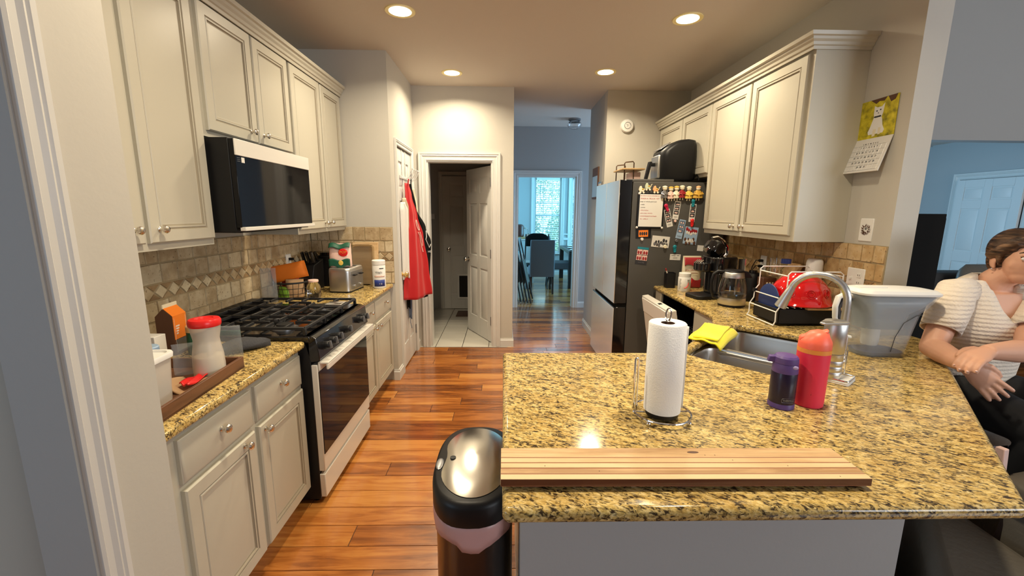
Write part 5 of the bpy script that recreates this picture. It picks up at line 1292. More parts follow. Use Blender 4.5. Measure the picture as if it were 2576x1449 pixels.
jarlike('sauce_bottle', 'small clear bottle with a red cap at the doorway edge of tray', 'bottle', (-1.31, 1.425, ZT), [(.001, 0), (.024, 0), (.025, .004), (.025, .095), (.012, .125), (.001, .125)], 'clear_plastic', ([(.001, .126), (.014, .126), (.014, .158), (.012, .162), (.001, .162)], 'red_plastic'))
b = MB(); b.box(-1.49, -1.42, 1.70, 1.76, ZC, ZC+.12); tag(b.build('white_box', 'paper_white', bevel=.002), 'small plain white carton at the back between tray and tiled wall', 'box')
snack_bag('spice_bag', 'clear bag of pale yellow noodles standing in tray behind the red lidded jar', (-1.215, 1.60, ZT), .10, .05, .12, R(30), ['thin_plastic'])
b = MB(); b.grid(lambda u, v: (-1.215+.125*u+.03*v, 1.42+.10*v-.03*u, ZT+.012+.012*math.sin(5*u+3*v)), 10, 8); tag(b.build('kraft_packet', 'kraft', solid=.006), 'flat brown paper packet lying on the tray floor', 'packet')
b = MB(); b.grid(lambda u, v: (-1.135+.045*u, 1.435+.13*v-.02*u, ZT+.024+.006*math.sin(9*u+7*v)), 8, 10); tag(b.build('candy_wrapper', 'red_plastic', solid=.004), 'small shiny red wrapper lying on the brown packet along tray front', 'wrapper')
# clear bag corner with green stripe and oven mitt
t = thing('clear_pouch', 'clear plastic pouch with a green stripe standing behind the red lidded jar', 'bag', (-1.20, 1.785, ZC), R(18))
b = LB(); b.grid(lambda u, v: (-.07+.14*u, .012*math.sin(3*u+2*v), .002+.145*v), 10, 10); b.build('pouch', 'thin_plastic', t, solid=.0012)
b = LB(); b.grid(lambda u, v: (-.07+.14*u, .0015+.012*math.sin(3*u+2*(.62+.2*v)), .002+.145*(.68+.17*v)), 10, 3); b.build('green_stripe', 'green_label', t, solid=.0016)
def mitt():
    t = thing('oven_cloth', 'folded charcoal grey cloth lying beside the range on near left counter', 'cloth', (-1.20, 1.905, ZC))
    b = MB(); n = 20; rs = []
    for k in range(11):
        u = k/10; x = -1.265+.165*u; y = 1.845+.12*u; w = .075*(1-.25*u)*math.sin(PI*min(1, .18+u*.9))**.35; h = .052*math.sin(PI*(.15+.75*u))**.5
        rs.append([(x+w*.45*math.cos(2*PI*j/n)*.8, y-w*.75*math.cos(2*PI*j/n), ZC+.002+h*(.5+.5*math.sin(2*PI*j/n))*(1+.12*math.sin(5*j+u*9))) for j in range(n)])
    b.rings(rs); b.build('folded_cloth', 'grey_cloth', t, angle=80)
mitt()
# ---------------------------------------------------------------- far left counter
def toaster():
    t = thing('toaster', 'brushed steel toaster with dark lever side, carrying a snack bag', 'toaster', (-1.265, 3.43, ZC), R(-6))
    b = LB(); b.prism(rrect(.175, .275, .03, 6), .0, .012); b.build('base', 'black_plastic', t)
    b = LB(); rs = []
    for z, k in ((.012, 1), (.16, 1), (.185, .97), (.192, .90)): rs.append([(x*k, y*(k*.5+.5), z) for x, y in rrect(.175, .275, .035, 7)])
    b.rings(rs); b.build('shell', 'brushed_steel', t, angle=50)
    b = LB(); b.box(.084, .0885, -.11, .11, .022, .165); b.build('lever_panel', 'grey_metal', t, bevel=.002)
    for s in (-.055, .055):
        b = LB(); b.box(.0885, .112, s-.02, s+.02, .128, .138); b.build('lever', 'black_plastic', t, bevel=.003)
        b = LB(); b.lathe([(.010, .0885), (.010, .100), (.001, .101)], (0, s, .045), 14, 'x'); b.build('dial', 'chrome', t)
        b = LB(); b.box(-.06, .06, s-.014, s+.014, .1921, .1935); b.build('slot', 'black_matte', t)
toaster()
t, bd = snack_bag('snack_bag', 'pink and green snack bag with orange lettering lying on top of the toaster', (-1.29, 3.40, ZC+.1945), .165, .09, .185, R(8), ['pink_pale'])
b = LB()
for z0, z1 in ((.150, .184), (.004, .062)): b.grid(lambda u, v: (-.080+.16*u, -.048*(.9 if z0 > .1 else 1.03)*(1-.75*v*(1 if z0 > .1 else 0)), z0+(z1-z0)*v+.008*math.sin(9*u)), 12, 4)
b.build('green_print', 'green_label', t, solid=.0015)
b = LB(); b.ball((.03, -.045, .115), .035, 16, (1, .12, .9)); b.build('orange_print', 'red_plastic', t)
b = LB(); b.ball((.01, -.050, .035), .018, 16, (1, .15, 1.1)); b.build('egg_print', 'gold_yellow', t)
pw = world_of(t); text_mesh('POP', .030, 'orange_band', 'bag_text', t, pw @ basis((.03, -.0502, .118), (1, 0, 0), (0, 0, 1)))
def canister():
    c = (-1.035, 3.54, ZC); t = thing('supplement_tub', 'white plastic tub with blue label band at the counter corner by the pantry door', 'tub', c)
    b = LB(); b.lathe([(.001, 0), (.048, 0), (.052, .005), (.053, .010), (.053, .19), (.049, .196), (.001, .196)], n=40); b.build('body', 'white_plastic', t)
    b = LB(); b.lathe([(.001, .197), (.054, .197), (.054, .228), (.050, .233), (.001, .233)], n=40); b.build('lid', 'white_plastic', t)
    b = LB()
    def A(a, z, r_): return (r_*math.cos(R(a)), r_*math.sin(R(a)), z)
    b.grid(lambda u, v: A(240+100*u, .018+.055*v, .0536), 16, 2); b.build('blue_label', 'royal_blue', t, solid=.0006)
    b = LB(); b.grid(lambda u, v: A(245+95*u, .095+.014*v, .0536), 16, 1); b.build('pink_label', 'pink_pale', t, solid=.0006)
    pw = world_of(t); text_mesh('Vitals', .026, 'ink', 'label_text', t, pw @ basis((.014, -.0535, .135), (1, .18, 0), (0, 0, 1))); text_mesh('+ 8', .018, 'white_plastic', 'label_text', t, pw @ basis((.026, -.0530, .040), (1, .3, 0), (0, 0, 1)))
    b = LB(); b.grid(lambda u, v: A(290+40*u, .163+.007*v, .0536), 8, 1); b.build('label_line', 'ink', t, solid=.0006)
canister()
t = thing('cutting_board', 'wooden cutting board leaning on the end tiles behind the toaster', 'cutting board', (-1.2, 3.72, ZC)); b = MB(); b.hull8([(-1.31, 3.685, ZC), (-1.085, 3.685, ZC), (-1.085, 3.70, ZC), (-1.31, 3.70, ZC)], [(-1.31, 3.728, 1.27), (-1.085, 3.728, 1.27), (-1.085, 3.743, 1.27), (-1.31, 3.743, 1.27)]); b.build('board', 'board_wood', t, bevel=.005)
t = thing('baking_dish', 'clear amber glass baking dish leaning upright in front of the wooden board', 'dish', (-1.22, 3.66, ZC))
b = MB(); f = lambda s, y, z0=0: [(-1.215+x*s, 3.650+y+(.17+z)*.10, ZC+.175+z) for x, z in rrect(.21, .34, .03, 6)]
b.rings([f(.80, .030), f(.84, .008), f(1, 0), f(1.02, -.002), f(1.02, .003), f(.86, .012), f(.82, .034)]); b.build('dish', 'glass_amber', t)
jarlike('glass_jar', 'clear glass jar with red gingham lid between the basket and toaster', 'jar', (-1.40, 3.13, ZC), [(.001, 0), (.046, 0), (.048, .004), (.047, .075), (.034, .115), (.001, .115)], 'clear_glass', ([(.001, .116), (.036, .116), (.036, .128), (.033, .131), (.001, .131)], 'pink_pale'))
def basket():
    c = (-1.545, 3.10, ZC); t = thing('wire_basket', 'black wire basket piled with snack packets beside the range', 'basket', c)
    b = MB(); n = 18
    for z, r_ in ((.004, .085), (.04, .098), (.08, .108), (.12, .116), (.125, .117)): b.tube([(c[0]+r_*math.cos(2*PI*j/28), c[1]+r_*math.sin(2*PI*j/28), ZC+z) for j in range(28)], .0022 if z < .12 else .004, 6, close=True)
    for j in range(n):
        a = 2*PI*j/n; b.tube([(c[0], c[1], ZC+.005), (c[0]+.085*math.cos(a), c[1]+.085*math.sin(a), ZC+.005), (c[0]+.117*math.cos(a), c[1]+.117*math.sin(a), ZC+.125)], .0018, 5)
    b.build('wire_frame', 'cast_iron', t)
    def pk(label, p, w, d, h, rz, m, tilt=0):
        t_, _ = snack_bag('snack_packet', label, (c[0]+p[0], c[1]+p[1], ZC+p[2]), w, d, h, rz, [m]); t_.rotation_euler.y = tilt; t_['group'] = 'packets in the wire basket'
    pk('brown crinkled snack packet filling the wire basket at right front', (.035, -.02, .012), .12, .07, .13, .3, 'kraft'); pk('yellow and green snack packet low in the wire basket', (-.03, -.04, .010), .09, .06, .08, -.2, 'lime')
    pk('dark red snack packet at the rear of the wire basket', (-.03, .05, .012), .12, .05, .17, .8, 'dark_red')
    t_, _ = snack_bag('chip_bag', 'bright orange chip bag lying across top of the wire basket', (c[0]-.12, c[1]-.01, ZC+.17), .12, .06, .24, .1, ['orange_paper']); t_.rotation_euler = (R(4), R(78), R(8))
    t_, _ = snack_bag('bread_bag', 'clear plastic wrapped bread bag against the tiles left of the orange chip bag', (c[0]-.075, c[1]-.17, ZC+.002), .10, .07, .24, .3, ['thin_plastic']); t_.location.x = -1.615
basket()
def knife_block():
    t = thing('knife_block', 'black knife block with black handles in the dark corner behind the toaster', 'knife block', (-1.57, 3.47, ZC), R(-10))
    b = LB(); b.hull8([(-.06, -.09, 0), (.06, -.09, 0), (.06, .09, 0), (-.06, .09, 0)], [(-.06, -.03, .20), (.06, -.03, .20), (.06, .10, .24), (-.06, .10, .24)]); b.build('block', 'black_plastic', t, bevel=.005)
    for i in range(3):
        for j in range(2):
            x = -.04+.04*i; y = .0+.05*j; b = LB(); b.hull8([(x-.008, y-.012, .212+.012*j), (x+.008, y-.012, .212+.012*j), (x+.008, y+.012, .217+.012*j), (x-.008, y+.012, .217+.012*j)], [(x-.008, y-.045, .30), (x+.008, y-.045, .30), (x+.008, y-.021, .308), (x-.008, y-.021, .308)]); b.build('knife_handle', 'black_gloss', t, bevel=.003)
    t = thing('coffee_grinder', 'tall black appliance between knife block and toaster against the tiles', 'appliance', (-1.47, 3.62, ZC)); b = MB(); b.prism(rrect(.14, .12, .03, 5, -1.50, 3.655), ZC, ZC+.26); b.build('body', 'black_plastic', t, bevel=.008)
    b = MB(); b.prism(rrect(.11, .09, .03, 5, -1.50, 3.655), ZC+.2605, ZC+.285); b.build('lid', 'black_gloss', t, bevel=.004)
knife_block()
t = plate_y('outlet_plate', 'cream outlet plate on left tiles above the wire basket', 'outlet', -1.669, 1, 3.33, 1.145, .072, .118); receptacle(t, -1.669, 1, 3.33, 1.145)
p = thing('power_cord', 'black plug and cord in the left backsplash outlet', 'cord', (-1.65, 3.33, 1.166)); b = MB(); b.box(-1.659, -1.63, 3.318, 3.342, 1.156, 1.176); b.tube([(-1.632, 3.33, 1.166), (-1.61, 3.335, 1.14), (-1.62, 3.345, 1.02), (-1.63, 3.35, ZC+.005)], .0032, 8); b.build('plug_and_cord', 'black_plastic', p)
# ================================================================ PANTRY DOOR: hooks and aprons
def hooks():
    t = thing('over_door_hooks', 'white curved wire hooks hanging over the top of the pantry door', 'hooks', (-.962, 4.28, 2.10))
    b = MB()
    for y in (4.20, 4.34):
        b.box(-1.001, -.9985, y-.012, y+.012, 2.075, 2.107)
        b.box(-1.0, -.9620, y-.012, y+.012, 2.1032, 2.1062); b.box(-.9645, -.9615, y-.012, y+.012, 1.86, 2.1062)
    b.box(-.9645, -.9590, 4.10, 4.44, 1.84, 1.868); b.build('hanger_bar', 'white_trim', t)
    for i, y in enumerate((4.13, 4.21, 4.29, 4.37, 4.43)):
        b = MB(); b.tube([(-.958, y, 1.86), (-.945, y, 1.845), (-.915, y, 1.835), (-.885, y, 1.85), (-.865, y, 1.885), (-.852, y, 1.925)], .0042, 8); b.ball((-.852, y, 1.927), .007, 10); b.build('hook', 'white_trim', t)
hooks()
def garment(name, label, cat, y0, zt, zb, spec, m, strap=None, solid=.003, group=None, seed=1):
    """spec: list of (z fraction, x0,y0, x1,y1); folds added between"""
    rr = random.Random(seed); ph = rr.random()*6
    t = thing(name, label, cat, (-.91, y0, zt), group=group)
    def fn(u, v):
        z = zt+(zb-zt)*v
        for k in range(len(spec)-1):
            if spec[k][0] <= v <= spec[k+1][0]+1e-9:
                f = (v-spec[k][0])/(spec[k+1][0]-spec[k][0]); f = f*f*(3-2*f)
                P = [spec[k][i]*(1-f)+spec[k+1][i]*f for i in range(1, 5)]; break
        x = P[0]*(1-u)+P[2]*u; y = P[1]*(1-u)+P[3]*u
        w = math.hypot(P[2]-P[0], P[3]-P[1]); a = min(.016, w*.10)*(.4+.6*v)
        d = a*math.sin(ph+u*9+1.2*math.sin(2.2*v))+.4*a*math.sin(u*21+3*v)
        nx, ny = -(P[3]-P[1])/w, (P[2]-P[0])/w
        x, y = x+nx*d, y+ny*d
        return (max(x, -.957), y, z-.012*math.sin(u*5+ph)*v)
    b = MB(); b.grid(fn, 30, 44); b.build('fabric', m, t, solid=solid, angle=80)
    if strap:
        for pts, r_ in strap: b = MB(); b.tube(pts, r_, 8, flat=.35); b.build('strap', m, t)
    return t, fn
# red apron
t, fn = garment('apron', 'bright red apron with pale script hanging foremost on the pantry door', 'apron', 4.20, 1.80, .685,
    [(0, -.935, 4.16, -.905, 4.22), (.10, -.930, 4.15, -.885, 4.24), (.28, -.925, 4.13, -.842, 4.27), (.45, -.93, 4.10, -.800, 4.30), (.75, -.94, 4.07, -.765, 4.33), (1, -.955, 4.05, -.735, 4.35)], 'red_cloth',
    [([(-.905, 4.21, 1.84), (-.912, 4.205, 1.80), (-.915, 4.20, 1.74)], .016)], seed=2)
b = MB()
def onf(u, v, d=.006): p = Vector(fn(u, v)); p1 = Vector(fn(u+.02, v)); p2 = Vector(fn(u, v+.02)); n = (p1-p).cross(p2-p).normalized(); n = n if n.y < 0 else -n; return p+n*d
b.tube([onf(.80+.08*math.sin(2*PI*k/12), .36+.045*math.cos(2*PI*k/12)) for k in range(12)], .004, 6); b.tube([onf(u, v) for u, v in ((.72, .42), (.80, .45), (.86, .50), (.88, .56), (.90, .60))], .004, 6); b.tube([onf(u, v) for u, v in ((.86, .42), (.92, .46), (.95, .51), (.93, .545))], .0035, 6); b.build('script_print', 'pink_pale', t)
# black apron behind it
t, fn2 = garment('apron', 'black apron with white outline print hanging behind the red apron', 'apron', 4.33, 1.80, .66,
    [(0, -.93, 4.29, -.905, 4.33), (.2, -.925, 4.30, -.870, 4.36), (.38, -.93, 4.30, -.790, 4.43), (.50, -.94, 4.30, -.745, 4.45), (.8, -.95, 4.30, -.765, 4.45), (1, -.955, 4.30, -.79, 4.44)], 'black_matte',
    [([(-.90, 4.29, 1.845), (-.905, 4.30, 1.80), (-.905, 4.31, 1.72)], .012)], seed=5)
b = MB(); fo, fn = fn, fn2
b.tube([onf(u, v) for u, v in ((.97, .40), (.80, .45), (.72, .475), (.80, .52), (.90, .55), (.98, .52))], .0035, 6); b.build('outline_print', 'white_plastic', t)
p = onf(.86, .585, .008); text_mesh('THE', .030, 'white_plastic', 'print_text', t, basis(p, (1, .55, 0), (0, 0, 1)))
garment('hand_towel', 'white dish towel with blue print hanging at the knob side of the pantry door', 'towel', 4.09, 1.62, .90, [(0, -.955, 4.06, -.925, 4.10), (.1, -.955, 4.04, -.905, 4.12), (1, -.955, 4.035, -.915, 4.12)], 'paper_white', seed=7)
garment('hanging_cloth', 'khaki patterned cloth hanging between the white towel and red apron', 'cloth', 4.13, 1.66, .80, [(0, -.95, 4.115, -.925, 4.15), (.1, -.955, 4.11, -.905, 4.16), (1, -.955, 4.105, -.925, 4.15)], 'khaki', seed=8)
garment('ruffled_cloth', 'cream ruffled cloth hanging on the hinge side beside the black apron', 'cloth', 4.41, 1.76, 1.42, [(0, -.945, 4.37, -.895, 4.41), (.5, -.95, 4.36, -.875, 4.44), (1, -.95, 4.37, -.87, 4.43)], 'cream', seed=9)
garment('apron', 'blue grey apron with dangling ties low behind the red apron', 'apron', 4.23, 1.55, .46, [(0, -.955, 4.235, -.93, 4.27), (.7, -.957, 4.23, -.925, 4.275), (1, -.957, 4.23, -.93, 4.27)], 'blue_grey', [([(-.94, 4.25, .50), (-.945, 4.25, .42), (-.93, 4.24, .36)], .008), ([(-.945, 4.29, .66), (-.94, 4.30, .55), (-.945, 4.29, .47)], .008)], seed=10)
garment('hanging_cloth', 'narrow black cloth hanging lowest at the knob side behind the red apron', 'cloth', 4.19, 1.30, .58, [(0, -.957, 4.17, -.935, 4.20), (1, -.957, 4.165, -.93, 4.205)], 'black_matte', seed=11)
# smoke alarm, hallway light
t = thing('smoke_alarm', 'round white smoke alarm high on the wall right of the hallway', 'smoke alarm', (1.32, 4.80, 2.44))
b = MB(); b.lathe([(.001, 0), (.070, 0), (.070, -.018), (.062, -.032), (.040, -.038), (.001, -.038)], (1.325, 4.7995, 2.455), 36, 'y'); b.build('housing', 'white_plastic', t)
b = MB(); b.lathe([(.030, -.0385), (.033, -.0405), (.036, -.0385)], (1.325, 4.7995, 2.455), 30, 'y', cap=False); b.tube([(1.31, 4.7605, 2.47), (1.33, 4.7605, 2.46), (1.318, 4.7605, 2.445)], .002, 6); b.build('vents', 'grey_metal', t)
t = thing('ceiling_light', 'small clear glass flush ceiling light in the blue hallway', 'ceiling light', (.99, 6.25, H))
b = MB(); b.lathe([(.001, H), (.085, H), (.085, H-.02), (.07, H-.03), (.001, H-.03)], (.99, 6.25, 0), 28); b.build('mount', 'grey_metal', t)
b = MB(); b.lathe([(.06, H-.031), (.09, H-.05), (.10, H-.08), (.085, H-.11), (.05, H-.13), (.001, H-.135)], (.99, 6.25, 0), 28, cap=False); b.build('glass_shade', 'clear_glass', t, solid=.003)
# hallway pictures
for i, (ya, yb, za, zb, m, lab) in enumerate(((5.06, 5.36, 1.70, 2.06, 'light_blue', 'blue toned framed picture higher on the hallway wall beside refrigerator'), (4.86, 5.02, 1.50, 1.88, 'paper_white', 'pale framed print lower on the hallway wall beside the refrigerator'))):
    t = thing('framed_picture', lab, 'picture', (1.107, (ya+yb)/2, za)); b = MB(); b.box(1.090, 1.1065, ya, yb, za, zb); b.build('frame', 'grey_metal' if i else 'brown_card', t, bevel=.002); b = MB(); b.box(1.0885, 1.0905, ya+.02, yb-.02, za+.02, zb-.02 if i else zb-.1); b.build('print', m, t)
# laundry mat
b = MB(); b.box(-.70, -.20, 6.15, 6.5, .0045, .014); tag(b.build('door_mat', 'dark_wood', bevel=.004), 'dark door mat on the tiles in front of the pet flap door', 'mat')
t = thing('thermostat', 'small pale control box on dark laundry wall', 'thermostat', (-1.2, 6.69, 1.4)); b = MB(); b.box(-1.17, -1.06, 6.675, 6.699, 1.42, 1.50); b.build('box', 'white_plastic', t, bevel=.004)
# ================================================================ ON THE REFRIGERATOR SIDE (plane y = 3.722)
FY = 3.7215
def sheet(name, label, cat, cx, cz, w, h, ang, m, group=None):
    t = thing(name, label, cat, (cx, FY, cz), group=group); t.rotation_euler = (0, R(-ang), 0)
    b = LB(); b.box(-w/2, w/2, -.0012, 0, -h/2, h/2); b.build('paper', m, t); return t
def patch(t, rects, m, name, d=.0016):
    b = LB()
    for x0, x1, z0, z1 in rects: b.box(x0, x1, -d, -.0011, z0, z1)
    b.build(name, m, t, smooth=False)
# whiteboard
t = thing('whiteboard', 'small black framed whiteboard covered in red handwriting on the refrigerator', 'whiteboard', (1.27, FY, 1.56)); t.rotation_euler = (0, R(.6), 0)
b = LB(); b.box(-.118, .118, -.010, 0, -.155, .150); b.build('frame', 'black_plastic', t, bevel=.004)
b = LB(); b.box(-.100, .102, -.0115, -.010, -.140, .135); b.build('writing_surface', 'white_plastic', t)
for x, z in ((-.108, .140), (.108, .140), (-.110, -.148), (.110, -.148)): b = LB(); b.ball((x, -.010, z), .010, 10, (1, .6, 1)); b.build('corner_magnet', 'white_plastic', t)
pw = world_of(t)
for i, (s, m, sz) in enumerate((('for when it snows remember to', 'red_ink', .0125), ('WASH A TRUCK YET', 'red_ink', .0175), ('soap or whole paint just', 'ink', .0145), ('- ready', 'ink', .0135), ('- summer', 'ink', .012), ('- white kitchen', 'red_ink', .0125), ('- extra clean, vitamins', 'red_ink', .0125), ('- tomato/peppermint/beans', 'red_ink', .0135), ('- for  coffee is', 'red_ink', .0135))):
    text_mesh(s, sz, m, 'handwriting', t, pw @ basis((-.096, -.0119, .122-.0245*i), (1, 0, 0), (0, 0, 1)), .0003, 'LEFT', .2)
GR = 'papers and magnets on the refrigerator side'
def strip(label, cx, cz, ang, dark, w=.052, h=.155, m='paper_white'):
    t = sheet('photo_strip', label, 'photo strip', cx, cz, w, h, ang, m, GR)
    patch(t, [(-w/2+.005, w/2-.005, h/2-.006-.036*(k+1), h/2-.010-.036*k) for k in range(3)], dark, 'photo_frames')
    rr = random.Random(int(cx*100)); b = LB()
    for k in range(3):
        for q in (-.008, .007): b.ball((q+rr.uniform(-.003, .003), -.0018, h/2-.028-.036*k), .006, 8, (1, .15, 1.3))
    b.build('faces', 'pink_pale' if dark != 'grey_metal' else 'ink', t)
    patch(t, [(-w/2+.010, w/2-.010, -h/2+.020, -h/2+.024), (-w/2+.014, w/2-.014, -h/2+.012, -h/2+.014)], 'grey_metal', 'caption_mark')
strip('photo strip under the magenta clip, tilted left, beside the whiteboard', 1.432, 1.495, 15, 'ink')
strip('upright photo strip second from the whiteboard with dark frames', 1.500, 1.562, -6, 'ink')
strip('photo strip under the teal clip near the wall cabinet', 1.640, 1.540, -3, 'ink')
strip('grey tinted photo strip hanging lower, tilted right', 1.548, 1.400, -10, 'blue_grey', .056, .165, 'light_blue')
def clip(label, cx, cz, m, ang=0):
    t = thing('magnet_clip', label, 'magnet', (cx, FY-.0018, cz), group=GR); t.rotation_euler = (0, R(-ang), 0)
    b = LB(); b.ball((0, -.009, .022), .017, 14, (1, .5, 1)); b.hull8([(-.010, -.012, -.02), (.010, -.012, -.02), (.010, 0, -.02), (-.010, 0, -.02)], [(-.012, -.014, .018), (.012, -.014, .018), (.012, 0, .018), (-.012, 0, .018)]); b.ball((0, -.008, -.022), .011, 12, (1, .6, 1)); b.build('clip', m, t)
clip('magenta magnet clip at the top of the tilted photo strip', 1.410, 1.580, 'magenta', 25); clip('teal magnet clip above the photo strip near the wall cabinet', 1.635, 1.620, 'teal')
clip('bright red magnet clip holding the family photo', 1.640, 1.452, 'red_plastic'); clip('lower teal magnet clip holding the small white card', 1.505, 1.225, 'teal', 5)
def photo(label, cx, cz, w, h, ang, m, blobs, seed=1):
    t = sheet('photo', label, 'photo', cx, cz, w, h, ang, m, GR); rr = random.Random(seed)
    for mm, n_, x0, x1, z0, z1, r_ in blobs:
        b = LB()
        for k in range(n_): x = x0+(x1-x0)*(k+.5)/n_; b.ball((x, -.0018, rr.uniform(z0, z1)), r_*rr.uniform(.8, 1.15), 8, (1, .12, 1.5))
        b.build('figures', mm, t)
    return t
t = photo('orange lit group photo in a black scalloped frame below the whiteboard', 1.222, 1.360, .135, .085, 2, 'black_plastic', [], 3); patch(t, [(-.042, .042, -.028, .030)], 'orange_paper', 'photo_print'); b = LB()
for k in range(4): b.ball((-.027+.018*k, -.002, .0), .008, 8, (1, .12, 1.9))
b.build('figures', 'ink', t)
photo('black and white photo of four people at the centre of the refrigerator', 1.378, 1.290, .155, .098, -5, 'paper_white', [('ink', 5, -.05, .06, -.01, .015, .010), ('grey_metal', 6, -.06, .065, -.03, -.015, .012), ('white_plastic', 1, .0, .02, -.03, -.03, .012)], 4)
t = photo('photo booth print with four frames and dark bottom, lowest left', 1.222, 1.165, .105, .155, -6, 'ink', [], 5); patch(t, [(-.048, -.002, .010, .055), (.002, .048, .010, .055), (-.048, -.002, -.040, .005), (.002, .048, -.040, .005)], 'pink_pale', 'photo_frames'); patch(t, [(-.050, .050, .058, .077)], 'teal', 'top_print', .0014)
b = LB()
for x in (-.036, -.015, .015, .036):
    for z in (.028, -.022): b.ball((x, -.0022, z), .009, 8, (1, .12, 1.7))
b.build('figures', 'dark_red', t)
pw = world_of(t); text_mesh('sweet day', .014, 'grey_metal', 'script_text', t, pw @ basis((0, -.0018, -.058), (1, 0, 0), (0, 0, 1)), font_shear=.3)
t = photo('family photo in two rows below the bright red clip', 1.640, 1.345, .118, .150, -6, 'light_blue', [('dark_red', 6, -.05, .05, .03, .06, .010), ('paper_white', 5, -.045, .05, .01, .03, .010), ('brown_card', 7, -.05, .05, -.07, -.03, .011), ('paper_white', 4, -.03, .03, -.06, -.04, .011)], 6)
t = sheet('appointment_card', 'small white card held by the lower teal clip', 'card', 1.518, 1.155, .094, .052, -2, 'paper_white', GR); patch(t, [(-.035, -.015, .012, .016), (.012, .035, .012, .016), (-.02, .02, -.004, -.002), (-.02, .02, -.012, -.010)], 'ink', 'print')
t = sheet('note_paper', 'small cream note at the right edge half hidden by the coffee maker', 'note', 1.735, 1.235, .055, .050, -4, 'paper_white', GR)
def disc(label, cx, cz, m, r_=.013, hh=.010): 
    b = MB(); b.lathe([(.001, FY-hh-.0015), (r_*.85, FY-hh-.0015), (r_, FY-hh+.001), (r_, FY-.0015), (.001, FY-.0015)], (cx, 0, cz), 18, 'y'); tag(b.build('round_magnet', m), label, 'magnet', GR)
disc('white cube like magnet below the orange group photo', 1.212, 1.312, 'white_plastic'); disc('round cream magnet on the black and white photo', 1.420, 1.248, 'ceramic_cream', .016, .014); disc('small brown round magnet below the upright photo strip', 1.492, 1.470, 'pink_pale', .011); disc('small dark grey round magnet below the grey tinted strip', 1.517, 1.300, 'grey_metal', .014)
# pram shaped ceramic magnets
def pram(label, cx, cz, m):
    t = thing('pram_magnet', label, 'magnet', (cx, FY-.001, cz), group='pram shaped ceramic magnets'); b = LB()
    pts = [(-.026, .012), (-.030, -.004), (-.020, -.020), (.014, -.020), (.024, -.002), (.004, .002), (.0, .016), (-.006, .030), (-.020, .027)]
    b.prism([(x, z) for x, z in pts], -.010, 0, 'y'); b.build('pram_body', m, t, bevel=.003)
    for x in (-.014, .014):
        w = LB(); w.lathe([(.001, -.012), (.008, -.012), (.009, -.009), (.009, 0), (.001, 0)], (x, 0, -.026), 14, 'y'); w.build('wheel', 'ceramic_cream', t)
    h_ = LB(); h_.tube([(.022, -.006, -.004), (.026, -.006, .014), (.034, -.006, .020)], .003, 6); h_.build('handle', 'ceramic_cream', t)
    h_ = LB(); h_.ball((.006, -.008, .002), .009, 10, (1.2, .6, .8)); h_.build('baby', 'mustard', t)
pram('yellow cream pram magnet, lowest at the far left of magnet row', 1.186, 1.735, 'ceramic_cream'); pram('pale green pram magnet, highest in the magnet row', 1.238, 1.760, 'pale_green'); pram('orange pram magnet between the green pram and figurines', 1.308, 1.737, 'pale_orange')
def figurine(label, cx, cz, m, m2, w=.05, hat=False):
    t = thing('figurine_magnet', label, 'magnet', (cx, FY-.001, cz), group='row of ceramic figurine magnets')
    b = LB(); b.rings([[(x*w*k, -.014+y*.026*k**.5, z) for x, y in rrect(1, 1, .45, 5)] for z, k in ((-.058, 1.0), (-.05, 1.05), (-.03, .95), (-.005, .62), (.008, .45))]); b.build('dress', m, t, angle=60)
    b = LB(); b.ball((0, -.016, .022), .019, 14, (1.05, .75, 1)); b.build('head', 'ceramic_cream', t)
    b = LB(); b.ball((0, -.016, .033), .020, 14, (1.1, .75, .6)); b.build('hair', m2, t)
    for s in (-1, 1):
        b = LB(); b.tube([(s*w*.35, -.016, -.006), (s*w*.5, -.022, -.024), (s*.006, -.030, -.030)], .006, 8); b.build('arm', m, t)
        b = LB(); b.tube([(s*.010, -.012, -.058), (s*.012, -.012, -.078)], .0045, 8); b.build('leg', 'ceramic_cream', t)
for i, (cx, cz, m, m2, w, lab) in enumerate(((1.378, 1.722, 'grey_metal', 'ceramic_cream', .055, 'silver grey figurine magnet, leftmost of the figurine row'), (1.432, 1.717, 'pink_pale', 'mustard', .05, 'pale pink figurine magnet, second in the figurine row'), (1.480, 1.722, 'ceramic_cream', 'mustard', .048, 'cream figurine magnet, third in the figurine row'), (1.528, 1.727, 'dark_red', 'ceramic_cream', .055, 'dark red figurine magnet at the middle of the figurine row'), (1.588, 1.720, 'gold_yellow', 'ceramic_cream', .060, 'yellow dress figurine magnet, second from right end'), (1.668, 1.724, 'mustard', 'pale_orange', .085, 'wide mustard figurine magnet at right end of the figurine row'))):
    figurine(lab, cx, cz, m, m2, w)
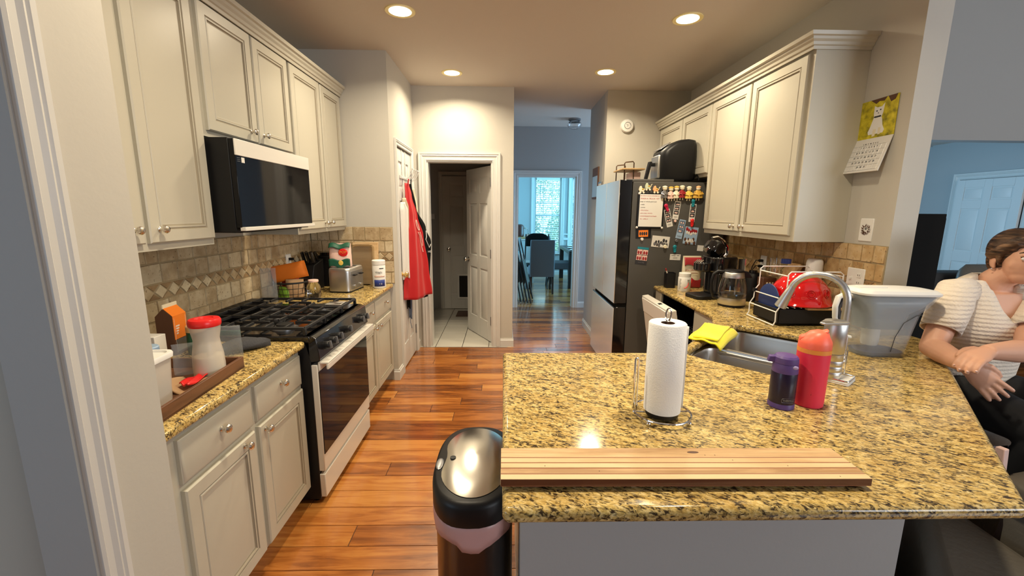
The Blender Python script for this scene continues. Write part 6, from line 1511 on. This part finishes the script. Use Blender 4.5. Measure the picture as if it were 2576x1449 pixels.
# ================================================================ DINING ROOM
def parson_chair(label, loc, rz, group='grey upholstered dining chairs'):
    t = thing('dining_chair', label, 'chair', loc, rz, group)
    b = LB(); b.hull8([(-.235, -.235, .34), (.235, -.235, .34), (.235, .24, .34), (-.235, .24, .34)], [(-.235, -.235, .49), (.235, -.235, .49), (.235, .24, .49), (-.235, .24, .49)]); b.build('seat', 'chair_grey', t, bevel=.02)
    b = LB(); b.rings([[(x, y0+y, z) for x, y in rrect(w, .07, .03, 4)] for z, y0, w in ((.33, .245, .47), (.55, .250, .47), (.80, .275, .465), (1.0, .315, .46), (1.025, .32, .45))]); b.build('backrest', 'chair_grey', t)
    for sx in (-1, 1):
        for sy, dy in ((-1, -.01), (1, .07)):
            b = LB(); x = sx*.205; y = sy*.20; b.hull8([(x-.016, y+dy-.016, 0), (x+.016, y+dy-.016, 0), (x+.016, y+dy+.016, 0), (x-.016, y+dy+.016, 0)], [(x-.022, y-.022, .34), (x+.022, y-.022, .34), (x+.022, y+.022, .34), (x-.022, y+.022, .34)]); b.build('leg', 'espresso', t)
    return t
parson_chair('grey upholstered dining chair with its back towards the kitchen', (.735, 8.22, 0), R(180))
parson_chair('grey upholstered dining chair seen side on at the dark table', (1.26, 9.15, 0), R(92))
t = thing('folding_chair', 'black padded folding chair standing behind the grey dining chair', 'chair', (.68, 8.75, 0), R(180), None)
b = LB(); b.prism(rrect(.44, .40, .08, 6), .44, .48); b.build('seat', 'black_matte', t, bevel=.01)
b = LB(); b.grid(lambda u, v: (-.23+.46*u, .20+.03*math.cos(PI*(u-.5)), .86+.26*v-.10*(abs(u-.5)*2)**4*v), 16, 6); b.build('backrest', 'black_matte', t, solid=.035)
for s in (-1, 1):
    b = LB(); b.tube([(s*.235, -.24, 0), (s*.235, .10, .55), (s*.225, .21, 1.10)], .013, 8); b.build('leg', 'cast_iron', t); b = LB(); b.tube([(s*.215, .26, 0), (s*.215, -.16, .46)], .012, 8); b.build('leg', 'cast_iron', t)
# stack of folded chairs leaning on the left jamb wall
for i in range(5):
    t = thing('folded_chair', ['folded grey metal chair leaning in the dining doorway, outermost of stack', 'second folded chair from the outermost in leaning stack', 'middle folded chair of the leaning stack', 'fourth folded chair from the outermost in leaning stack', 'folded chair closest to the wall in the leaning stack'][i], 'chair', (.50-.055*i, 7.25+.04*i, 0), R(-8), 'folded chairs leaning in the dining doorway')
    lean = .235-.012*i; zt = 1.06 if i else 1.10
    for y in (-.20, .20):
        b = LB(); b.tube([(0, y, .012), (-lean, y, zt)], .012, 8); b.build('leg', 'cast_iron', t)
    b = LB(); b.hull8([(-lean*.95-.012, -.20, zt-.20), (-lean*.95+.006, -.20, zt-.20), (-lean*.95+.006, .20, zt-.20), (-lean*.95-.012, .20, zt-.20)], [(-lean-.012, -.20, zt), (-lean+.006, -.20, zt), (-lean+.006, .20, zt), (-lean-.012, .20, zt)]); b.build('backrest', 'grey_metal', t)
    b = LB(); b.hull8([(-lean*.30-.010, -.19, .33), (-lean*.30+.008, -.19, .33), (-lean*.30+.008, .19, .33), (-lean*.30-.010, .19, .33)], [(-lean*.66-.010, -.19, .72), (-lean*.66+.008, -.19, .72), (-lean*.66+.008, .19, .72), (-lean*.66-.010, .19, .72)]); b.build('seat', 'leather_grey', t)
def table():
    t = thing('dining_table', 'dark espresso dining table set with dishes at the right of the bay', 'table', (2.05, 9.15, 0))
    b = MB(); b.box(1.33, 2.8, 8.55, 10.05, .70, .765); b.build('tabletop', 'espresso', t, bevel=.004)
    for x in (1.375, 2.74):
        for y in (8.60, 10.0): b = MB(); b.box(x-.045, x+.045, y-.045, y+.045, 0, .70); b.build('leg', 'espresso', t, bevel=.004)
    for i, (x, y) in enumerate(((1.50, 8.75), (1.52, 9.2), (1.60, 9.7))):
        b = MB(); b.lathe([(.001, 0), (.07, 0), (.13, .014), (.135, .02), (.07, .006), (.001, .006)], (x, y, .7655), 28); tag(b.build('dinner_plate', 'white_plastic'), ['white plate at the near left corner of the dining table', 'white plate at the middle of the table edge', 'white plate farthest along the dining table edge'][i], 'plate', 'plates on the dining table')
    for i, (x, y) in enumerate(((1.68, 8.78), (1.70, 9.3))):
        b = MB(); b.lathe([(.001, .006), (.026, .008), (.034, .13), (.036, .13), (.030, 0), (.001, 0)], (x, y, .7655), 20); tag(b.build('drinking_glass', 'clear_glass'), ['clear glass at the near corner of the dining table', 'clear glass further along the dining table'][i], 'glass', 'glasses on the dining table')
table()
def sideboard():
    t = thing('sideboard', 'white sideboard with pale wood top at the left of dining room', 'sideboard', (.28, 9.45, 0))
    b = MB(); b.box(-.35, .68, 9.2, 9.65, .96, 1.0); b.build('top', 'bamboo', t, bevel=.004)
    for x in (-.32, .65):
        for y in (9.23, 9.62): b = MB(); b.box(x-.02, x+.02, y-.02, y+.02, 0, .96); b.build('leg', 'white_trim', t)
    b = MB(); b.box(-.33, .66, 9.22, 9.63, .42, .45); b.build('shelf', 'white_trim', t)
    b = MB(); b.box(-.05, .50, 9.26, 9.58, .451, .62); tag(b.build('folded_linen', 'pink_pale', bevel=.03), 'folded pink cloth on the lower sideboard shelf', 'linen')
    b = MB(); b.lathe([(.001, 0), (.10, 0), (.115, .02), (.115, .22), (.10, .25), (.06, .27), (.001, .27)], (.34, 9.42, 1.0), 28); tag(b.build('brown_crock', 'pot_brown'), 'dark brown lidded crock on the dining room sideboard', 'crock')
    t = thing('potted_orchid', 'small white orchid in a round pot beside the brown crock', 'plant', (.585, 9.40, 1.0))
    b = MB(); b.lathe([(.001, 0), (.05, 0), (.06, .03), (.055, .055), (.001, .055)], (.55, 9.40, 1.0), 20); b.build('pot', 'pink_pale', t)
    b = MB(); b.tube([(.55, 9.40, 1.05), (.54, 9.40, 1.14), (.50, 9.39, 1.19), (.45, 9.38, 1.18)], .003, 6)
    for k in range(4):
        a = k*1.6; b.grid(lambda u, v: (.55+.07*u*math.cos(a)-.015*(v-.5)*math.sin(a)*2*(1-u), 9.40+.07*u*math.sin(a)+.015*(v-.5)*math.cos(a)*2*(1-u), 1.055+.04*u-.03*u*u), 6, 2)
    b.build('leaves', 'leaf', t, fixn=False)
    b = MB()
    for x, z in ((.45, 1.18), (.475, 1.195), (.505, 1.175)):
        for k in range(5): a = k*2*PI/5; b.ball((x+.012*math.cos(a), 9.385, z+.012*math.sin(a)), .009, 8, (1, .3, 1))
    b.build('blossoms', 'white_plastic', t)
sideboard()
# ================================================================ LIVING SIDE
t = thing('tall_cabinet', 'tall flat black cabinet standing just behind the kitchen wall end', 'cabinet', (2.34, 2.62, 0))
b = MB(); b.box(2.135, 2.535, 2.42, 2.80, 0, 1.545); b.build('body', 'black_matte', t, bevel=.003)
b = MB(); b.box(2.14, 2.53, 2.415, 2.42, .05, 1.52); b.build('side_panel', 'black_matte', t)
def sofa():
    t = thing('sofa', 'dark grey sofa with a black cushion in front of the white door', 'sofa', (5.6, 4.4, 0))
    b = MB(); b.box(4.66, 6.9, 3.9, 4.75, .10, .46); b.build('seat_base', 'sofa_grey', t, bevel=.04, seg=3)
    b = MB(); b.box(4.66, 6.9, 4.48, 4.78, .46, .92); b.build('backrest', 'sofa_grey', t, bevel=.06, seg=3)
    for x in (4.45, 6.9): b = MB(); b.box(x, x+.21, 3.88, 4.78, .10, .66); b.build('armrest', 'sofa_grey', t, bevel=.05, seg=3)
    for i, x in enumerate((4.68, 5.42, 6.16)): b = MB(); b.box(x, x+.72, 3.88, 4.46, .461, .58); b.build('seat_cushion', 'sofa_grey', t, bevel=.04, seg=3)
    for x in (4.55, 6.95):
        for y in (3.95, 4.70): b = MB(); b.box(x, x+.05, y, y+.05, 0, .10); b.build('foot', 'espresso', t)
    b = MB(); n = 24; rs = []
    for k in range(9):
        v = k/8; s = math.sin(PI*v)**.45 if 0 < v < 1 else .12; rs.append([(5.06+.30*math.copysign(abs(math.cos(2*PI*j/n))**.5, math.cos(2*PI*j/n))*(.6+.4*s), 4.26+.08*s*math.sin(2*PI*j/n)+.10*v, .60+.43*v) for j in range(n)])
    b.rings(rs); tag(b.build('throw_pillow', 'leather_grey', angle=70), 'dark grey pillow standing on the sofa, nearest black cabinet', 'pillow')
sofa()
t = thing('side_table', 'low dark side table with clutter beside the sofa', 'table', (4.05, 3.9, 0)); b = MB(); b.box(3.75, 4.30, 3.6, 4.1, .60, .63); b.build('top', 'espresso', t)
for x in (3.78, 4.27):
    for y in (3.63, 4.07): b = MB(); b.box(x-.02, x+.02, y-.02, y+.02, 0, .60); b.build('leg', 'espresso', t)
b = MB(); b.box(3.90, 4.24, 3.68, 3.92, .6305, .70); tag(b.build('paper_stack', 'leather_grey', bevel=.006), 'stack of dark papers on the side table beside the sofa', 'papers')
def stool(label, loc, rz, zs=.63, post=False):
    t = thing('counter_stool', label, 'stool', loc, rz, 'leather counter stools')
    b = LB(); b.rings([[(x*k, y*k, z) for x, y in rrect(.43, .42, .07, 6)] for z, k in ((zs-.10, .96), (zs-.08, 1), (zs-.02, 1.0), (zs, .94), (zs+.006, .7))]); b.build('seat', 'leather_grey', t, angle=60)
    for sx in (-1, 1):
        for sy in (-1, 1): b = LB(); b.tube([(sx*.20, sy*.20, 0), (sx*.165, sy*.165, zs-.10)], .019, 8); b.build('leg', 'espresso', t)
    b = LB(); b.tube([(sx*.187, sy*.187, .20) for sx, sy in ((-1, -1), (1, -1), (1, 1), (-1, 1))], .011, 8, close=True); b.build('foot_rail', 'espresso', t)
    if post:
        b = LB(); b.rings([[(x*k, y*k, z) for x, y in rrect(.40, .39, .06, 6)] for z, k in ((.06, .97), (.08, 1), (zs-.115, 1), (zs-.105, .98))]); b.build('skirt', 'leather_grey', t)
        for s in (-1, 1): b = LB(); b.hull8([(s*.19-.012, .19, zs-.06), (s*.19+.012, .19, zs-.06), (s*.19+.012, .215, zs-.06), (s*.19-.012, .215, zs-.06)], [(s*.19-.012, .20, zs+.095), (s*.19+.012, .20, zs+.095), (s*.19+.012, .225, zs+.095), (s*.19-.012, .225, zs+.095)]); b.build('back_post', 'pink_pale', t, bevel=.003)
    return t
stool('counter stool nearest the camera with pale wooden post, at peninsula corner', (1.945, 1.14, 0), R(12), .66, True)
stool('counter stool under the seated person in white top', (2.22, 1.97, 0), R(4), .585)
t = thing('ottoman', 'dark leather ottoman tucked below the peninsula overhang', 'ottoman', (1.70, 1.05, 0))
b = MB(); b.prism([(1.26, 1.04), (1.56, .82), (1.69, .90), (1.70, 1.38), (2.01, 1.42), (2.01, 1.70), (1.80, 1.70)], .04, .47); b.build('cushion', 'leather_grey', t, bevel=.05, seg=4)
b = MB(); b.prism([(1.32, 1.04), (1.58, .90), (1.63, 1.0), (1.60, 1.24), (1.46, 1.22)], 0, .04); b.build('base', 'espresso', t)
# ================================================================ TRASH CAN
def trash():
    cx, cy = -.093, 1.345; a_, b_ = .135, .232
    t = thing('trash_can', 'oval steel sensor trash can with pink liner at the peninsula end', 'trash can', (cx, cy, 0))
    def ring(z, k=1, dz=0, e=2.6, n=56):
        out = []
        for j in range(n):
            th = 2*PI*j/n; c_, s_ = math.cos(th), math.sin(th); out.append((cx+a_*k*math.copysign(abs(c_)**(2/e), c_), cy+b_*k*math.copysign(abs(s_)**(2/e), s_), z))
        return out
    b = MB(); b.rings([ring(.0, .94), ring(.02, .95), ring(.60, .95), ring(.605, .90)]); b.build('body', 'can_body', t, angle=50)
    b = MB(); b.rings([ring(.0, .96), ring(.035, .965), ring(.036, .94)]); b.build('base_band', 'black_plastic', t)
    b = MB(); b.rings([ring(.612, .985), ring(.625, 1.02), ring(.680, 1.02), ring(.695, .99), ring(.700, .93)]); lb = b.build('lid_rim', 'black_plastic', t, angle=50)
    rr = random.Random(6)
    b = MB(); rs = []
    for z, k in ((.630, 1.0), (.606, 1.01), (.585, 1.005), (.560, .995)):
        rg = ring(z, k); rs.append([(p[0]+rr.uniform(-.002, .002), p[1]+rr.uniform(-.002, .002), p[2]+(.006*math.sin(j*.7)+.007*math.sin(j*.23+1)-(.014 if j in (41, 42, 43) else 0))*(.606 > z)) for j, p in enumerate(rg)])
    b.rings(rs, cap=False); b.build('liner_bag', 'pink_bag', t, solid=.0015, angle=60)
    def lidz(x, y): r2 = ((x-cx)/a_)**2+((y-cy)/b_)**2; return .7005+.018*max(0, 1-r2)
    b = MB(); n = 48; rs = []
    for q in (1, .85, .65, .4, .15, .01):
        rs.append([])
        for j in range(n):
            th = 2*PI*j/n; c_, s_ = math.cos(th), math.sin(th); w = a_*.90*q*(1-.20*math.exp(-(s_/.35)**2)); x, y = cx+w*c_, cy+b_*.89*q*s_
            rs[-1].append((x, y, lidz(x, y)+(.0 if q < 1 else -.002)))
    b.rings(rs, cap=True); b.build('lid_panel', 'can_steel', t, angle=60)
    b = MB(); b.ball((cx-.118, cy-.03, .7015), .030, 16, (.45, 1.1, .12)); b.build('sensor_window', 'grey_metal', lb)
    b = MB(); b.lathe([(.001, 0), (.010, 0), (.010, .006), (.001, .007)], (cx-.075, cy-.015, .710), 16); b.build('sensor_button', 'black_plastic', lb)
trash()
# ================================================================ PERSON
def person():
    t = thing('person', 'seated woman in cream knit top resting her hands on the counter edge', 'person', (2.23, 1.93, 0))
    V = Vector
    def lerp(a, b, f): return tuple(a[i]*(1-f)+b[i]*f for i in range(len(a)))
    SR, ER, WR = (2.055, 1.86, 1.185), (1.925, 1.795, .955), (1.858, 1.585, .945)
    SL, EL, WL = (2.40, 1.83, 1.175), (2.185, 1.655, .985), (1.945, 1.600, 1.000)
    b = MB()
    # head: cranium, face, jaw, nose, neck.  faces -y, centre hc
    hc = V((2.262, 1.815, 1.352)); HR = Matrix.Translation(hc) @ Matrix.Rotation(R(-20), 4, 'Z') @ Matrix.Translation(-hc)
    b.ball(hc+V((0, .018, .030)), .088, 24, (.88, 1.06, .98), 16)
    b.ball(hc+V((0, -.030, -.015)), .070, 22, (.92, .85, 1.22), 14)
    b.ball(hc+V((0, -.040, -.070)), .045, 18, (1.05, .95, .80), 12)
    for s in (-1, 1):
        b.ball(hc+V((s*.036, -.046, -.020)), .028, 14, (1, .9, 1.2)); b.ball(hc+V((s*.030, -.086, .022)), .012, 10, (1.6, .6, .5))
        b.ball(hc+V((s*.082, .010, -.012)), .030, 14, (.28, .62, 1.05)); b.ball(hc+V((s*.080, .002, -.038)), .012, 10, (.5, .7, 1))
    b.tube([hc+V((0, -.083, .020)), hc+V((0, -.098, -.004)), hc+V((0, -.108, -.026)), hc+V((0, -.094, -.034))], [.008, .010, .014, .010], 10)
    for s in (-1, 1): b.ball(hc+V((s*.012, -.092, -.030)), .009, 8)
    b.tf(HR)
    b.tube([hc+V((0, .02, -.06)), (2.232, 1.865, 1.25), (2.23, 1.885, 1.19)], [.056, .055, .065], 20)
    b.tube([SR, (2.12, 1.885, 1.195), (2.23, 1.89, 1.205), (2.33, 1.87, 1.192), SL], [.050, .046, .050, .046, .050], 16)
    # torso
    rs = []
    for z, w, d, y in ((1.20, .15, .085, 1.88), (1.12, .175, .115, 1.885), (1.02, .18, .13, 1.90), (.90, .165, .12, 1.92), (.78, .18, .13, 1.94), (.66, .19, .14, 1.95), (.63, .17, .12, 1.95)):
        rs.append([(2.23+w*math.copysign(abs(math.cos(2*PI*j/28))**.85, math.cos(2*PI*j/28)), y+d*math.sin(2*PI*j/28), z) for j in range(28)])
    b.rings(rs)
    # arms
    for S_, E_, W_ in ((SR, ER, WR), (SL, EL, WL)):
        b.tube([S_, lerp(S_, E_, .3), lerp(S_, E_, .7), E_], [.055, .054, .049, .046], 16)
        b.ball(E_, .046, 16); b.tube([E_, lerp(E_, W_, .3), lerp(E_, W_, .75), W_], [.045, .047, .036, .030], 16)
    # hands
    def hand(W_, dirv, side, drop, curl, spread=1.0, flat=(0, 0, 1)):
        """palm from wrist along dirv; side = unit vector across the knuckles toward the thumb; drop = curl direction"""
        W_, d, s, dr = V(W_), V(dirv).normalized(), V(side).normalized(), V(drop).normalized()
        b.rings([[W_+d*l+s*(w*math.cos(2*PI*j/16))+dr*(h*math.sin(2*PI*j/16)) for j in range(16)] for l, w, h in ((-.02, .028, .024), (.02, .033, .021), (.055, .041, .019), (.085, .041, .016), (.094, .036, .012))])
        tips = []
        for k, (o, L_) in enumerate(((.030, .066), (.010, .074), (-.011, .070), (-.030, .055))):
            p = W_+d*.084+s*o; a = curl[0]; q = []
            for seg, l in enumerate((.45, .32, .26)):
                q.append(p); dd = (d*math.cos(a)+dr*math.sin(a)+s*o*3.2*spread).normalized(); p = p+dd*L_*l*1.08; a += curl[1]
            q.append(p); b.tube(q, [.0104, .0100, .0092, .0080], 10); b.ball(p, .0080, 10); tips.append((p, dd))
        p0 = W_+d*.015+s*.030; b.tube([p0, p0+d*.028+s*.020+dr*.006, p0+d*.055+s*.022+dr*.014, p0+d*.076+s*.016+dr*.020], [.015, .0125, .0105, .008], 10)
        return tips
    # right hand hangs past the counter edge; left hand rests across the right wrist
    tr = hand(WR, (.60, -.42, -.68), (.506, -.298, .72), (.75, .62, -.27), (.08, .20), 1.5)
    tl = hand(WL, (-.92, -.30, -.16), (-.15, .62, .12), (-.28, -.05, -.90), (.45, .50), .5)
    # legs
    for s, kx in ((-1, 2.13), (1, 2.37)):
        b.tube([(2.23+s*.10, 1.95, .70), (2.23+s*.12, 1.75, .715), (kx, 1.50, .70)], [.095, .090, .062], 18); b.ball((kx, 1.48, .695), .062, 16)
        b.tube([(kx, 1.48, .69), (kx, 1.58, .45), (kx, 1.68, .29)], [.060, .056, .036], 16); b.tube([(kx, 1.705, .265), (kx, 1.62, .245), (kx, 1.52, .235)], [.036, .034, .024], 14)
    body = b.build('body', 'skin', t, fixn=False)
    md = body.modifiers.new('remesh', 'REMESH'); md.mode = 'VOXEL'; md.voxel_size = .0045; md.use_smooth_shade = True
    md = body.modifiers.new('smooth', 'SMOOTH'); md.iterations = 3; md.factor = .5
    # face details
    for s in (-1, 1):
        e = MB(); e.ball(hc+V((s*.031, -.083, .008)), .0125, 14, (1.15, .6, .75)); e.tf(HR); eo = e.build('eye', 'eye_white', t)
        e = MB(); e.ball(hc+V((s*.031, -.0892, .008)), .0055, 12, (1, .4, 1)); e.tf(HR); e.build('iris', 'dark_wood', eo)
        e = MB(); e.tube([hc+V((s*.046, -.080, .012)), hc+V((s*.031, -.0905, .0165)), hc+V((s*.016, -.088, .010))], .0022, 6); e.tf(HR); e.build('eyelid', 'hair', eo)
        e = MB(); e.tube([hc+V((s*.052, -.078, .030)), hc+V((s*.034, -.093, .038)), hc+V((s*.014, -.096, .032))], [.002, .004, .003], 6); e.tf(HR); e.build('eyebrow', 'hair', t)
        e = MB(); e.ball(hc+V((s*.090, -.004, -.046)), .0035, 10); e.tf(HR); e.build('earring', 'chrome', t)
    e = MB(); e.ball(hc+V((0, -.090, -.058)), .013, 14, (1.5, .5, .35)); e.ball(hc+V((0, -.089, -.065)), .013, 14, (1.3, .5, .38)); e.tf(HR); e.build('lips', 'lip', t)
    for (p, d) in tr+tl:
        e = MB(); e.ball(p-d*.002+V((-.0035, -.0035, .0045)), .0046, 8, (1, .8, .8)); e.build('fingernail', 'pink_pale', t)
    # hair pulled back into a low bun
    h = MB(); h.ball(hc+V((0, .030, .038)), .096, 26, (.92, 1.05, 1.0), 16)
    h.ball(hc+V((0, .045, -.01)), .080, 22, (.98, .95, 1.05), 14);
    for s in (-1, 1):
        h.tube([hc+V((s*.010, -.060, .098)), hc+V((s*.055, -.052, .072)), hc+V((s*.080, -.018, .035)), hc+V((s*.086, .025, .010))], [.022, .024, .022, .022], 12)
        h.tube([hc+V((s*.078, -.026, .040)), hc+V((s*.080, -.018, .000)), hc+V((s*.076, -.014, -.028))], [.013, .010, .004], 10)
    rr = random.Random(2)
    for k in range(46):
        a = rr.uniform(-1.3, 1.3); p0 = hc+V((.085*math.sin(a), -.055*math.cos(a)+.0, .115-.055*abs(a))); p3 = hc+V((.04*math.sin(a*.6), .125, .03)); pm = hc+V((.093*math.sin(a), .045, .125-.065*abs(a)))
        h.tube([p0, (p0+pm)/2+V((0, 0, .006)), pm, p3], [.004, .007, .007, .004], 6)
    h.tf(HR); ho = h.build('hair', 'hair', t, fixn=False)
    md = ho.modifiers.new('remesh', 'REMESH'); md.mode = 'VOXEL'; md.voxel_size = .0035; md.use_smooth_shade = True
    md = ho.modifiers.new('smooth', 'SMOOTH'); md.iterations = 1
    # knit top with short sleeves and V neck
    c = MB(); rs = []; n = 56
    def vneck(j, z):  # cut the front of the neckline
        return z
    prof = ((1.272, .066, .060, 1.880), (1.250, .112, .075, 1.884), (1.222, .160, .090, 1.882), (1.17, .172, .108, 1.880), (1.10, .186, .138, 1.876), (1.02, .192, .150, 1.885), (.92, .182, .142, 1.91), (.82, .190, .148, 1.93), (.74, .202, .158, 1.945), (.715, .204, .160, 1.945))
    for k, (z, w, d, y) in enumerate(prof):
        ring = []
        for j in range(n):
            a = 2*PI*j/n; cx, sy = math.cos(a), math.sin(a)
            px = 2.23+w*math.copysign(abs(cx)**.85, cx); py = y+d*sy
            zz = z
            if sy < 0 and k < 5: q = max(0, 1-abs(px-2.23)/(.085)); zz = z-q*(.185, .165, .140, .095, .03)[k]
            ring.append((px, py, zz))
        rs.append(ring)
    c.rings(rs, cap=False)
    for S_, E_, ex in ((SR, ER, .62), (SL, EL, .62)):
        e_ = lerp(S_, E_, ex+.06); m_ = lerp(S_, E_, .45); inn = (S_[0]+(2.23-S_[0])*.35, S_[1]+.01, S_[2]+.012)
        c.tube([inn, (S_[0], S_[1], S_[2]+.008), lerp(S_, E_, .2), m_, e_], [.058, .069, .072, .070, .067], 26, cap=False)
    cl = c.build('knit_top', 'knit', t, solid=.007, fixn=False, angle=80)
    # trousers
    p = MB()
    rs = []
    for z, w, d, y in ((.76, .196, .150, 1.945), (.68, .205, .155, 1.95), (.62, .19, .135, 1.95)):
        rs.append([(2.23+w*math.cos(2*PI*j/32), y+d*math.sin(2*PI*j/32), z) for j in range(32)])
    p.rings(rs)
    for s, kx in ((-1, 2.13), (1, 2.37)):
        p.tube([(2.23+s*.10, 1.95, .705), (2.23+s*.12, 1.75, .72), (kx, 1.49, .70)], [.105, .102, .075], 20); p.ball((kx, 1.475, .695), .074, 18)
        p.tube([(kx, 1.475, .69), (kx, 1.58, .45), (kx, 1.67, .31)], [.072, .066, .052], 18)
    po = p.build('trousers', 'jeans_black', t, fixn=False)
    md = po.modifiers.new('remesh', 'REMESH'); md.mode = 'VOXEL'; md.voxel_size = .009; md.use_smooth_shade = True
    for kx in (2.13, 2.37):
        s_ = MB(); s_.rings([[(kx+w*math.cos(2*PI*j/20), y+.0+.0*j, z+h*math.sin(2*PI*j/20)) for j in range(20)] for y, w, z, h in ((1.755, .020, .255, .030), (1.72, .040, .262, .045), (1.64, .046, .252, .036), (1.55, .048, .244, .028), (1.50, .036, .240, .022), (1.485, .012, .238, .010))]); s_.build('shoe', 'black_matte', t)
person()
